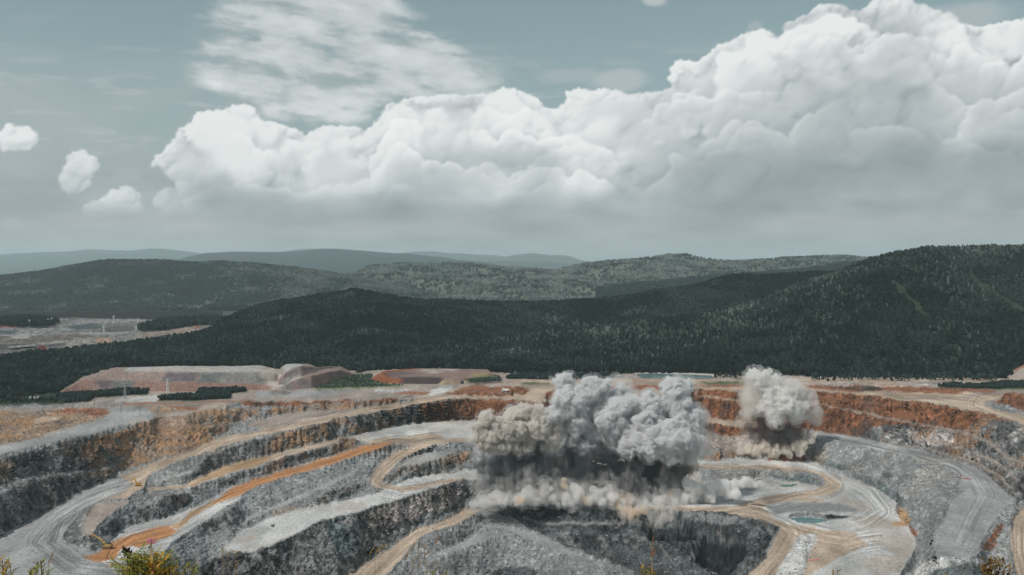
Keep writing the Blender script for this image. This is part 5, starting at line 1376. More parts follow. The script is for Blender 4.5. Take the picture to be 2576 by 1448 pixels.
part('jets', [q(1880,1120,14,0), q(1888,1112,9,0), q(1908,1116,9,-2), q(1935,1113,9,-3), q(1975,1112,9,-4), q(2004,1108,9,-3), q(2034,1096,8,0), q(1860,1128,12,0), q(1845,1135,10,2)], 1.2, kids=(8, 4), seed=777, mat=D_SPIKE)
part('skirt', [q(1862,1138,10,0), q(1880,1132,12,0), q(1900,1136,14,-2), q(1925,1128,15,-3), q(1950,1132,17,-4), q(1975,1130,15,-4), q(2000,1124,15,-3), q(2022,1122,14,-2), q(2040,1110,10,0), q(2047,1100,7,0), q(1985,1146,10,-5), q(1940,1148,12,-5), q(1910,1150,9,-4), q(2015,1138,12,-4)], .9, kids=(10, 6, 3), kr=(.46, .42, .5), seed=781, mat=dust_material('sandy_dust', (.95, .91, .85), .34, (.20, .14, .34, .62, .06)))
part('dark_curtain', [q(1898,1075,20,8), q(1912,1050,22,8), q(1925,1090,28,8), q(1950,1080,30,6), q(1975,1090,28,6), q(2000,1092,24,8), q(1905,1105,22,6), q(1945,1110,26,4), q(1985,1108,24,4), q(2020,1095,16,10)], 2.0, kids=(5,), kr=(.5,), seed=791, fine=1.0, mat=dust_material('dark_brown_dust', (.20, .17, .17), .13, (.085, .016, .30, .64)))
part('thin_dust', [q(1885,1000,30,20), q(1895,1030,34,20), q(1880,965,22,20), q(2045,1045,22,20), q(2055,1040,18,20), q(1880,1110,26,8), q(1870,1060,24,16), q(2010,970,26,20)], 2.0, kids=(6,), kr=(.5,), seed=795, fine=1.0, mat=dust_material('thin_sandy_dust', (.95, .90, .83), .035, (.05, .05, .34, .66)))
part('jet', [q(1964,1085,4,-2), q(1965,1095,4.5,-2), q(1966,1105,5,-2), q(1967,1115,5,-2), q(1967,1122,6,-2)], .7, kids=(6, 4), seed=797, mat=dust_material('brown_jet', (.6, .52, .5), .25))
print('smoke', round(time.time() - T0, 1))
# ------------------------------------------------------------------ woods
def leaf_material(name, dark, light):
    m, t, b = mat_new(name)
    a = nd(t, 'ShaderNodeAttribute', attribute_type='INSTANCER', attribute_name='tint')
    tc_ = nd(t, 'ShaderNodeTexCoord')
    n1 = nd(t, 'ShaderNodeTexNoise'); n1.inputs['Scale'].default_value = 5.0; n1.inputs['Detail'].default_value = 2
    t.links.new(tc_.outputs['Object'], n1.inputs['Vector'])
    ad = nd(t, 'ShaderNodeMath', operation='MULTIPLY_ADD'); ad.inputs[1].default_value = .7
    t.links.new(n1.outputs['Fac'], ad.inputs[0])
    sb = nd(t, 'ShaderNodeMath', operation='SUBTRACT'); sb.inputs[1].default_value = .35
    t.links.new(a.outputs['Fac'], sb.inputs[0]); t.links.new(sb.outputs[0], ad.inputs[2])
    mx = nd(t, 'ShaderNodeMix', data_type='RGBA'); mx.inputs[6].default_value = (*dark, 1); mx.inputs[7].default_value = (*light, 1)
    mx.clamp_factor = True
    t.links.new(ad.outputs[0], mx.inputs[0])
    t.links.new(mx.outputs[2], b.inputs['Base Color'])
    b.inputs['Roughness'].default_value = .9; b.inputs['Specular IOR Level'].default_value = .1
    return m
M_LEAF = leaf_material('leaves', (.005, .0125, .0115), (.052, .084, .075))
M_PALE = leaf_material('pale_leaves', (.04, .056, .048), (.19, .22, .19))
M_NEEDLE = leaf_material('needles', (.006, .015, .013), (.022, .042, .035))
M_BARK = plain('pale_bark', (.40, .38, .35), .9, 0, .3, 3)
M_BARK2 = plain('brown_bark', (.12, .09, .07), .9, 0, .3, 3)

def crown_mesh(kind, n, seed):
    rs = np.random.default_rng(seed)
    V, Q = [], []
    for k in range(n):
        if kind == 'birch':
            z = rs.uniform(.24, 1.0); r0 = .19 * math.sin(math.pi * min(1, (z - .2) / .82)) ** .7 + .015; s = rs.uniform(.05, .10)
        elif kind == 'round':
            z = rs.uniform(.18, 1.0); r0 = .30 * math.sin(math.pi * (z - .12) / .92) ** .6 + .01; s = rs.uniform(.07, .13)
        elif kind == 'conifer':
            z = rs.uniform(.12, 1.0); r0 = .21 * (1 - z) ** .8 * (.75 + .25 * math.sin(z * 40)) + .012; s = rs.uniform(.04, .09) * (1.3 - z * .7)
        else:
            z = rs.uniform(.03, 1.0); r0 = .5 * math.sin(math.pi * (z * .85 + .1)) ** .6; s = rs.uniform(.12, .22)
        a = rs.uniform(0, 2 * math.pi); r = r0 * math.sqrt(rs.uniform(.25, 1.0)) * rs.uniform(.8, 1.15)
        c = np.array((math.cos(a) * r, math.sin(a) * r, z))
        nv = np.array((math.cos(a), math.sin(a), rs.uniform(.1, 1.3))) + rs.normal(0, .45, 3); nv /= np.linalg.norm(nv)
        t1 = np.cross(nv, rs.normal(0, 1, 3)); t1 /= np.linalg.norm(t1); t2 = np.cross(nv, t1)
        b = len(V)
        k5 = [(-1, -.7), (.2, -1.05), (1, -.1), (.5, .95), (-.7, .8)]
        ctr = c + nv * s * .35
        V.append(ctr)
        for u, v in k5:
            V.append(c + t1 * u * s * rs.uniform(.7, 1.2) + t2 * v * s * rs.uniform(.7, 1.2))
        Q += [(b, b + 1 + i, b + 1 + (i + 1) % 5) for i in range(5)]
    me = np_mesh('crown', np.array(V), np.array(Q), smooth=False)
    return me
def trunk_mesh(h, r, seed, limbs=4):
    rs = random.Random(seed)
    bm = bmesh.new()
    def tube(p0, p1, r0, r1, n=5):
        d = (Vector(p1) - Vector(p0)); q = d.to_track_quat('Z', 'Y')
        a = [bm.verts.new(Vector(p0) + q @ Vector((math.cos(2 * math.pi * k / n) * r0, math.sin(2 * math.pi * k / n) * r0, 0))) for k in range(n)]
        b = [bm.verts.new(Vector(p1) + q @ Vector((math.cos(2 * math.pi * k / n) * r1, math.sin(2 * math.pi * k / n) * r1, 0))) for k in range(n)]
        for k in range(n):
            bm.faces.new((a[k], a[(k + 1) % n], b[(k + 1) % n], b[k]))
    pts = [(0, 0, -.03), (.006, .004, h * .4), (-.004, .008, h * .75), (.004, 0, h)]
    for k in range(3):
        tube(pts[k], pts[k + 1], r * (1 - k * .28), r * (1 - (k + 1) * .28))
    for k in range(limbs):
        z = h * rs.uniform(.45, .9); a = rs.uniform(0, 6.28); l = rs.uniform(.07, .13)
        tube((0, 0, z), (math.cos(a) * l, math.sin(a) * l, z + l * .8), r * .4, r * .15, 4)
    me = bpy.data.meshes.new('trunk'); bm.to_mesh(me); bm.free()
    return me
KINDS = [('birch_tree', 'birch', M_LEAF, M_BARK, 70), ('broadleaf_tree', 'round', M_LEAF, M_BARK2, 70), ('pine_tree', 'conifer', M_NEEDLE, M_BARK2, 80), ('bush', 'bush', M_LEAF, M_BARK2, 46), ('birch_tree', 'birch', M_PALE, M_BARK, 70)]
CROWN, TRUNK = [], []
for k, (nm, kd, ml, mb, n) in enumerate(KINDS):
    c = crown_mesh(kd, n, 500 + k); c.materials.append(ml)
    t_ = trunk_mesh(.9 if kd != 'bush' else .35, .016 if kd != 'bush' else .03, 520 + k); t_.materials.append(mb)
    CROWN.append(c); TRUNK.append(t_)
TREE_PROTO = {}
def place_tree(kind, p, h, rz, tint, label, group):
    nm = KINDS[kind][0]
    if kind not in TREE_PROTO:
        e = empty(nm)
        c = link('crown', CROWN[kind], parent=e); t_ = link('trunk', TRUNK[kind], parent=e)
        TREE_PROTO[kind] = (e, c, t_)
    else:
        e0, c0, t0 = TREE_PROTO[kind]
        e = e0.copy(); COL.objects.link(e)
        c = c0.copy(); COL.objects.link(c); c.parent = e
        t_ = t0.copy(); COL.objects.link(t_); t_.parent = e
    e.location = [float(v) for v in p]; e.rotation_euler = (0, 0, rz); e.scale = (h * random.uniform(.85, 1.25), h * random.uniform(.85, 1.25), h)
    c['tint'] = float(tint)
    return tag(e, label, 'bush' if kind == 3 else 'tree', group)

def scatter(name, P, S, tint, kinds, protos, label=None):
    """one mass: points of a mesh, an instance on each (geometry nodes)"""
    n = len(P)
    me = bpy.data.meshes.new(name)
    me.vertices.add(n); me.vertices.foreach_set('co', np.ascontiguousarray(P, np.float32).ravel())
    def attr(nm, typ, arr):
        a = me.attributes.new(nm, typ, 'POINT')
        a.data.foreach_set('vector' if typ == 'FLOAT_VECTOR' else 'value', np.ascontiguousarray(arr).ravel())
    attr('scl', 'FLOAT_VECTOR', np.asarray(S, np.float32)); attr('tint', 'FLOAT', np.asarray(tint, np.float32))
    attr('spin', 'FLOAT_VECTOR', np.stack([np.zeros(n), np.zeros(n), RNG.uniform(0, 6.28, n)], 1).astype(np.float32))
    attr('sort', 'INT', np.asarray(kinds, np.int32))
    o = link(name, me)
    ng = bpy.data.node_groups.new(name + '_scatter', 'GeometryNodeTree')
    ng.interface.new_socket('Geometry', in_out='INPUT', socket_type='NodeSocketGeometry')
    ng.interface.new_socket('Geometry', in_out='OUTPUT', socket_type='NodeSocketGeometry')
    gi = ng.nodes.new('NodeGroupInput'); go = ng.nodes.new('NodeGroupOutput')
    def named(nm, typ):
        a = ng.nodes.new('GeometryNodeInputNamedAttribute'); a.data_type = typ; a.inputs[0].default_value = nm
        return a.outputs[0]
    scl, spin, srt = named('scl', 'FLOAT_VECTOR'), named('spin', 'FLOAT_VECTOR'), named('sort', 'INT')
    e2r = ng.nodes.new('FunctionNodeEulerToRotation'); ng.links.new(spin, e2r.inputs[0])
    jn = ng.nodes.new('GeometryNodeJoinGeometry')
    for k, obs in protos.items():
        j2 = ng.nodes.new('GeometryNodeJoinGeometry')
        for ob in obs:
            oi = ng.nodes.new('GeometryNodeObjectInfo'); oi.inputs[0].default_value = ob; oi.transform_space = 'ORIGINAL'
            ng.links.new(oi.outputs['Geometry'], j2.inputs[0])
        cmp_ = ng.nodes.new('FunctionNodeCompare'); cmp_.data_type = 'INT'; cmp_.operation = 'EQUAL'
        ng.links.new(srt, cmp_.inputs[2]); cmp_.inputs[3].default_value = k
        ip = ng.nodes.new('GeometryNodeInstanceOnPoints')
        ng.links.new(gi.outputs[0], ip.inputs['Points']); ng.links.new(cmp_.outputs[0], ip.inputs['Selection']); ng.links.new(j2.outputs[0], ip.inputs['Instance'])
        ng.links.new(e2r.outputs[0], ip.inputs['Rotation']); ng.links.new(scl, ip.inputs['Scale'])
        ng.links.new(ip.outputs[0], jn.inputs[0])
    ng.links.new(jn.outputs[0], go.inputs[0])
    md = o.modifiers.new('scatter', 'NODES'); md.node_group = ng
    tag(o, label, kind='stuff')
    return o

def grow_on(hill_key, n, tmax=1.03):
    """random points on a hill, even over its ground"""
    V, T, xs = HILLS[hill_key]
    A = np.linalg.norm(np.cross(V[1:, :-1] - V[:-1, :-1], V[:-1, 1:] - V[:-1, :-1]), axis=2)
    A = np.where(T[:-1, :-1] < tmax, A, 0)
    k = RNG.choice(A.size, n, p=(A / A.sum()).ravel())
    i, j = np.unravel_index(k, A.shape)
    u, v = RNG.uniform(0, 1, n)[:, None], RNG.uniform(0, 1, n)[:, None]
    P = (V[i, j] * (1 - u) + V[i + 1, j] * u) * (1 - v) + (V[i, j + 1] * (1 - u) + V[i + 1, j + 1] * u) * v
    return P, T[i, j] + v[:, 0] * (T[i, np.minimum(j + 1, T.shape[1] - 1)] - T[i, j])
def pix(P):
    return FW / 2 + F * P[:, 0] / P[:, 1], HZ - F * P[:, 2] / P[:, 1]
def tree_sizes(n, h0, h1, w=.24):
    h = RNG.uniform(h0, h1, n); r = RNG.uniform(.85, 1.3, n)
    return np.stack([h * r, h * r, h], 1)

# --- single trees: the ones that stand foremost
single = 0
def row(poly_pts, n, kinds, h, label, group, sink=.2, spread=3.0, hh=None):
    global single
    a = np.asarray(poly_pts, float)
    L = np.concatenate([[0], np.cumsum(np.hypot(*np.diff(a, axis=0).T))])
    for k in range(n):
        s = L[-1] * (k + random.uniform(.1, .9)) / n
        x = np.interp(s, L, a[:, 0]); y = np.interp(s, L, a[:, 1]) + random.uniform(-spread, spread)
        p = at(x, y); p[2] -= sink
        kd = random.choice(kinds)
        place_tree(kd, p, random.uniform(*h), random.uniform(0, 6.28), random.uniform(.2, .75), label, group)
        single += 1
row([(396,1006),(440,1003),(480,1001),(520,1000),(560,1000),(580,996)], 46, (2, 1, 0), (5, 8), 'young dark tree in the clump between the white yard and the grey rim track', 'young trees in the clump right of the white yard')
row([(500,994),(530,989),(560,984),(600,982),(618,987)], 26, (2, 1), (6, 9), 'taller dark tree at the right end of the clump beneath the pinkish spoil slope', 'taller trees under the spoil heap')
row([(158,1012),(200,1010),(235,1008)], 14, (1, 0), (3, 5), 'low green tree beside the rim track at the left end of the tree belt', 'low trees along the rim track')
row([(210,1000),(260,996),(310,992),(350,989),(372,990)], 44, (1, 2, 0), (5, 8), 'green tree in the narrow belt at the foot of the terraced spoil heap', 'trees in the belt below the spoil heap')
row([(-20,1014),(40,1013),(90,1012),(150,1011)], 40, (0, 1, 2), (6, 9), 'bushy green tree at the front edge of the wood in the lower left', 'trees at the front of the left wood')
row([(1310,948),(1400,949),(1500,948),(1565,946)], 34, (0, 1), (7, 11), 'small green tree by the rim road behind the dust plume', 'trees by the rim road behind the plume')
row([(1795,950),(1830,950),(1870,949)], 14, (2, 1), (7, 10), 'dark tree at the right end of the settling pond', 'trees at the end of the settling pond')
row([(2040,957),(2120,957),(2200,957),(2300,958),(2420,958),(2510,957)], 56, (0, 1, 2), (9, 14), 'tree at the foot of the big wooded hill, along the pale rim road', 'trees at the foot of the wooded hill')
row([(2365,979),(2420,977),(2480,974),(2540,970),(2590,968)], 26, (1, 2), (4, 6.5), 'low dark tree in the strip between the pale bank and the orange road', 'low trees on the right-hand rim')
PRO = {k: (v[1], v[2]) for k, v in TREE_PROTO.items()}
b_ = place_tree(3, at(800, 975), 3.0, 0, .7, 'rounded green bush at the near edge of the bright meadow', None)
PRO[3] = (TREE_PROTO[3][1], TREE_PROTO[3][2])
place_tree(4, at(1296, 950), 11.0, 0, .5, 'pale birch at the left end of the tree row behind the big plume', None)
PRO[4] = (TREE_PROTO[4][1], TREE_PROTO[4][2])

def patches(P, s, seed):
    return fbm2(P[:, 0] / s, P[:, 1] / s, 4, seed)
# the big hill: birch and pine, paler towards the crest, a grassy gully
P, T = grow_on('wooded_hill', 30000)
fx, fy = pix(P)
gl = [(2600,800),(2530,760),(2480,730),(2440,695)]; g2 = [(2330,800),(2300,770),(2270,735),(2240,712)]
d1, _ = seg_dist(fx, fy, gl); d2, _ = seg_dist(fx, fy, g2)
keep = (np.abs(d1) > 5 + 5 * RNG.random(len(P))) & (np.abs(d2) > 5 + 6 * RNG.random(len(P)))
P, T, fx, fy = P[keep], T[keep], fx[keep], fy[keep]
n1 = patches(P, 60, 601)
kd = np.where(RNG.random(len(P)) < np.clip(.30 + (n1 - .5) * 2 + T * .35, .1, .9), 0, np.where(RNG.random(len(P)) < .45, 2, 1))
kd = np.where(RNG.random(len(P)) < np.clip((T - .35) * .55 + (patches(P, 120, 603) - .5) * 1.1, 0, .55), 4, kd)
tint = np.clip(.10 + .34 * T + (n1 - .5) * .9 + (patches(P, 220, 605) - .5) * .7 + RNG.normal(0, .12, len(P)), 0, 1)  # broad patches and darker foot put cloud shadow and shade into the tint
scatter('forest', P, tree_sizes(len(P), 9, 15), tint, kd, PRO, 'dense birch and pine forest covering the big right-hand hill')
P, T = grow_on('wooded_hill.001', 38000)
n1 = patches(P, 80, 611)
fx, fy = pix(P)
kd = np.where(RNG.random(len(P)) < np.clip(.22 + (n1 - .5) * 2, .05, .9), 0, np.where(RNG.random(len(P)) < .5, 2, 1))
kd = np.where(RNG.random(len(P)) < np.clip((patches(P, 110, 613) - .62) * 3, 0, .5), 4, kd)
tint = np.clip(.14 + (n1 - .5) * 1.0 + (patches(P, 260, 615) - .5) * .8 + RNG.normal(0, .10, len(P)) + .12 * sstep(1500, 700, fx) * RNG.random(len(P)), 0, 1)  # the broadest patches paint cloud shadow into the leaf tint
scatter('forest', P, tree_sizes(len(P), 10, 17), tint, kd, PRO, 'dark forest on the long middle ridge behind the spoil heaps')
# level wood at the left and behind the heaps
def flat_points(poly, n, h):
    a = np.asarray(poly)
    out = []
    w = at(a[:, 0], a[:, 1], h)
    x0, x1, y0, y1 = w[:, 0].min(), w[:, 0].max(), w[:, 1].min(), w[:, 1].max()
    X_, Y_ = RNG.uniform(x0, x1, n), RNG.uniform(y0, y1, n)
    m = inside(X_, Y_, [tuple(q[:2]) for q in w])
    return np.stack([X_[m], Y_[m], np.full(m.sum(), -float(h))], 1)
lw = [(-300,925),(0,913),(60,909),(120,904),(210,890),(300,880),(340,876),(440,884),(600,895),(900,915),(1300,925),(1290,946),(1200,928),(1050,925),(960,932),(900,944),(860,921),(700,915),(450,919),(310,924),(270,935),(205,955),(140,996),(0,1012),(-300,1018)]
P = flat_points(lw, 60000, 203.5)
P = P[RNG.random(len(P)) < .55]
n1 = patches(P, 50, 621)
kd = np.where(RNG.random(len(P)) < .3, 0, np.where(RNG.random(len(P)) < .5, 2, 1))
scatter('forest', P, tree_sizes(len(P), 7, 12), np.clip(.16 + (n1 - .5) * 1.1 + RNG.normal(0, .13, len(P)), 0, 1), kd, PRO, 'level green wood at the left, running behind the spoil heaps')
# tall birches at the edge of the far clearing
P = flat_points([(348,830),(350,838),(420,834),(500,824),(560,822),(600,812),(520,806),(400,814)], 1500, 178)
scatter('forest', P, tree_sizes(len(P), 14, 19), np.clip(RNG.normal(.4, .2, len(P)), 0, 1), np.zeros(len(P), int), PRO, 'tall birch stand along the far clearing')
# belts whose front rows stand singly
P = np.concatenate([flat_points(U1((560,500),(900,482),(1250,448),(1470,455),(1480,478),(1200,500),(950,518),(880,560),(640,574)), 4200, 200.4), flat_points(U1((1580,545),(1650,518),(1980,498),(2010,445),(2250,405),(2455,418),(2470,455),(2320,478),(2310,528),(2000,543)), 3600, 200.4),
                    flat_points(U4((1700,408),(1850,388),(2100,402),(2250,382),(2400,368),(2900,378),(2900,428),(2300,432),(2000,428)), 2600, 200.4), flat_points(U3((-60,330),(0,300),(400,290),(1000,300),(1080,310),(1000,325),(400,338)), 3000, 200.2)])
scatter('thicket', P, tree_sizes(len(P), 3.5, 7), np.clip(RNG.normal(.42, .18, len(P)), 0, 1), RNG.choice([0, 1, 2], len(P), p=[.25, .5, .25]), PRO, 'thick young growth filling the tree belts on the pit rim')
P = np.concatenate([flat_points(U2((545,403),(750,340),(1000,286),(1170,282),(1155,335),(1265,376),(1500,394),(1300,408),(900,418),(640,428)), 2200, 200.3), flat_points(U2((2090,330),(2300,290),(2440,300),(2480,345),(2200,365)), 900, 196.0)])
n1 = patches(P, 25, 631)
scatter('meadow_shrubs', P, np.repeat(RNG.uniform(1.0, 3.2, (len(P), 1)), 3, 1) * np.array((1.2, 1.2, .8)), np.clip(.75 + (n1 - .5) * 1.2, .3, 1.6), np.full(len(P), 3), PRO, 'bright green shrubs over the meadow between the heaps')
# farther woods
for key, n, h0, h1, base, amp, lab in (('far_hill', 26000, 17, 25, .30, .8, 'dark forest on the far hill at the left'), ('far_hill.001', 36000, 17, 26, 1.05, 1.6, 'pale open forest on the far hills'), ('far_hill.002', 9000, 17, 25, .25, .6, 'dark forest on the far middle ridge')):
    P, T = grow_on(key, n, 1.02)
    n1 = patches(P, 160, 641)
    if key == 'far_hill.001':
        k_ = RNG.random(len(P)) < np.clip(.25 + (n1 - .42) * 4, .12, 1); P, n1 = P[k_], n1[k_]
    ks = RNG.choice([0, 1, 2], len(P), p=[.4, .35, .25])
    if key == 'far_hill.001':
        pass
    if key == 'far_hill':
        fx, fy = pix(P)
        ks = np.where(RNG.random(len(P)) < np.clip(sstep(520, 760, fx) * .75 + (n1 - .55) * 2.2, 0, .8), 4, ks)
    if key == 'far_hill.001':
        ks = np.where(RNG.random(len(P)) < np.clip(.55 + (n1 - .5) * 3, .05, .95), 4, ks); base = .45
    scatter('forest', P, tree_sizes(len(P), h0, h1) * np.array((1.7, 1.7, 1)), np.clip(base + (n1 - .5) * amp + RNG.normal(0, .15, len(P)), 0, 1.35), ks, PRO, lab)
P = flat_points([(-300,818),(0,806),(60,800),(110,803),(150,812),(130,822),(60,824),(0,818),(-300,824)], 6000, 171)
scatter('forest', P, tree_sizes(len(P), 9, 14), np.clip(RNG.normal(.25, .15, len(P)), 0, 1), RNG.choice([0, 1, 2], len(P)), PRO, 'dark wood among the far workings at the left edge')
print('trees', single, round(time.time() - T0, 1))
# ------------------------------------------------------------------ small builder
class MB:
    def __init__(s): s.v, s.f = [], []
    def add(s, V, Fc):
        o = len(s.v); s.v += [tuple(p) for p in V]; s.f += [tuple(i + o for i in f) for f in Fc]
        return s
    def box(s, c, d, taper=1.0, rot=0.0, bev=.12):
        """box with cut corners; taper shrinks the top"""
        x, y, z = d[0] / 2, d[1] / 2, d[2] / 2
        b = min(bev, x * .6, y * .6)
        ring = [(-x + b, -y), (x - b, -y), (x, -y + b), (x, y - b), (x - b, y), (-x + b, y), (-x, y - b), (-x, -y + b)]
        V = [(px, py, -z) for px, py in ring] + [(px, py, z - b * .6) for px, py in ring] + [(px * taper * (1 - b / max(x, .01) * .5), py * (1 - b / max(y, .01) * .5), z) for px, py in ring]
        cr, sr = math.cos(rot), math.sin(rot)
        V = [(c[0] + px * cr + pz * sr, c[1] + py, c[2] - px * sr + pz * cr) for px, py, pz in V]
        n = 8
        Fc = [tuple(range(n - 1, -1, -1)), tuple(range(2 * n, 3 * n))]
        for k in range(2):
            Fc += [(k * n + i, k * n + (i + 1) % n, (k + 1) * n + (i + 1) % n, (k + 1) * n + i) for i in range(n)]
        return s.add(V, Fc)
    def tube(s, pts, r, n=6, cap=True):
        rr = r if isinstance(r, (list, tuple)) else [r] * len(pts)
        V, Fc = [], []
        P = [Vector(p) for p in pts]
        for k, p in enumerate(P):
            d = (P[min(k + 1, len(P) - 1)] - P[max(k - 1, 0)]).normalized()
            a = d.cross(Vector((0, 0, 1)) if abs(d.z) < .95 else Vector((1, 0, 0))).normalized(); b = d.cross(a)
            V += [p + (a * math.cos(2 * math.pi * i / n) + b * math.sin(2 * math.pi * i / n)) * rr[k] for i in range(n)]
        for k in range(len(P) - 1):
            Fc += [(k * n + i, k * n + (i + 1) % n, (k + 1) * n + (i + 1) % n, (k + 1) * n + i) for i in range(n)]
        if cap:
            Fc += [tuple(range(n)), tuple(range((len(P) - 1) * n, len(P) * n))]
        return s.add(V, Fc)
    def beam(s, pts, w, h):
        """box-section arm in the XZ plane; h may vary"""
        hh = h if isinstance(h, (list, tuple)) else [h] * len(pts)
        V, Fc = [], []
        for k, p in enumerate(pts):
            a = pts[max(k - 1, 0)]; b = pts[min(k + 1, len(pts) - 1)]
            dx, dz = b[0] - a[0], b[1] - a[1]; L = math.hypot(dx, dz); nx_, nz_ = -dz / L, dx / L
            for sy in (-1, 1):
                V += [(p[0] + nx_ * hh[k] / 2, sy * w / 2, p[1] + nz_ * hh[k] / 2), (p[0] - nx_ * hh[k] / 2, sy * w / 2, p[1] - nz_ * hh[k] / 2)]
        for k in range(len(pts) - 1):
            a, b = k * 4, k * 4 + 4
            Fc += [(a, b, b + 2, a + 2), (a + 1, a + 3, b + 3, b + 1), (a, a + 1, b + 1, b), (a + 2, b + 2, b + 3, a + 3)]
        e = (len(pts) - 1) * 4
        Fc += [(0, 2, 3, 1), (e, e + 1, e + 3, e + 2)]
        return s.add(V, Fc)
    def disc(s, c, r, w, n=14):
        """wheel lying along Y"""
        V = []
        for y, q in ((-w / 2, .55), (-w / 2, .92), (-w * .32, 1), (w * .32, 1), (w / 2, .92), (w / 2, .55)):
            V += [(c[0] + math.cos(2 * math.pi * i / n) * r * q, c[1] + y, c[2] + math.sin(2 * math.pi * i / n) * r * q) for i in range(n)]
        Fc = [(k * n + i, k * n + (i + 1) % n, (k + 1) * n + (i + 1) % n, (k + 1) * n + i) for k in range(5) for i in range(n)]
        Fc += [tuple(range(n)), tuple(range(5 * n, 6 * n))]
        return s.add(V, Fc)
    def build(s, name, mat, parent=None, smooth=False):
        me = bpy.data.meshes.new(name); me.from_pydata(s.v, [], s.f); me.update()
        bm = bmesh.new(); bm.from_mesh(me); bmesh.ops.recalc_face_normals(bm, faces=bm.faces); bm.to_mesh(me); bm.free()
        if smooth: me.polygons.foreach_set('use_smooth', np.ones(len(me.polygons), bool))
        return link(name, me, mat, parent)

M_YEL = plain('yellow_paint', (.60, .30, .035), .5, 0, .16, .8)
M_YEL2 = plain('worn_yellow_paint', (.42, .27, .10), .6, 0, .25, .6)
M_OR = plain('orange_paint', (.62, .20, .03), .5, 0, .15, .8)
M_BLK = plain('black_steel', (.025, .025, .026), .6, 0, .3, 1)
M_GLS = plain('dark_glass', (.02, .025, .03), .1, 0, .1, 1)
M_STL = plain('galvanised_steel', (.34, .35, .36), .5, .2, .2, .5)
M_WHT = plain('white_paint', (.68, .68, .66), .5, 0, .12, .6)
M_RED = plain('red_paint', (.52, .06, .05), .5, 0, .15, .6)
M_WOOD = plain('grey_timber', (.12, .11, .10), .9, 0, .3, 1)
M_CONC = plain('concrete', (.50, .49, .46), .9, 0, .15, 1)
M_TYR = plain('tyre_rubber', (.03, .03, .03), .9, 0, .3, 2)

def excavator(p, rz, k, paint, label, boom, stick, group=None, boom_h=(1.1, .9, .6), vest=False):
    """k = scale; boom and stick are lists of (x, z) from the machine's centre"""
    e = tag(empty('excavator', p, rz), label, 'excavator', group)
    for sy in (-1, 1):
        t = MB()
        prof = [(-3.1, .55), (-2.7, .12), (2.7, .12), (3.1, .55), (2.7, 1.02), (-2.7, 1.02)]
        V = [(x * k, sy * (1.55 + w) * k, z * k) for w in (-.32, .32) for x, z in prof]
        t.add(V, [(0, 1, 2, 3, 4, 5), (11, 10, 9, 8, 7, 6)] + [(i, (i + 1) % 6, 6 + (i + 1) % 6, 6 + i) for i in range(6)])
        tr = t.build('track', M_BLK, e)
        w = MB()
        for x in (-2.3, -1.15, 0, 1.15, 2.3):
            w.disc((x * k, sy * 1.88 * k, .5 * k), .34 * k, .1 * k, 10)
        w.build('roller', M_YEL2, tr)
    MB().box((0, 0, .95 * k), (2.6 * k, 2.4 * k, .6 * k)).build('undercarriage', M_BLK, e)
    b = MB().box((-.7 * k, 0, 2.0 * k), (4.6 * k, 3.2 * k, 1.5 * k), .97, 0, .25 * k)
    body = b.build('body', paint, e)
    MB().box((-3.25 * k, 0, 1.95 * k), (1.1 * k, 3.2 * k, 1.45 * k), .9, 0, .4 * k).build('counterweight', paint, e)
    MB().box((-1.6 * k, .2 * k, 2.98 * k), (2.4 * k, 2.2 * k, .5 * k), .9, 0, .15 * k).build('engine_cover', M_BLK, e)
    MB().tube([(-2.1 * k, -.6 * k, 3.1 * k), (-2.1 * k, -.6 * k, 3.9 * k)], .12 * k).build('exhaust', M_BLK, e)
    cab = MB().box((1.15 * k, 1.0 * k, 2.75 * k), (1.7 * k, 1.2 * k, 1.9 * k), .86, 0, .12 * k).build('cab', paint, e)
    MB().box((1.25 * k, 1.0 * k, 3.0 * k), (1.55 * k, 1.26 * k, .85 * k), .92, 0, .1 * k).build('window', M_GLS, cab)
    bm_ = MB().beam([(x * k, z * k) for x, z in boom], .75 * k, [h * k for h in boom_h] if len(boom_h) == len(boom) else .8 * k).build('boom', paint, e)
    m = len(boom) // 2
    MB().tube([(1.6 * k, 0, 1.9 * k), (boom[m][0] * .8 * k, 0, boom[m][1] * .86 * k)], .14 * k).build('cylinder', M_BLK, bm_)
    st = MB().beam([(x * k, z * k) for x, z in stick], .5 * k, [.75 * k, .5 * k]).build('stick', paint, e)
    x, z = stick[-1]
    q = MB()
    prof = [(.15, .25), (.55, -.1), (.6, -.8), (.15, -1.25), (-.75, -1.15), (-.35, -.55)]
    V = [((x + a) * k, sy * .7 * k, (z + c) * k) for sy in (-1, 1) for a, c in prof]
    q.add(V, [(0, 1, 2, 3, 4, 5), (11, 10, 9, 8, 7, 6)] + [(i, (i + 1) % 6, 6 + (i + 1) % 6, 6 + i) for i in range(5)])
    bk = q.build('bucket', M_BLK, e)
    tt = MB()
    for y in (-.5, -.17, .17, .5):
        tt.box(((x - .8) * k, y * k, (z - 1.15) * k), (.3 * k, .12 * k, .12 * k), 1, 0, .01)
    tt.build('teeth', M_STL, bk)
    return e
excavator(vat(347, 1223), math.radians(184), .98, M_YEL, 'small bright yellow excavator at the edge of the tan haul road',
          [(1.2, 2.2), (2.4, 5.6), (4.4, 8.1), (6.6, 8.4)], [(6.0, 8.7), (7.3, 3.2)], boom_h=(.9, 1.3, 1.2, .7))
excavator(vat(268, 1380), math.radians(171), 1.55, M_YEL2, 'long-reach excavator with its arm bent down at the end of the orange road',
          [(1.0, 2.2), (3.0, 4.8), (6.2, 6.6), (9.6, 8.1)], [(9.3, 8.5), (9.4, .9)], boom_h=(.8, 1.0, .75, .5))
p = at(498, 829, 178.2)
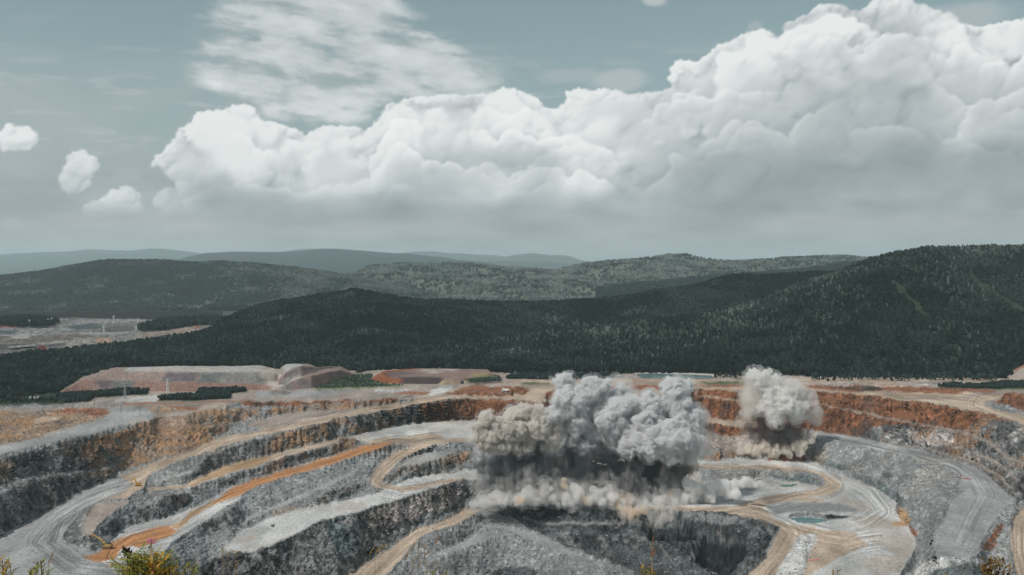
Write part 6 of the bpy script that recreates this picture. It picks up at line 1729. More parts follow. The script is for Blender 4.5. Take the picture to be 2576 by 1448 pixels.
excavator(p.tolist(), math.radians(176), 2.1, M_OR, 'orange excavator on the far clearing beside the tall birches',
          [(1.2, 2.2), (2.6, 4.0), (4.4, 3.6)], [(4.2, 3.9), (5.6, 1.3)], boom_h=(.9, .9, .7))

def dump_truck(p, rz, k, paint, label, cat='dump truck', bed=None, group=None):
    e = tag(empty('dump_truck', p, rz), label, cat, group)
    MB().box((0, 0, 1.3 * k), (7.6 * k, 1.6 * k, .6 * k)).build('chassis', M_BLK, e)
    for x, dw in ((2.5, .7), (-2.2, 1.1)):
        for sy in (-1, 1):
            w = MB().disc((x * k, sy * 1.45 * k, 1.0 * k), 1.0 * k, dw * k).build('wheel', M_TYR, e)
            MB().disc((x * k, sy * (1.45 + dw * .42) * k, 1.0 * k), .55 * k, .2 * k, 10).build('rim', paint, w)
    b = MB()
    V = [(-4.0, -1.7, 2.6), (-4.0, 1.7, 2.6), (1.6, 1.7, 1.9), (1.6, -1.7, 1.9), (-4.5, -2.0, 3.6), (-4.5, 2.0, 3.6), (1.7, 2.0, 4.2), (1.7, -2.0, 4.2), (3.4, 2.0, 4.5), (3.4, -2.0, 4.5), (3.4, 2.0, 4.3), (3.4, -2.0, 4.3), (1.7, 1.7, 3.95), (1.7, -1.7, 3.95)]
    b.add([tuple(c * k for c in v) for v in V], [(0, 3, 2, 1), (0, 4, 7, 3), (1, 2, 6, 5), (0, 1, 5, 4), (3, 7, 6, 2), (7, 9, 8, 6), (9, 11, 10, 8), (13, 12, 10, 11)])
    b.build('dump_bed', bed or paint, e)
    c = MB().box((2.6 * k, .6 * k, 2.9 * k), (1.7 * k, 1.7 * k, 1.7 * k), .9, 0, .12 * k).build('cab', paint, e)
    MB().box((2.75 * k, .6 * k, 3.15 * k), (1.6 * k, 1.76 * k, .75 * k), .95, 0, .1 * k).build('window', M_GLS, c)
    h = MB().box((3.4 * k, -.2 * k, 1.85 * k), (1.1 * k, 2.6 * k, 1.3 * k), .95, 0, .15 * k).build('bonnet', paint, e)
    for sy in (-1, 1):
        MB().box((3.97 * k, (-.2 + sy * .95) * k, 1.75 * k), (.08 * k, .4 * k, .25 * k)).build('headlight', M_WHT, h)
    return e
dump_truck(vat(1162, 966), math.radians(-100), 1.0, plain('dark_blue_paint', (.03, .04, .07), .5), 'dark dump truck seen end-on between the two earth mounds')
dump_truck(vat(1271, 989), math.radians(150), 1.5, M_WHT, 'large white machine with a black chassis parked on the rust-coloured ledge', 'mining truck')
dump_truck(vat(1237, 979), math.radians(10), .95, M_WHT, 'small white truck just left of and above the large white machine', 'truck')
dump_truck(vat(1557, 951), math.radians(20), 1.1, M_WHT, 'white truck left of the gravel mound by the settling pond', 'truck')
dump_truck(at(104, 879, 196).tolist(), math.radians(15), 1.7, M_RED, 'red dump truck on the lower terrace of the far workings', group=None)
dump_truck(at(112, 881, 196.5).tolist(), math.radians(200), 1.2, M_RED, 'smaller red truck just below the red dump truck in the far workings')

# ---- white pipes and site boxes on the rim
def pipe(x, y, L, r, rz, label):
    p = vat(x, y)
    m = MB()
    n = 12
    V = []
    for xx, q in ((-L / 2, r), (L / 2, r), (L / 2, r * .8), (-L / 2, r * .8)):
        V += [(xx, math.cos(2 * math.pi * i / n) * q, r + math.sin(2 * math.pi * i / n) * q) for i in range(n)]
    m.add(V, [(k * n + i, k * n + (i + 1) % n, ((k + 1) % 4) * n + (i + 1) % n, ((k + 1) % 4) * n + i) for k in range(4) for i in range(n)])
    o = m.build('culvert_pipe', M_WHT, None, True)
    o.location = p; o.rotation_euler = (0, 0, rz)
    return tag(o, label, 'pipe')
pipe(2255, 958, 12, .85, .06, 'short white pipe lying on the rim road before the wooded hill')
pipe(2325, 958, 15, .45, -.03, 'thin white pipe to the right of the short white one on the rim road')
def site_cabin(x, y, L, label, h=None, w=2.6, z=2.7):
    p = at(x, y, h)
    e = tag(empty('site_cabin', p.tolist(), 0.05), label, 'cabin')
    MB().box((0, 0, z / 2), (L, w, z), 1, 0, .05).build('wall', M_WHT, e)
    MB().box((0, 0, z + .1), (L + .3, w + .3, .2), 1, 0, .05).build('roof', M_STL, e)
    for q in range(int(L // 4)):
        MB().box((-L / 2 + 2 + q * 4, -w / 2 - .02, z * .58), (1.1, .08, .8), 1, 0, .02).build('window', M_GLS, e)
    MB().box((L / 2 - 1, -w / 2 - .02, 1.05), (.9, .08, 2.0), 1, 0, .02).build('door', M_STL, e)
site_cabin(82, 1003, 9, 'long white cabin half hidden among green trees in the lower left')
site_cabin(99, 1002, 6, 'shorter white cabin to the right of the long one among the trees')
site_cabin(445, 846, 9, 'white cabin below the far clearing, at the edge of the dark wood', 183)
site_cabin(488, 835, 7, 'small white cabin just under the orange excavator on the far clearing', 179)

# ---- poles and pylons
def power_pole(x, y, h, label, group, arm=True, base=True, box=False, hh=None, m=None, r=.30):
    p = at(x, y, hh)
    e = tag(empty('power_pole', p.tolist(), random.uniform(-.4, .4)), label, 'power pole', group)
    MB().tube([(0, 0, -.5), (0, 0, h * .5), (0, 0, h)], [r * 1.2, r, r * .8], 7).build('pole', m or M_WOOD, e)
    if arm:
        a = MB().box((0, 0, h - .7), (2.2, .16, .18), 1, 0, .02).build('crossarm', m or M_WOOD, e)
        for q in (-.95, 0, .95):
            MB().tube([(q, 0, h - .6), (q, 0, h - .25)], .08, 6).build('insulator', M_WHT, a)
    if base:
        MB().box((0, 0, .35), (1.5, 1.5, .9), .8, 0, .15).build('footing', M_CONC, e)
    if box:
        MB().box((.5, 0, h - 2.4), (1.0, .8, 1.4), 1, 0, .1).build('transformer', M_STL, e)
        MB().tube([(1.1, 0, -.4), (1.1, 0, h * .96)], r * .9, 6).build('second_pole', m or M_STL, e)
G_POLE = 'poles on the rim left of the pit'
power_pole(304, 1040, 11.5, 'thin dark pole on a white footing, left of two on the grey plateau', G_POLE)
power_pole(352, 1047, 14.5, 'tall dark pole on a white footing in the middle of the grey plateau', G_POLE)
power_pole(396, 1051, 16, 'pale twin pole with a box near its top, beside the orange mounds', G_POLE, True, True, True, None, M_STL, .36)
power_pole(238, 1023, 11, 'dark pole at the near side of the rim track, below the tree belt', G_POLE, base=False)
power_pole(241, 1009, 8, 'shorter pole behind the dark one, among the low trees', G_POLE, base=False)
power_pole(195, 1015, 10, 'lone pole in front of the low dark trees by the left rim track', G_POLE, base=False)
GP2 = 'small poles along the rim behind the pit'
for x, y, h, lab in ((948, 942, 6, 'pale post on the left shoulder of the tailings mound'), (803, 982, 6.5, 'post at the near left corner of the bright meadow'), (906, 978, 6.5, 'post in the middle of the meadow edge'), (985, 972, 6, 'post before the rust-red flank of the tailings mound'),
                     (1059, 970, 4.5, 'short post before the black face of the tailings mound'), (1121, 969, 9.5, 'tall post beside the ochre earth mound'), (1178, 964, 9, 'tall post right of the dark dump truck'), (1264, 962, 7, 'post at the right foot of the tailings mound'),
                     (1326, 958, 5, 'shortest of three posts by the rim road left of the plume'), (1353, 957, 7.5, 'middle one of three posts by the rim road left of the plume'), (1381, 956, 9, 'tallest of three posts by the rim road, nearest the plume')):
    power_pole(x, y, h, lab, GP2, False, False, False, None, M_STL, .32)

def pylon(x, y, H, label, hh=None, w=3.4, r=.26, group='lattice pylons', m=None):
    p = at(x, y, hh)
    m = m or M_STL
    e = tag(empty('pylon', p.tolist(), .5), label, 'pylon', group)
    def half(z): return w / 2 * (1 - z / H * .80)
    for sx in (-1, 1):
        for sy in (-1, 1):
            MB().tube([(sx * half(0), sy * half(0), -.5), (sx * half(H * .6), sy * half(H * .6), H * .6), (sx * half(H), sy * half(H), H)], r, 4).build('leg', m, e)
    br = MB()
    n = 9
    for k in range(n):
        z0, z1 = H * k / n, H * (k + 1) / n
        a, b = half(z0), half(z1)
        for q in range(4):
            c, s_ = [(1, 0), (0, 1), (-1, 0), (0, -1)][q]
            def rot(u, v): return (u * c - v * s_, u * s_ + v * c)
            for s2 in (-1, 1):
                br.tube([(*rot(-a * s2, a), z0), (*rot(b * s2, b), z1)], r * .55, 3)
    o = br.build('bracing', m, e); o['kind'] = 'stuff'
    for z, L in ((H * .70, w * 1.1), (H * .84, w * .95), (H * .97, w * .75)):
        arm = MB()
        arm.tube([(-L, 0, z), (0, 0, z + .5), (L, 0, z)], r * .8, 4); arm.tube([(-L, 0, z), (L, 0, z)], r * .6, 4)
        ar = arm.build('crossarm', m, e)
        for sx in (-1, 1):
            MB().tube([(sx * L, 0, z), (sx * L, 0, z - .9)], .12, 5).build('insulator', M_WHT, ar)
pylon(314.5, 1003, 26, 'slim grey lattice pylon left of the white yard, before the spoil heap')
pylon(422, 997, 25.5, 'whiter lattice pylon on the right of the yard, before the spoil heap', r=.34, m=M_WHT)
FP = 'far pylons in the left valley'
for x, y, hh, H, lab in ((74, 824, 175, 20, 'white lattice mast at the far left, before the small dark wood'), (121, 816, 172, 15, 'left one of a close pair of far pylons'), (130, 816, 172, 17, 'right one of a close pair of far pylons'), (261, 840, 178, 21, 'nearest of the far pylons, in the middle of the grey workings'),
                         (286, 814, 171, 22, 'slender far pylon behind the grey workings'), (348, 818, 172, 17, 'far pylon above the edge of the birch stand'), (343, 831, 176, 10, 'short far pylon at the left tip of the birch stand')):
    pylon(x, y, H, lab, hh, 3.6, .42, FP, M_WHT)
power_pole(115, 780, 7, 'lone mast on the dark hump in the far left valley', None, False, False, False, 168, M_STL, .35)

# ---- hose along the bench, tape and marker pipes
def hose(pts, r, name, m, label, cat, lift=.1):
    P = []
    for a, b in zip(pts[:-1], pts[1:]):
        for k in range(4):
            P.append((a[0] + (b[0] - a[0]) * k / 4, a[1] + (b[1] - a[1]) * k / 4))
    P.append(pts[-1])
    W = [at(x, y) + np.array((0, 0, r + lift)) for x, y in P]
    return tag(MB().tube([tuple(w) for w in W], r, 5).build(name, m, None, True), label, cat)
hose(PC((1095,332),(1200,352),(1350,376),(1500,410),(1640,438)), .28, 'hose', M_BLK, 'long black hose along the lip of the grey bench, upper length', 'hose', .7)
hose(PC((1775,478),(1860,505),(1940,528)), .28, 'hose', M_BLK, 'short black hose along the lip of the grey bench, middle length', 'hose', .7)
hose(PC((1965,535),(2040,560),(2080,582),(2100,612)), .30, 'hose', M_BLK, 'black hose curving down to the red tape on the bench', 'hose', .7)
hose(PC((2045,634),(2080,632),(2098,628),(2098,612)), .25, 'barrier_tape', M_RED, 'red barrier tape at the end of the black hose', 'barrier', .7)
hose(PC((2110,640),(2140,640),(2178,645)), .45, 'barrier_pipe', M_RED, 'red barrier pipe right of the tape on the bench', 'barrier', .5)
hose(PC((946,1258),(985,1254),(1024,1251)), .5, 'marker_pipe', plain('pink_paint', (.68, .22, .22), .6), 'pink pipe lying on the tan floor near the bottom', 'pipe', .3)
hose(PC((548,652),(580,646),(612,640)), .35, 'drain_pipe', M_BLK, 'dark drain pipe on the pale floor beside the white dust', 'pipe', .3)

# ---- boulders and loose rock
M_ROCK = leaf_material('loose_rock', (.07, .076, .080), (.34, .34, .33))
def rock_mesh(name, seed):
    V, Fc = ICO[2]
    rs = np.random.default_rng(seed)
    d = 1 + (vn3(V[:, 0] * 1.6 + 9, V[:, 1] * 1.6 + 9, V[:, 2] * 1.6 + 9, seed) - .5) * .9
    P = V * d[:, None] * np.array((1, .8, .65))
    for _ in range(5):
        n = rs.normal(0, 1, 3); n /= np.linalg.norm(n)
        k = P @ n; c = .55
        P = P - np.clip(k - c, 0, None)[:, None] * n
    me = np_mesh(name, P, Fc, smooth=False); me.materials.append(M_ROCK)
    return me
ROCKS = [rock_mesh('boulder', 811 + k) for k in range(4)]
def boulder(x, y, s, tint, label, group, k=0):
    o = bpy.data.objects.new('boulder', ROCKS[k]); COL.objects.link(o)
    p = at(x, y); o.location = (p[0], p[1], p[2] + s * .3)
    o.scale = (s, s, s); o.rotation_euler = (random.uniform(-.3, .3), random.uniform(-.3, .3), random.uniform(0, 6.28)); o['tint'] = tint
    return tag(o, label, 'boulder', group)
GB = 'boulders lying in the pit'
RK = [boulder(*PA((2010, 780))[0], 2.6, .95, 'pale block on the grey slope above the long pale bench', GB, 0),
      boulder(*PA((2058, 996))[0], 2.3, .25, 'dark boulder alone in the middle of the long pale bench', GB, 1),
      boulder(*PB((552, 992))[0], 2.2, .95, 'rounded pale boulder at the foot of the long face, by the tan ramp', GB, 2),
      boulder(*PB((356, 1055))[0], 1.9, .9, 'pale boulder lower left along the tan ramp', GB, 3)]
boulder(*PB((902, 990))[0], 2.3, 1.0, 'white block on the rubble right of the tan ramp', GB, 0)
boulder(*PB((845, 590))[0], 1.9, .9, 'pale block on the grey floor inside the hairpin, nearest the plume', GB, 1)
boulder(*PB((815, 594))[0], 1.5, .8, 'smaller block left of the pale one inside the hairpin', GB, 2)
boulder(*PB((225, 486))[0], 1.5, .55, 'brownish boulder on the slope left of the hairpin', GB, 3)
boulder(*PB((268, 730))[0], 1.9, .5, 'brown boulder just below the bend of the hairpin', GB, 0)
boulder(*PC((1795, 962))[0], 2.4, .3, 'rust-brown boulder on the talus below the ochre cut', GB, 1)
boulder(*PC((1495, 1072))[0], 1.7, .6, 'tan boulder on the pale floor left of the talus', GB, 2)
boulder(*U1((200, 958))[0], 1.7, .1, 'black rock beside the grey road at the left edge', GB, 3)
boulder(*U1((430, 655))[0], 2.0, .1, 'black rock on the brown mound at upper left', GB, 1)
def rubble():
    rg = np.random.default_rng(77)
    vis = (PIT_X > -60) & (PIT_X < 2640) & (PIT_Y > 1000) & (PIT_Y < 1470)
    w = np.where(PIT_CLS == 0, 1.0, np.where(PIT_CLS == 2, .35, .0)) * vis
    fl = ((PIT_CLS == 1) & vis).astype(np.float32)
    toe = blur((PIT_CLS != 1).astype(np.float32), 3) * fl
    w = w + toe * .9 + fl * .012
    cl = fbm2(PIT_X / 30, PIT_Y / 18, 4, 821)
    w = w * sstep(.36, .62, cl) + w * .08
    w = w * (np.array([z_[2] != 'black' for z_ in Z] + [True])[PIT_IDX])
    k = rg.choice(w.size, 60000, p=(w / w.sum()).ravel())
    P = PIT_P.reshape(-1, 3)[k] + rg.normal(0, .35, (60000, 3)) * np.array((1, 1, 0))
    s = np.clip(rg.lognormal(-.95, .55, 60000), .15, 1.7)
    S = s[:, None] * rg.uniform(.7, 1.3, (60000, 3))
    tint = np.clip(rg.normal(.40, .20, 60000), 0, .95)
    scatter('rubble', P, S, tint, rg.integers(0, 4, 60000), {i: (RK[i],) for i in range(4)}, 'loose broken rock strewn over the slopes and bench feet')
rubble()
# flying stones round the blast
def debris():
    rg = np.random.default_rng(78)
    n = 520
    c = at(1480, 1275)
    d0 = float(c[1])
    x = np.concatenate([rg.normal(1480, 150, 400), rg.normal(1960, 60, 120)]); y = np.concatenate([rg.uniform(1010, 1330, 400) - np.abs(rg.normal(0, 60, 400)), rg.uniform(960, 1150, 120)])
    d = np.where(np.arange(n) < 400, d0 - 34 + rg.normal(0, 14, n), float(at(1955, 1150)[1]) - 25)
    P = np.stack([(x - FW / 2) / F * d, d, -(y - HZ) / F * d], 1)
    s = np.clip(rg.lognormal(-1.2, .45, n), .14, .8)
    scatter('flying_stones', P, s[:, None] * rg.uniform(.7, 1.3, (n, 3)), np.where(rg.random(n) < .75, 1.1, .0), rg.integers(0, 4, n), {i: (RK[i],) for i in range(4)}, 'stones flying in front of the blast clouds')
debris()
print('things', round(time.time() - T0, 1))
# ------------------------------------------------------------------ the hillside under the camera and what grows on it
def slope_z(d, x=0.0):
    return float(np.interp(d, [-40, 0, 3, 7, 12, 40, 150, 480, 900], [-1.2, -1.75, -2.0, -2.55, -5.0, -24, -100, -300, -342]))
def hillside():
    ds = np.concatenate([np.linspace(-40, 0, 10), np.linspace(.5, 12, 30), np.geomspace(13, 900, 40)])
    us = np.linspace(-1.2, 1.2, 61)
    V = []
    for d in ds:
        wd = 25 + max(d, 0) * .75
        for u in us:
            x = u * wd
            V.append((x, d, slope_z(d) + (float(vn2(np.float32(x / 3), np.float32(d / 3), 831)) - .5) * min(.12 + max(d - 8, 0) * .05, 6)))
    V = np.array(V); n = len(us)
    Q = np.array([(i * n + j, i * n + j + 1, (i + 1) * n + j + 1, (i + 1) * n + j) for i in range(len(ds) - 1) for j in range(n - 1)])
    col = np.array((.10, .10, .045)) * (.6 + .8 * vn2(V[:, 0] / .6, V[:, 1] / .6, 833)[:, None])
    far = sstep(12, 60, V[:, 1])[:, None]
    col = col * (1 - far) + np.array((.19, .19, .18)) * far
    tag(link('hillside', np_mesh('hillside', V, Q, col), M_GROUND), kind='structure')
hillside()
def plant_mat(name, a, b, trans=.25):
    m, t, bs = mat_new(name)
    n1 = nd(t, 'ShaderNodeTexNoise'); n1.inputs['Scale'].default_value = 22; n1.inputs['Detail'].default_value = 3
    tc_ = nd(t, 'ShaderNodeTexCoord'); t.links.new(tc_.outputs['Object'], n1.inputs['Vector'])
    mr = nd(t, 'ShaderNodeMapRange'); mr.inputs[1].default_value = .38; mr.inputs[2].default_value = .62
    t.links.new(n1.outputs['Fac'], mr.inputs[0])
    mx = nd(t, 'ShaderNodeMix', data_type='RGBA'); mx.inputs[6].default_value = (*a, 1); mx.inputs[7].default_value = (*b, 1)
    t.links.new(mr.outputs[0], mx.inputs[0]); t.links.new(mx.outputs[2], bs.inputs['Base Color'])
    bs.inputs['Roughness'].default_value = .6; bs.inputs['Specular IOR Level'].default_value = .25
    tr = nd(t, 'ShaderNodeBsdfTranslucent'); t.links.new(mx.outputs[2], tr.inputs['Color'])
    ms = nd(t, 'ShaderNodeMixShader'); ms.inputs[0].default_value = trans
    t.links.new(bs.outputs[0], ms.inputs[1]); t.links.new(tr.outputs[0], ms.inputs[2])
    t.links.new(ms.outputs[0], t.nodes['Material Output'].inputs['Surface'])
    return m
L_GREEN = plant_mat('green_leaf', (.10, .16, .025), (.32, .27, .035))
L_GOLD = plant_mat('gold_leaf', (.22, .19, .03), (.44, .24, .035))
L_BROWN = plant_mat('russet_leaf', (.07, .045, .025), (.24, .15, .03))
L_DARK = plant_mat('withered_leaf', (.010, .007, .006), (.020, .013, .010), .05)
L_PINK = plant_mat('pink_petal', (.50, .10, .30), (.62, .22, .42))
L_STRAW = plant_mat('straw', (.46, .32, .16), (.58, .43, .26))
L_GRASS = plant_mat('grass_blade', (.16, .17, .03), (.42, .31, .06))
L_STEM = plant_mat('stem', (.10, .10, .03), (.22, .11, .05), .1)

def fp(x, y, d): return Vector(((x - FW / 2) / F * d, d, -(y - HZ) / F * d))
def leaf(mb, p, dr, up, L, w, droop=.25):
    """one pointed leaf with a fold along its midrib"""
    dr = dr.normalized(); sd = dr.cross(up).normalized(); nn = sd.cross(dr)
    q = [p, p + dr * L * .35 + sd * w * .5 + nn * w * .18, p + dr * L * .72 + sd * w * .36 - nn * L * droop * .35 + nn * w * .12, p + dr * L - nn * L * droop,
         p + dr * L * .72 - sd * w * .36 - nn * L * droop * .35 + nn * w * .12, p + dr * L * .35 - sd * w * .5 + nn * w * .18, p + dr * L * .38, p + dr * L * .72 - nn * L * droop * .4]
    mb.add(q, [(0, 6, 1), (1, 6, 7, 2), (2, 7, 3), (0, 5, 6), (5, 4, 7, 6), (4, 3, 7)])
def curve(a, b, bow, n=8):
    out = []
    for k in range(n + 1):
        t = k / n
        out.append(a.lerp(b, t) + bow * (4 * t * (1 - t)))
    return out
def root_at(x, d): return Vector(((x - FW / 2) / F * d, d, slope_z(d) - .03))

def leafy_plant(name, label, cat, x, y, d, w, hgt, stems, pairs, L, mat, seed, group=None, fern=False, wl=.36):
    """stems rising from one root; their tips fill the frame box of width w whose top is at y"""
    rs = random.Random(seed)
    base = root_at(x, d)
    e = tag(empty(name, base), label, cat, group)
    st, lf = MB(), MB()
    for k in range(stems):
        u = (k + .5) / stems * 2 - 1 + rs.uniform(-.12, .12)
        yt = y + hgt * (u * u * .75 + rs.uniform(0, .35))
        tip = fp(x + u * w / 2, yt, d + rs.uniform(-.25, .25) * .8)
        C = curve(base, tip, Vector((rs.uniform(-.03, .03), rs.uniform(-.03, .03), .0)), 9)
        C = [c - base for c in C]
        st.tube([tuple(c) for c in C], [.006 - .0045 * i / 9 for i in range(10)], 5)
        for i in range(pairs):
            t = .42 + .58 * (i + rs.random() * .5) / pairs
            j = min(8, int(t * 9)); p = C[j].lerp(C[j + 1], t * 9 - j); ax = (C[j + 1] - C[j]).normalized()
            a = rs.uniform(0, 6.28)
            out = (Vector((math.cos(a), math.sin(a) * .8, rs.uniform(.1, .9))) + ax * .5).normalized()
            l = L * rs.uniform(.7, 1.2) * (1.15 - .5 * t)
            if fern:
                R_ = [p + out * l * q - Vector((0, 0, l * .35 * q * q)) for q in (0, .25, .5, .75, 1)]
                st.tube([tuple(r) for r in R_], .0012, 4)
                sdv = out.cross(Vector((0, 0, 1))).normalized()
                for q in range(1, 6):
                    pp = R_[0].lerp(R_[4], q / 5.2) - Vector((0, 0, l * .08))
                    for s in (-1, 1):
                        leaf(lf, pp, (sdv * s + out * .55), Vector((0, 0, 1)), l * .36 * (1.1 - q * .09), l * .13)
                leaf(lf, R_[4], out, Vector((0, 0, 1)), l * .3, l * .12)
            else:
                leaf(lf, p, out, Vector((rs.uniform(-.4, .4), rs.uniform(-.4, .4), 1)), l, l * wl)
    st.build('stem', L_STEM, e)
    o = lf.build('leaves', mat, e, True); o['kind'] = 'stuff'
    return e
leafy_plant('leafy_bush', 'large yellow-green bush with feathery leaves, right of the long-reach excavator', 'bush', 362, 1386, 6.0, 122, 40, 24, 10, .17, L_GREEN, 901, fern=True)
leafy_plant('leafy_bush', 'golden shoots rising from the right side of the large bush', 'bush', 398, 1388, 5.8, 76, 44, 14, 13, .10, L_GOLD, 903, wl=.3)
leafy_plant('willowherb', 'leafy willowherb at the very left edge of the picture', 'wild flower', 6, 1400, 5.6, 56, 40, 12, 17, .08, L_GOLD, 905, wl=.22)
leafy_plant('willowherb', 'willowherb with narrow leaves, second plant from the left edge', 'wild flower', 98, 1408, 5.6, 50, 34, 10, 16, .075, L_GREEN, 907, wl=.22)
leafy_plant('leafy_bush', 'thin sprig with small yellow leaves just right of the large bush', 'bush', 440, 1404, 5.8, 32, 36, 4, 12, .05, L_GOLD, 909, wl=.5)
leafy_plant('willowherb', 'spiky golden-green tuft, second plant right of the large bush', 'wild flower', 478, 1410, 5.7, 44, 30, 10, 16, .065, L_GREEN, 911, wl=.22)
leafy_plant('leafy_bush', 'small bright green sprig at the bottom edge by the tan ramp', 'bush', 1092, 1422, 5.7, 40, 26, 4, 9, .08, L_GREEN, 913, fern=True)
leafy_plant('leafy_bush', 'orange-yellow tuft at the bottom edge below the plume', 'bush', 1627, 1421, 5.7, 48, 26, 12, 15, .06, L_GOLD, 915, wl=.26)
leafy_plant('leafy_bush', 'russet bush with drooping leaves in the lower right corner', 'bush', 2502, 1402, 5.8, 84, 36, 17, 18, .075, L_BROWN, 917, wl=.3)
leafy_plant('leafy_bush', 'low orange shoots at the bottom edge left of the russet bush', 'bush', 2372, 1440, 5.6, 72, 12, 7, 9, .05, L_GOLD, 919, wl=.3)
leafy_plant('leafy_bush', 'single yellow-green shoot at the bottom edge near the pink pipe', 'bush', 2102, 1426, 5.6, 26, 22, 4, 10, .06, L_GOLD, 921, wl=.22)
leafy_plant('leafy_bush', 'tiny pair of yellow leaves at the bottom edge beside the pale rubble heap', 'bush', 1950, 1438, 5.7, 46, 10, 3, 4, .045, L_GOLD, 923, wl=.6)
leafy_plant('leafy_bush', 'little orange shoot at the bottom edge left of the orange-yellow tuft', 'bush', 1549, 1436, 5.7, 14, 12, 3, 8, .045, L_GOLD, 925, wl=.26)
leafy_plant('leafy_bush', 'faint orange shoot at the bottom edge under the long rock face', 'bush', 895, 1442, 5.7, 22, 8, 3, 8, .045, L_GOLD, 927, wl=.26)

# withered black sprig over the bush
def withered():
    b = root_at(330, 5.9)
    e = tag(empty('withered_sprig', b), 'black withered sprig curling above the large bush', 'sprig')
    st, lf = MB(), MB()
    C = [c - b for c in curve(b, fp(318, 1388, 5.9), Vector((.02, 0, 0)))]
    st.tube([tuple(c) for c in C], .003, 5); st.build('stem', L_DARK, e)
    for x, y, x2, y2 in ((322,1398,308,1374),(320,1392,326,1378),(316,1390,305,1386),(324,1400,332,1385),(318,1396,310,1398)):
        p = fp(x, y, 5.9) - b; q_ = fp(x2, y2, 5.9) - b
        leaf(lf, p, q_ - p, Vector((.2, -1, .3)), (q_ - p).length * 1.05, .022, .1)
        leaf(lf, p, q_ - p + Vector((.01, 0, .012)), Vector((-.3, -1, .2)), (q_ - p).length * .8, .018, .15)
    lf.build('leaf', L_DARK, e)
withered()
def fireweed():
    b = root_at(386, 5.7)
    e = tag(empty('fireweed', b), 'fireweed with a pink flower spike standing above the large bush', 'wild flower')
    st, fl, lf = MB(), MB(), MB()
    C = [c - b for c in curve(b, fp(380, 1362, 5.7), Vector((.012, 0, 0)), 14)]
    st.tube([tuple(c) for c in C], [.004 - .0025 * i / 14 for i in range(15)], 5); st.build('stem', plant_mat('red_stem', (.30, .06, .10), (.40, .12, .16), .1), e)
    rs = random.Random(4)
    top = fp(380, 1364, 5.7) - b
    for k in range(34):
        a = rs.uniform(0, 6.28); r = rs.uniform(.004, .018)
        p = top + Vector((math.cos(a) * r, math.sin(a) * r, rs.uniform(-.018, .014)))
        leaf(fl, p, Vector((math.cos(a), math.sin(a), rs.uniform(-.2, .6))), Vector((0, 0, 1)), rs.uniform(.012, .02), .013)
    for k in range(16):
        t = k / 16; p = C[9].lerp(C[13], t); a = rs.uniform(0, 6.28)
        leaf(lf, p, Vector((math.cos(a), math.sin(a), .55)), Vector((0, 0, 1)), .032 * (1.1 - t * .5), .005)
    fl.build('petals', L_PINK, e)['kind'] = 'stuff'; lf.build('seed_pods', L_PINK, e)['kind'] = 'stuff'
fireweed()
# feathery grass heads
def plume_grass(x0, y0, x1, y1, bow, d, label, seed, group='dry feathery grass heads', mat=None):
    """head runs from (x0, y0) to its tip (x1, y1)"""
    rs = random.Random(seed)
    a, b_ = fp(x0, y0, d), fp(x1, y1, d)
    r = Vector((a.x + rs.uniform(-.06, .06), d, slope_z(d) - .03))
    e = tag(empty('plume_grass', r), label, 'grass', group)
    H = curve(a, b_, Vector((bow[0], 0, bow[1])), 12)
    st, pm = MB(), MB()
    C = curve(r, a, Vector((.01, 0, 0)), 6)
    st.tube([tuple(c - r) for c in C[:-1] + H], .0010, 4)
    st.build('stem', L_STRAW, e)
    for k in range(70):
        t = rs.random(); j = min(11, int(t * 12)); p = H[j].lerp(H[j + 1], t * 12 - j) - r
        ax = (H[j + 1] - H[j]).normalized()
        sd = Vector((rs.uniform(-1, 1), rs.uniform(-1, 1), rs.uniform(-1, 1)))
        l = .017 * (1.15 - t * .6)
        dv = (ax * .9 + sd * .45).normalized()
        s = dv.cross(sd).normalized() * .0016
        pm.add([p - s, p + s, p + dv * l], [(0, 1, 2)])
    pm.build('plume', mat or L_STRAW, e)['kind'] = 'stuff'
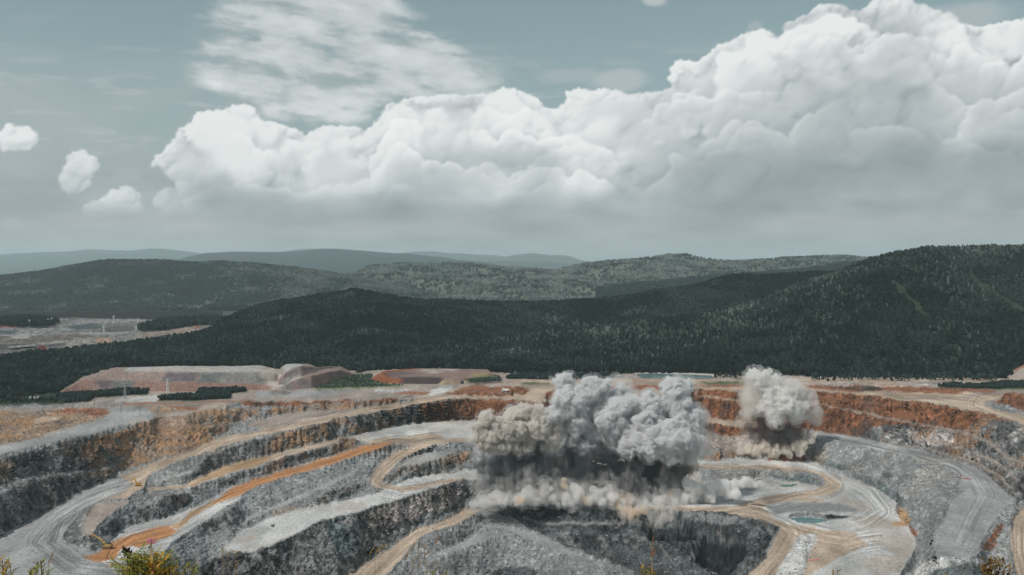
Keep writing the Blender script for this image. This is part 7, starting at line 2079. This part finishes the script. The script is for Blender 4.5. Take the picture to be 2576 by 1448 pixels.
PL = [((573,1402),(592,1388),(-.004,.012),'curved pale grass head low on the rock face, leftmost of the feathery ones'), ((590,1400),(606,1389),(-.002,.010),'curved pale grass head beside the leftmost one'), ((560,1380),(557,1404),(0,0),'thin upright grass head left of the curved pair'),
      ((930,1396),(942,1374),(0,0),'slanting grass head left of the drooping bunch by the ramp'), ((955,1384),(975,1374),(-.004,.012),'uppermost drooping head of the bunch beside the tan ramp'), ((948,1390),(966,1378),(-.004,.010),'middle drooping head of the bunch beside the tan ramp'), ((944,1393),(962,1386),(-.003,.008),'lowest drooping head of the bunch beside the tan ramp'),
      ((1035,1390),(1042,1368),(.003,0),'tall slim head left of the row right of the ramp'), ((1052,1383),(1054,1362),(0,0),'straight upright head in the row right of the ramp'), ((1067,1386),(1078,1370),(-.004,.006),'head leaning right in the row right of the ramp'), ((1094,1370),(1108,1352),(-.003,.002),'rust-tinted head highest on the right of the row'),
      ((1020,1410),(1030,1385),(-.002,0),'rust-tinted head leaning over the edge of the ramp'), ((1066,1405),(1082,1388),(-.005,.006),'head leaning right in the lower row'), ((1040,1420),(1058,1398),(-.006,.008),'plump drooping head in the lower row'), ((1052,1430),(1062,1412),(-.004,.006),'lowest plump head of the lower row'),
      ((1638,1404),(1643,1352),(.001,0),'tall orange grass spike standing before the dark face below the plume'), ((1642,1400),(1648,1384),(0,0),'short spike just right of the tall orange one'), ((122,1420),(140,1380),(-.004,0),'reddish grass spike over the wide grey bend at left'), ((268,1410),(283,1364),(-.004,0),'thin straw spike before the long-reach excavator'), ((590,1090+345),(600,1412),(0,.004),'short spike at the bottom left of the rock face')]
M_RUSTG = plant_mat('rust_grass', (.50, .20, .08), (.60, .32, .16))
for k, ((x0, y0), (x1, y1), bw, lab) in enumerate(PL):
    plume_grass(x0, y0, x1, y1, bw, 5.4 + .25 * (k % 3), lab, 930 + k, mat=M_RUSTG if k in (10, 11, 15, 16, 17) else None)
# blades of grass
def grass_tuft(x, w, y, n, seed, label, mat=L_GRASS):
    rs = random.Random(seed); d = 5.5
    b = root_at(x, d)
    m = MB()
    for k in range(n):
        xx = x + rs.uniform(-.5, .5) * w
        r = root_at(xx, d + rs.uniform(-.2, .2)) - b
        tip = fp(xx + rs.uniform(-14, 14), y + abs(rs.gauss(0, 9)), d) - b
        mid = r.lerp(tip, .6) + Vector((rs.uniform(-.02, .02), 0, 0)); s = Vector((.0045, .001, 0))
        m.add([r - s, r + s, mid + s * .8, tip, mid - s * .8], [(0, 1, 2, 4), (4, 2, 3)])
    o = m.build('grass_tuft', mat); o.location = b
    tag(o, label, 'grass')
grass_tuft(238, 56, 1424, 16, 951, 'tuft of yellowing grass below the long-reach excavator')
grass_tuft(340, 50, 1400, 12, 952, 'long grass blades growing through the large bush')
grass_tuft(905, 30, 1430, 6, 953, 'few thin blades at the bottom edge under the rock face')
grass_tuft(930, 36, 1432, 8, 954, 'yellow blades at the bottom edge on the left of the tan ramp')
grass_tuft(20, 50, 1425, 10, 955, 'grass blades in the lower left corner')
grass_tuft(2096, 30, 1428, 6, 956, 'grass blades at the bottom edge on the pale floor')
print('plants', round(time.time() - T0, 1))
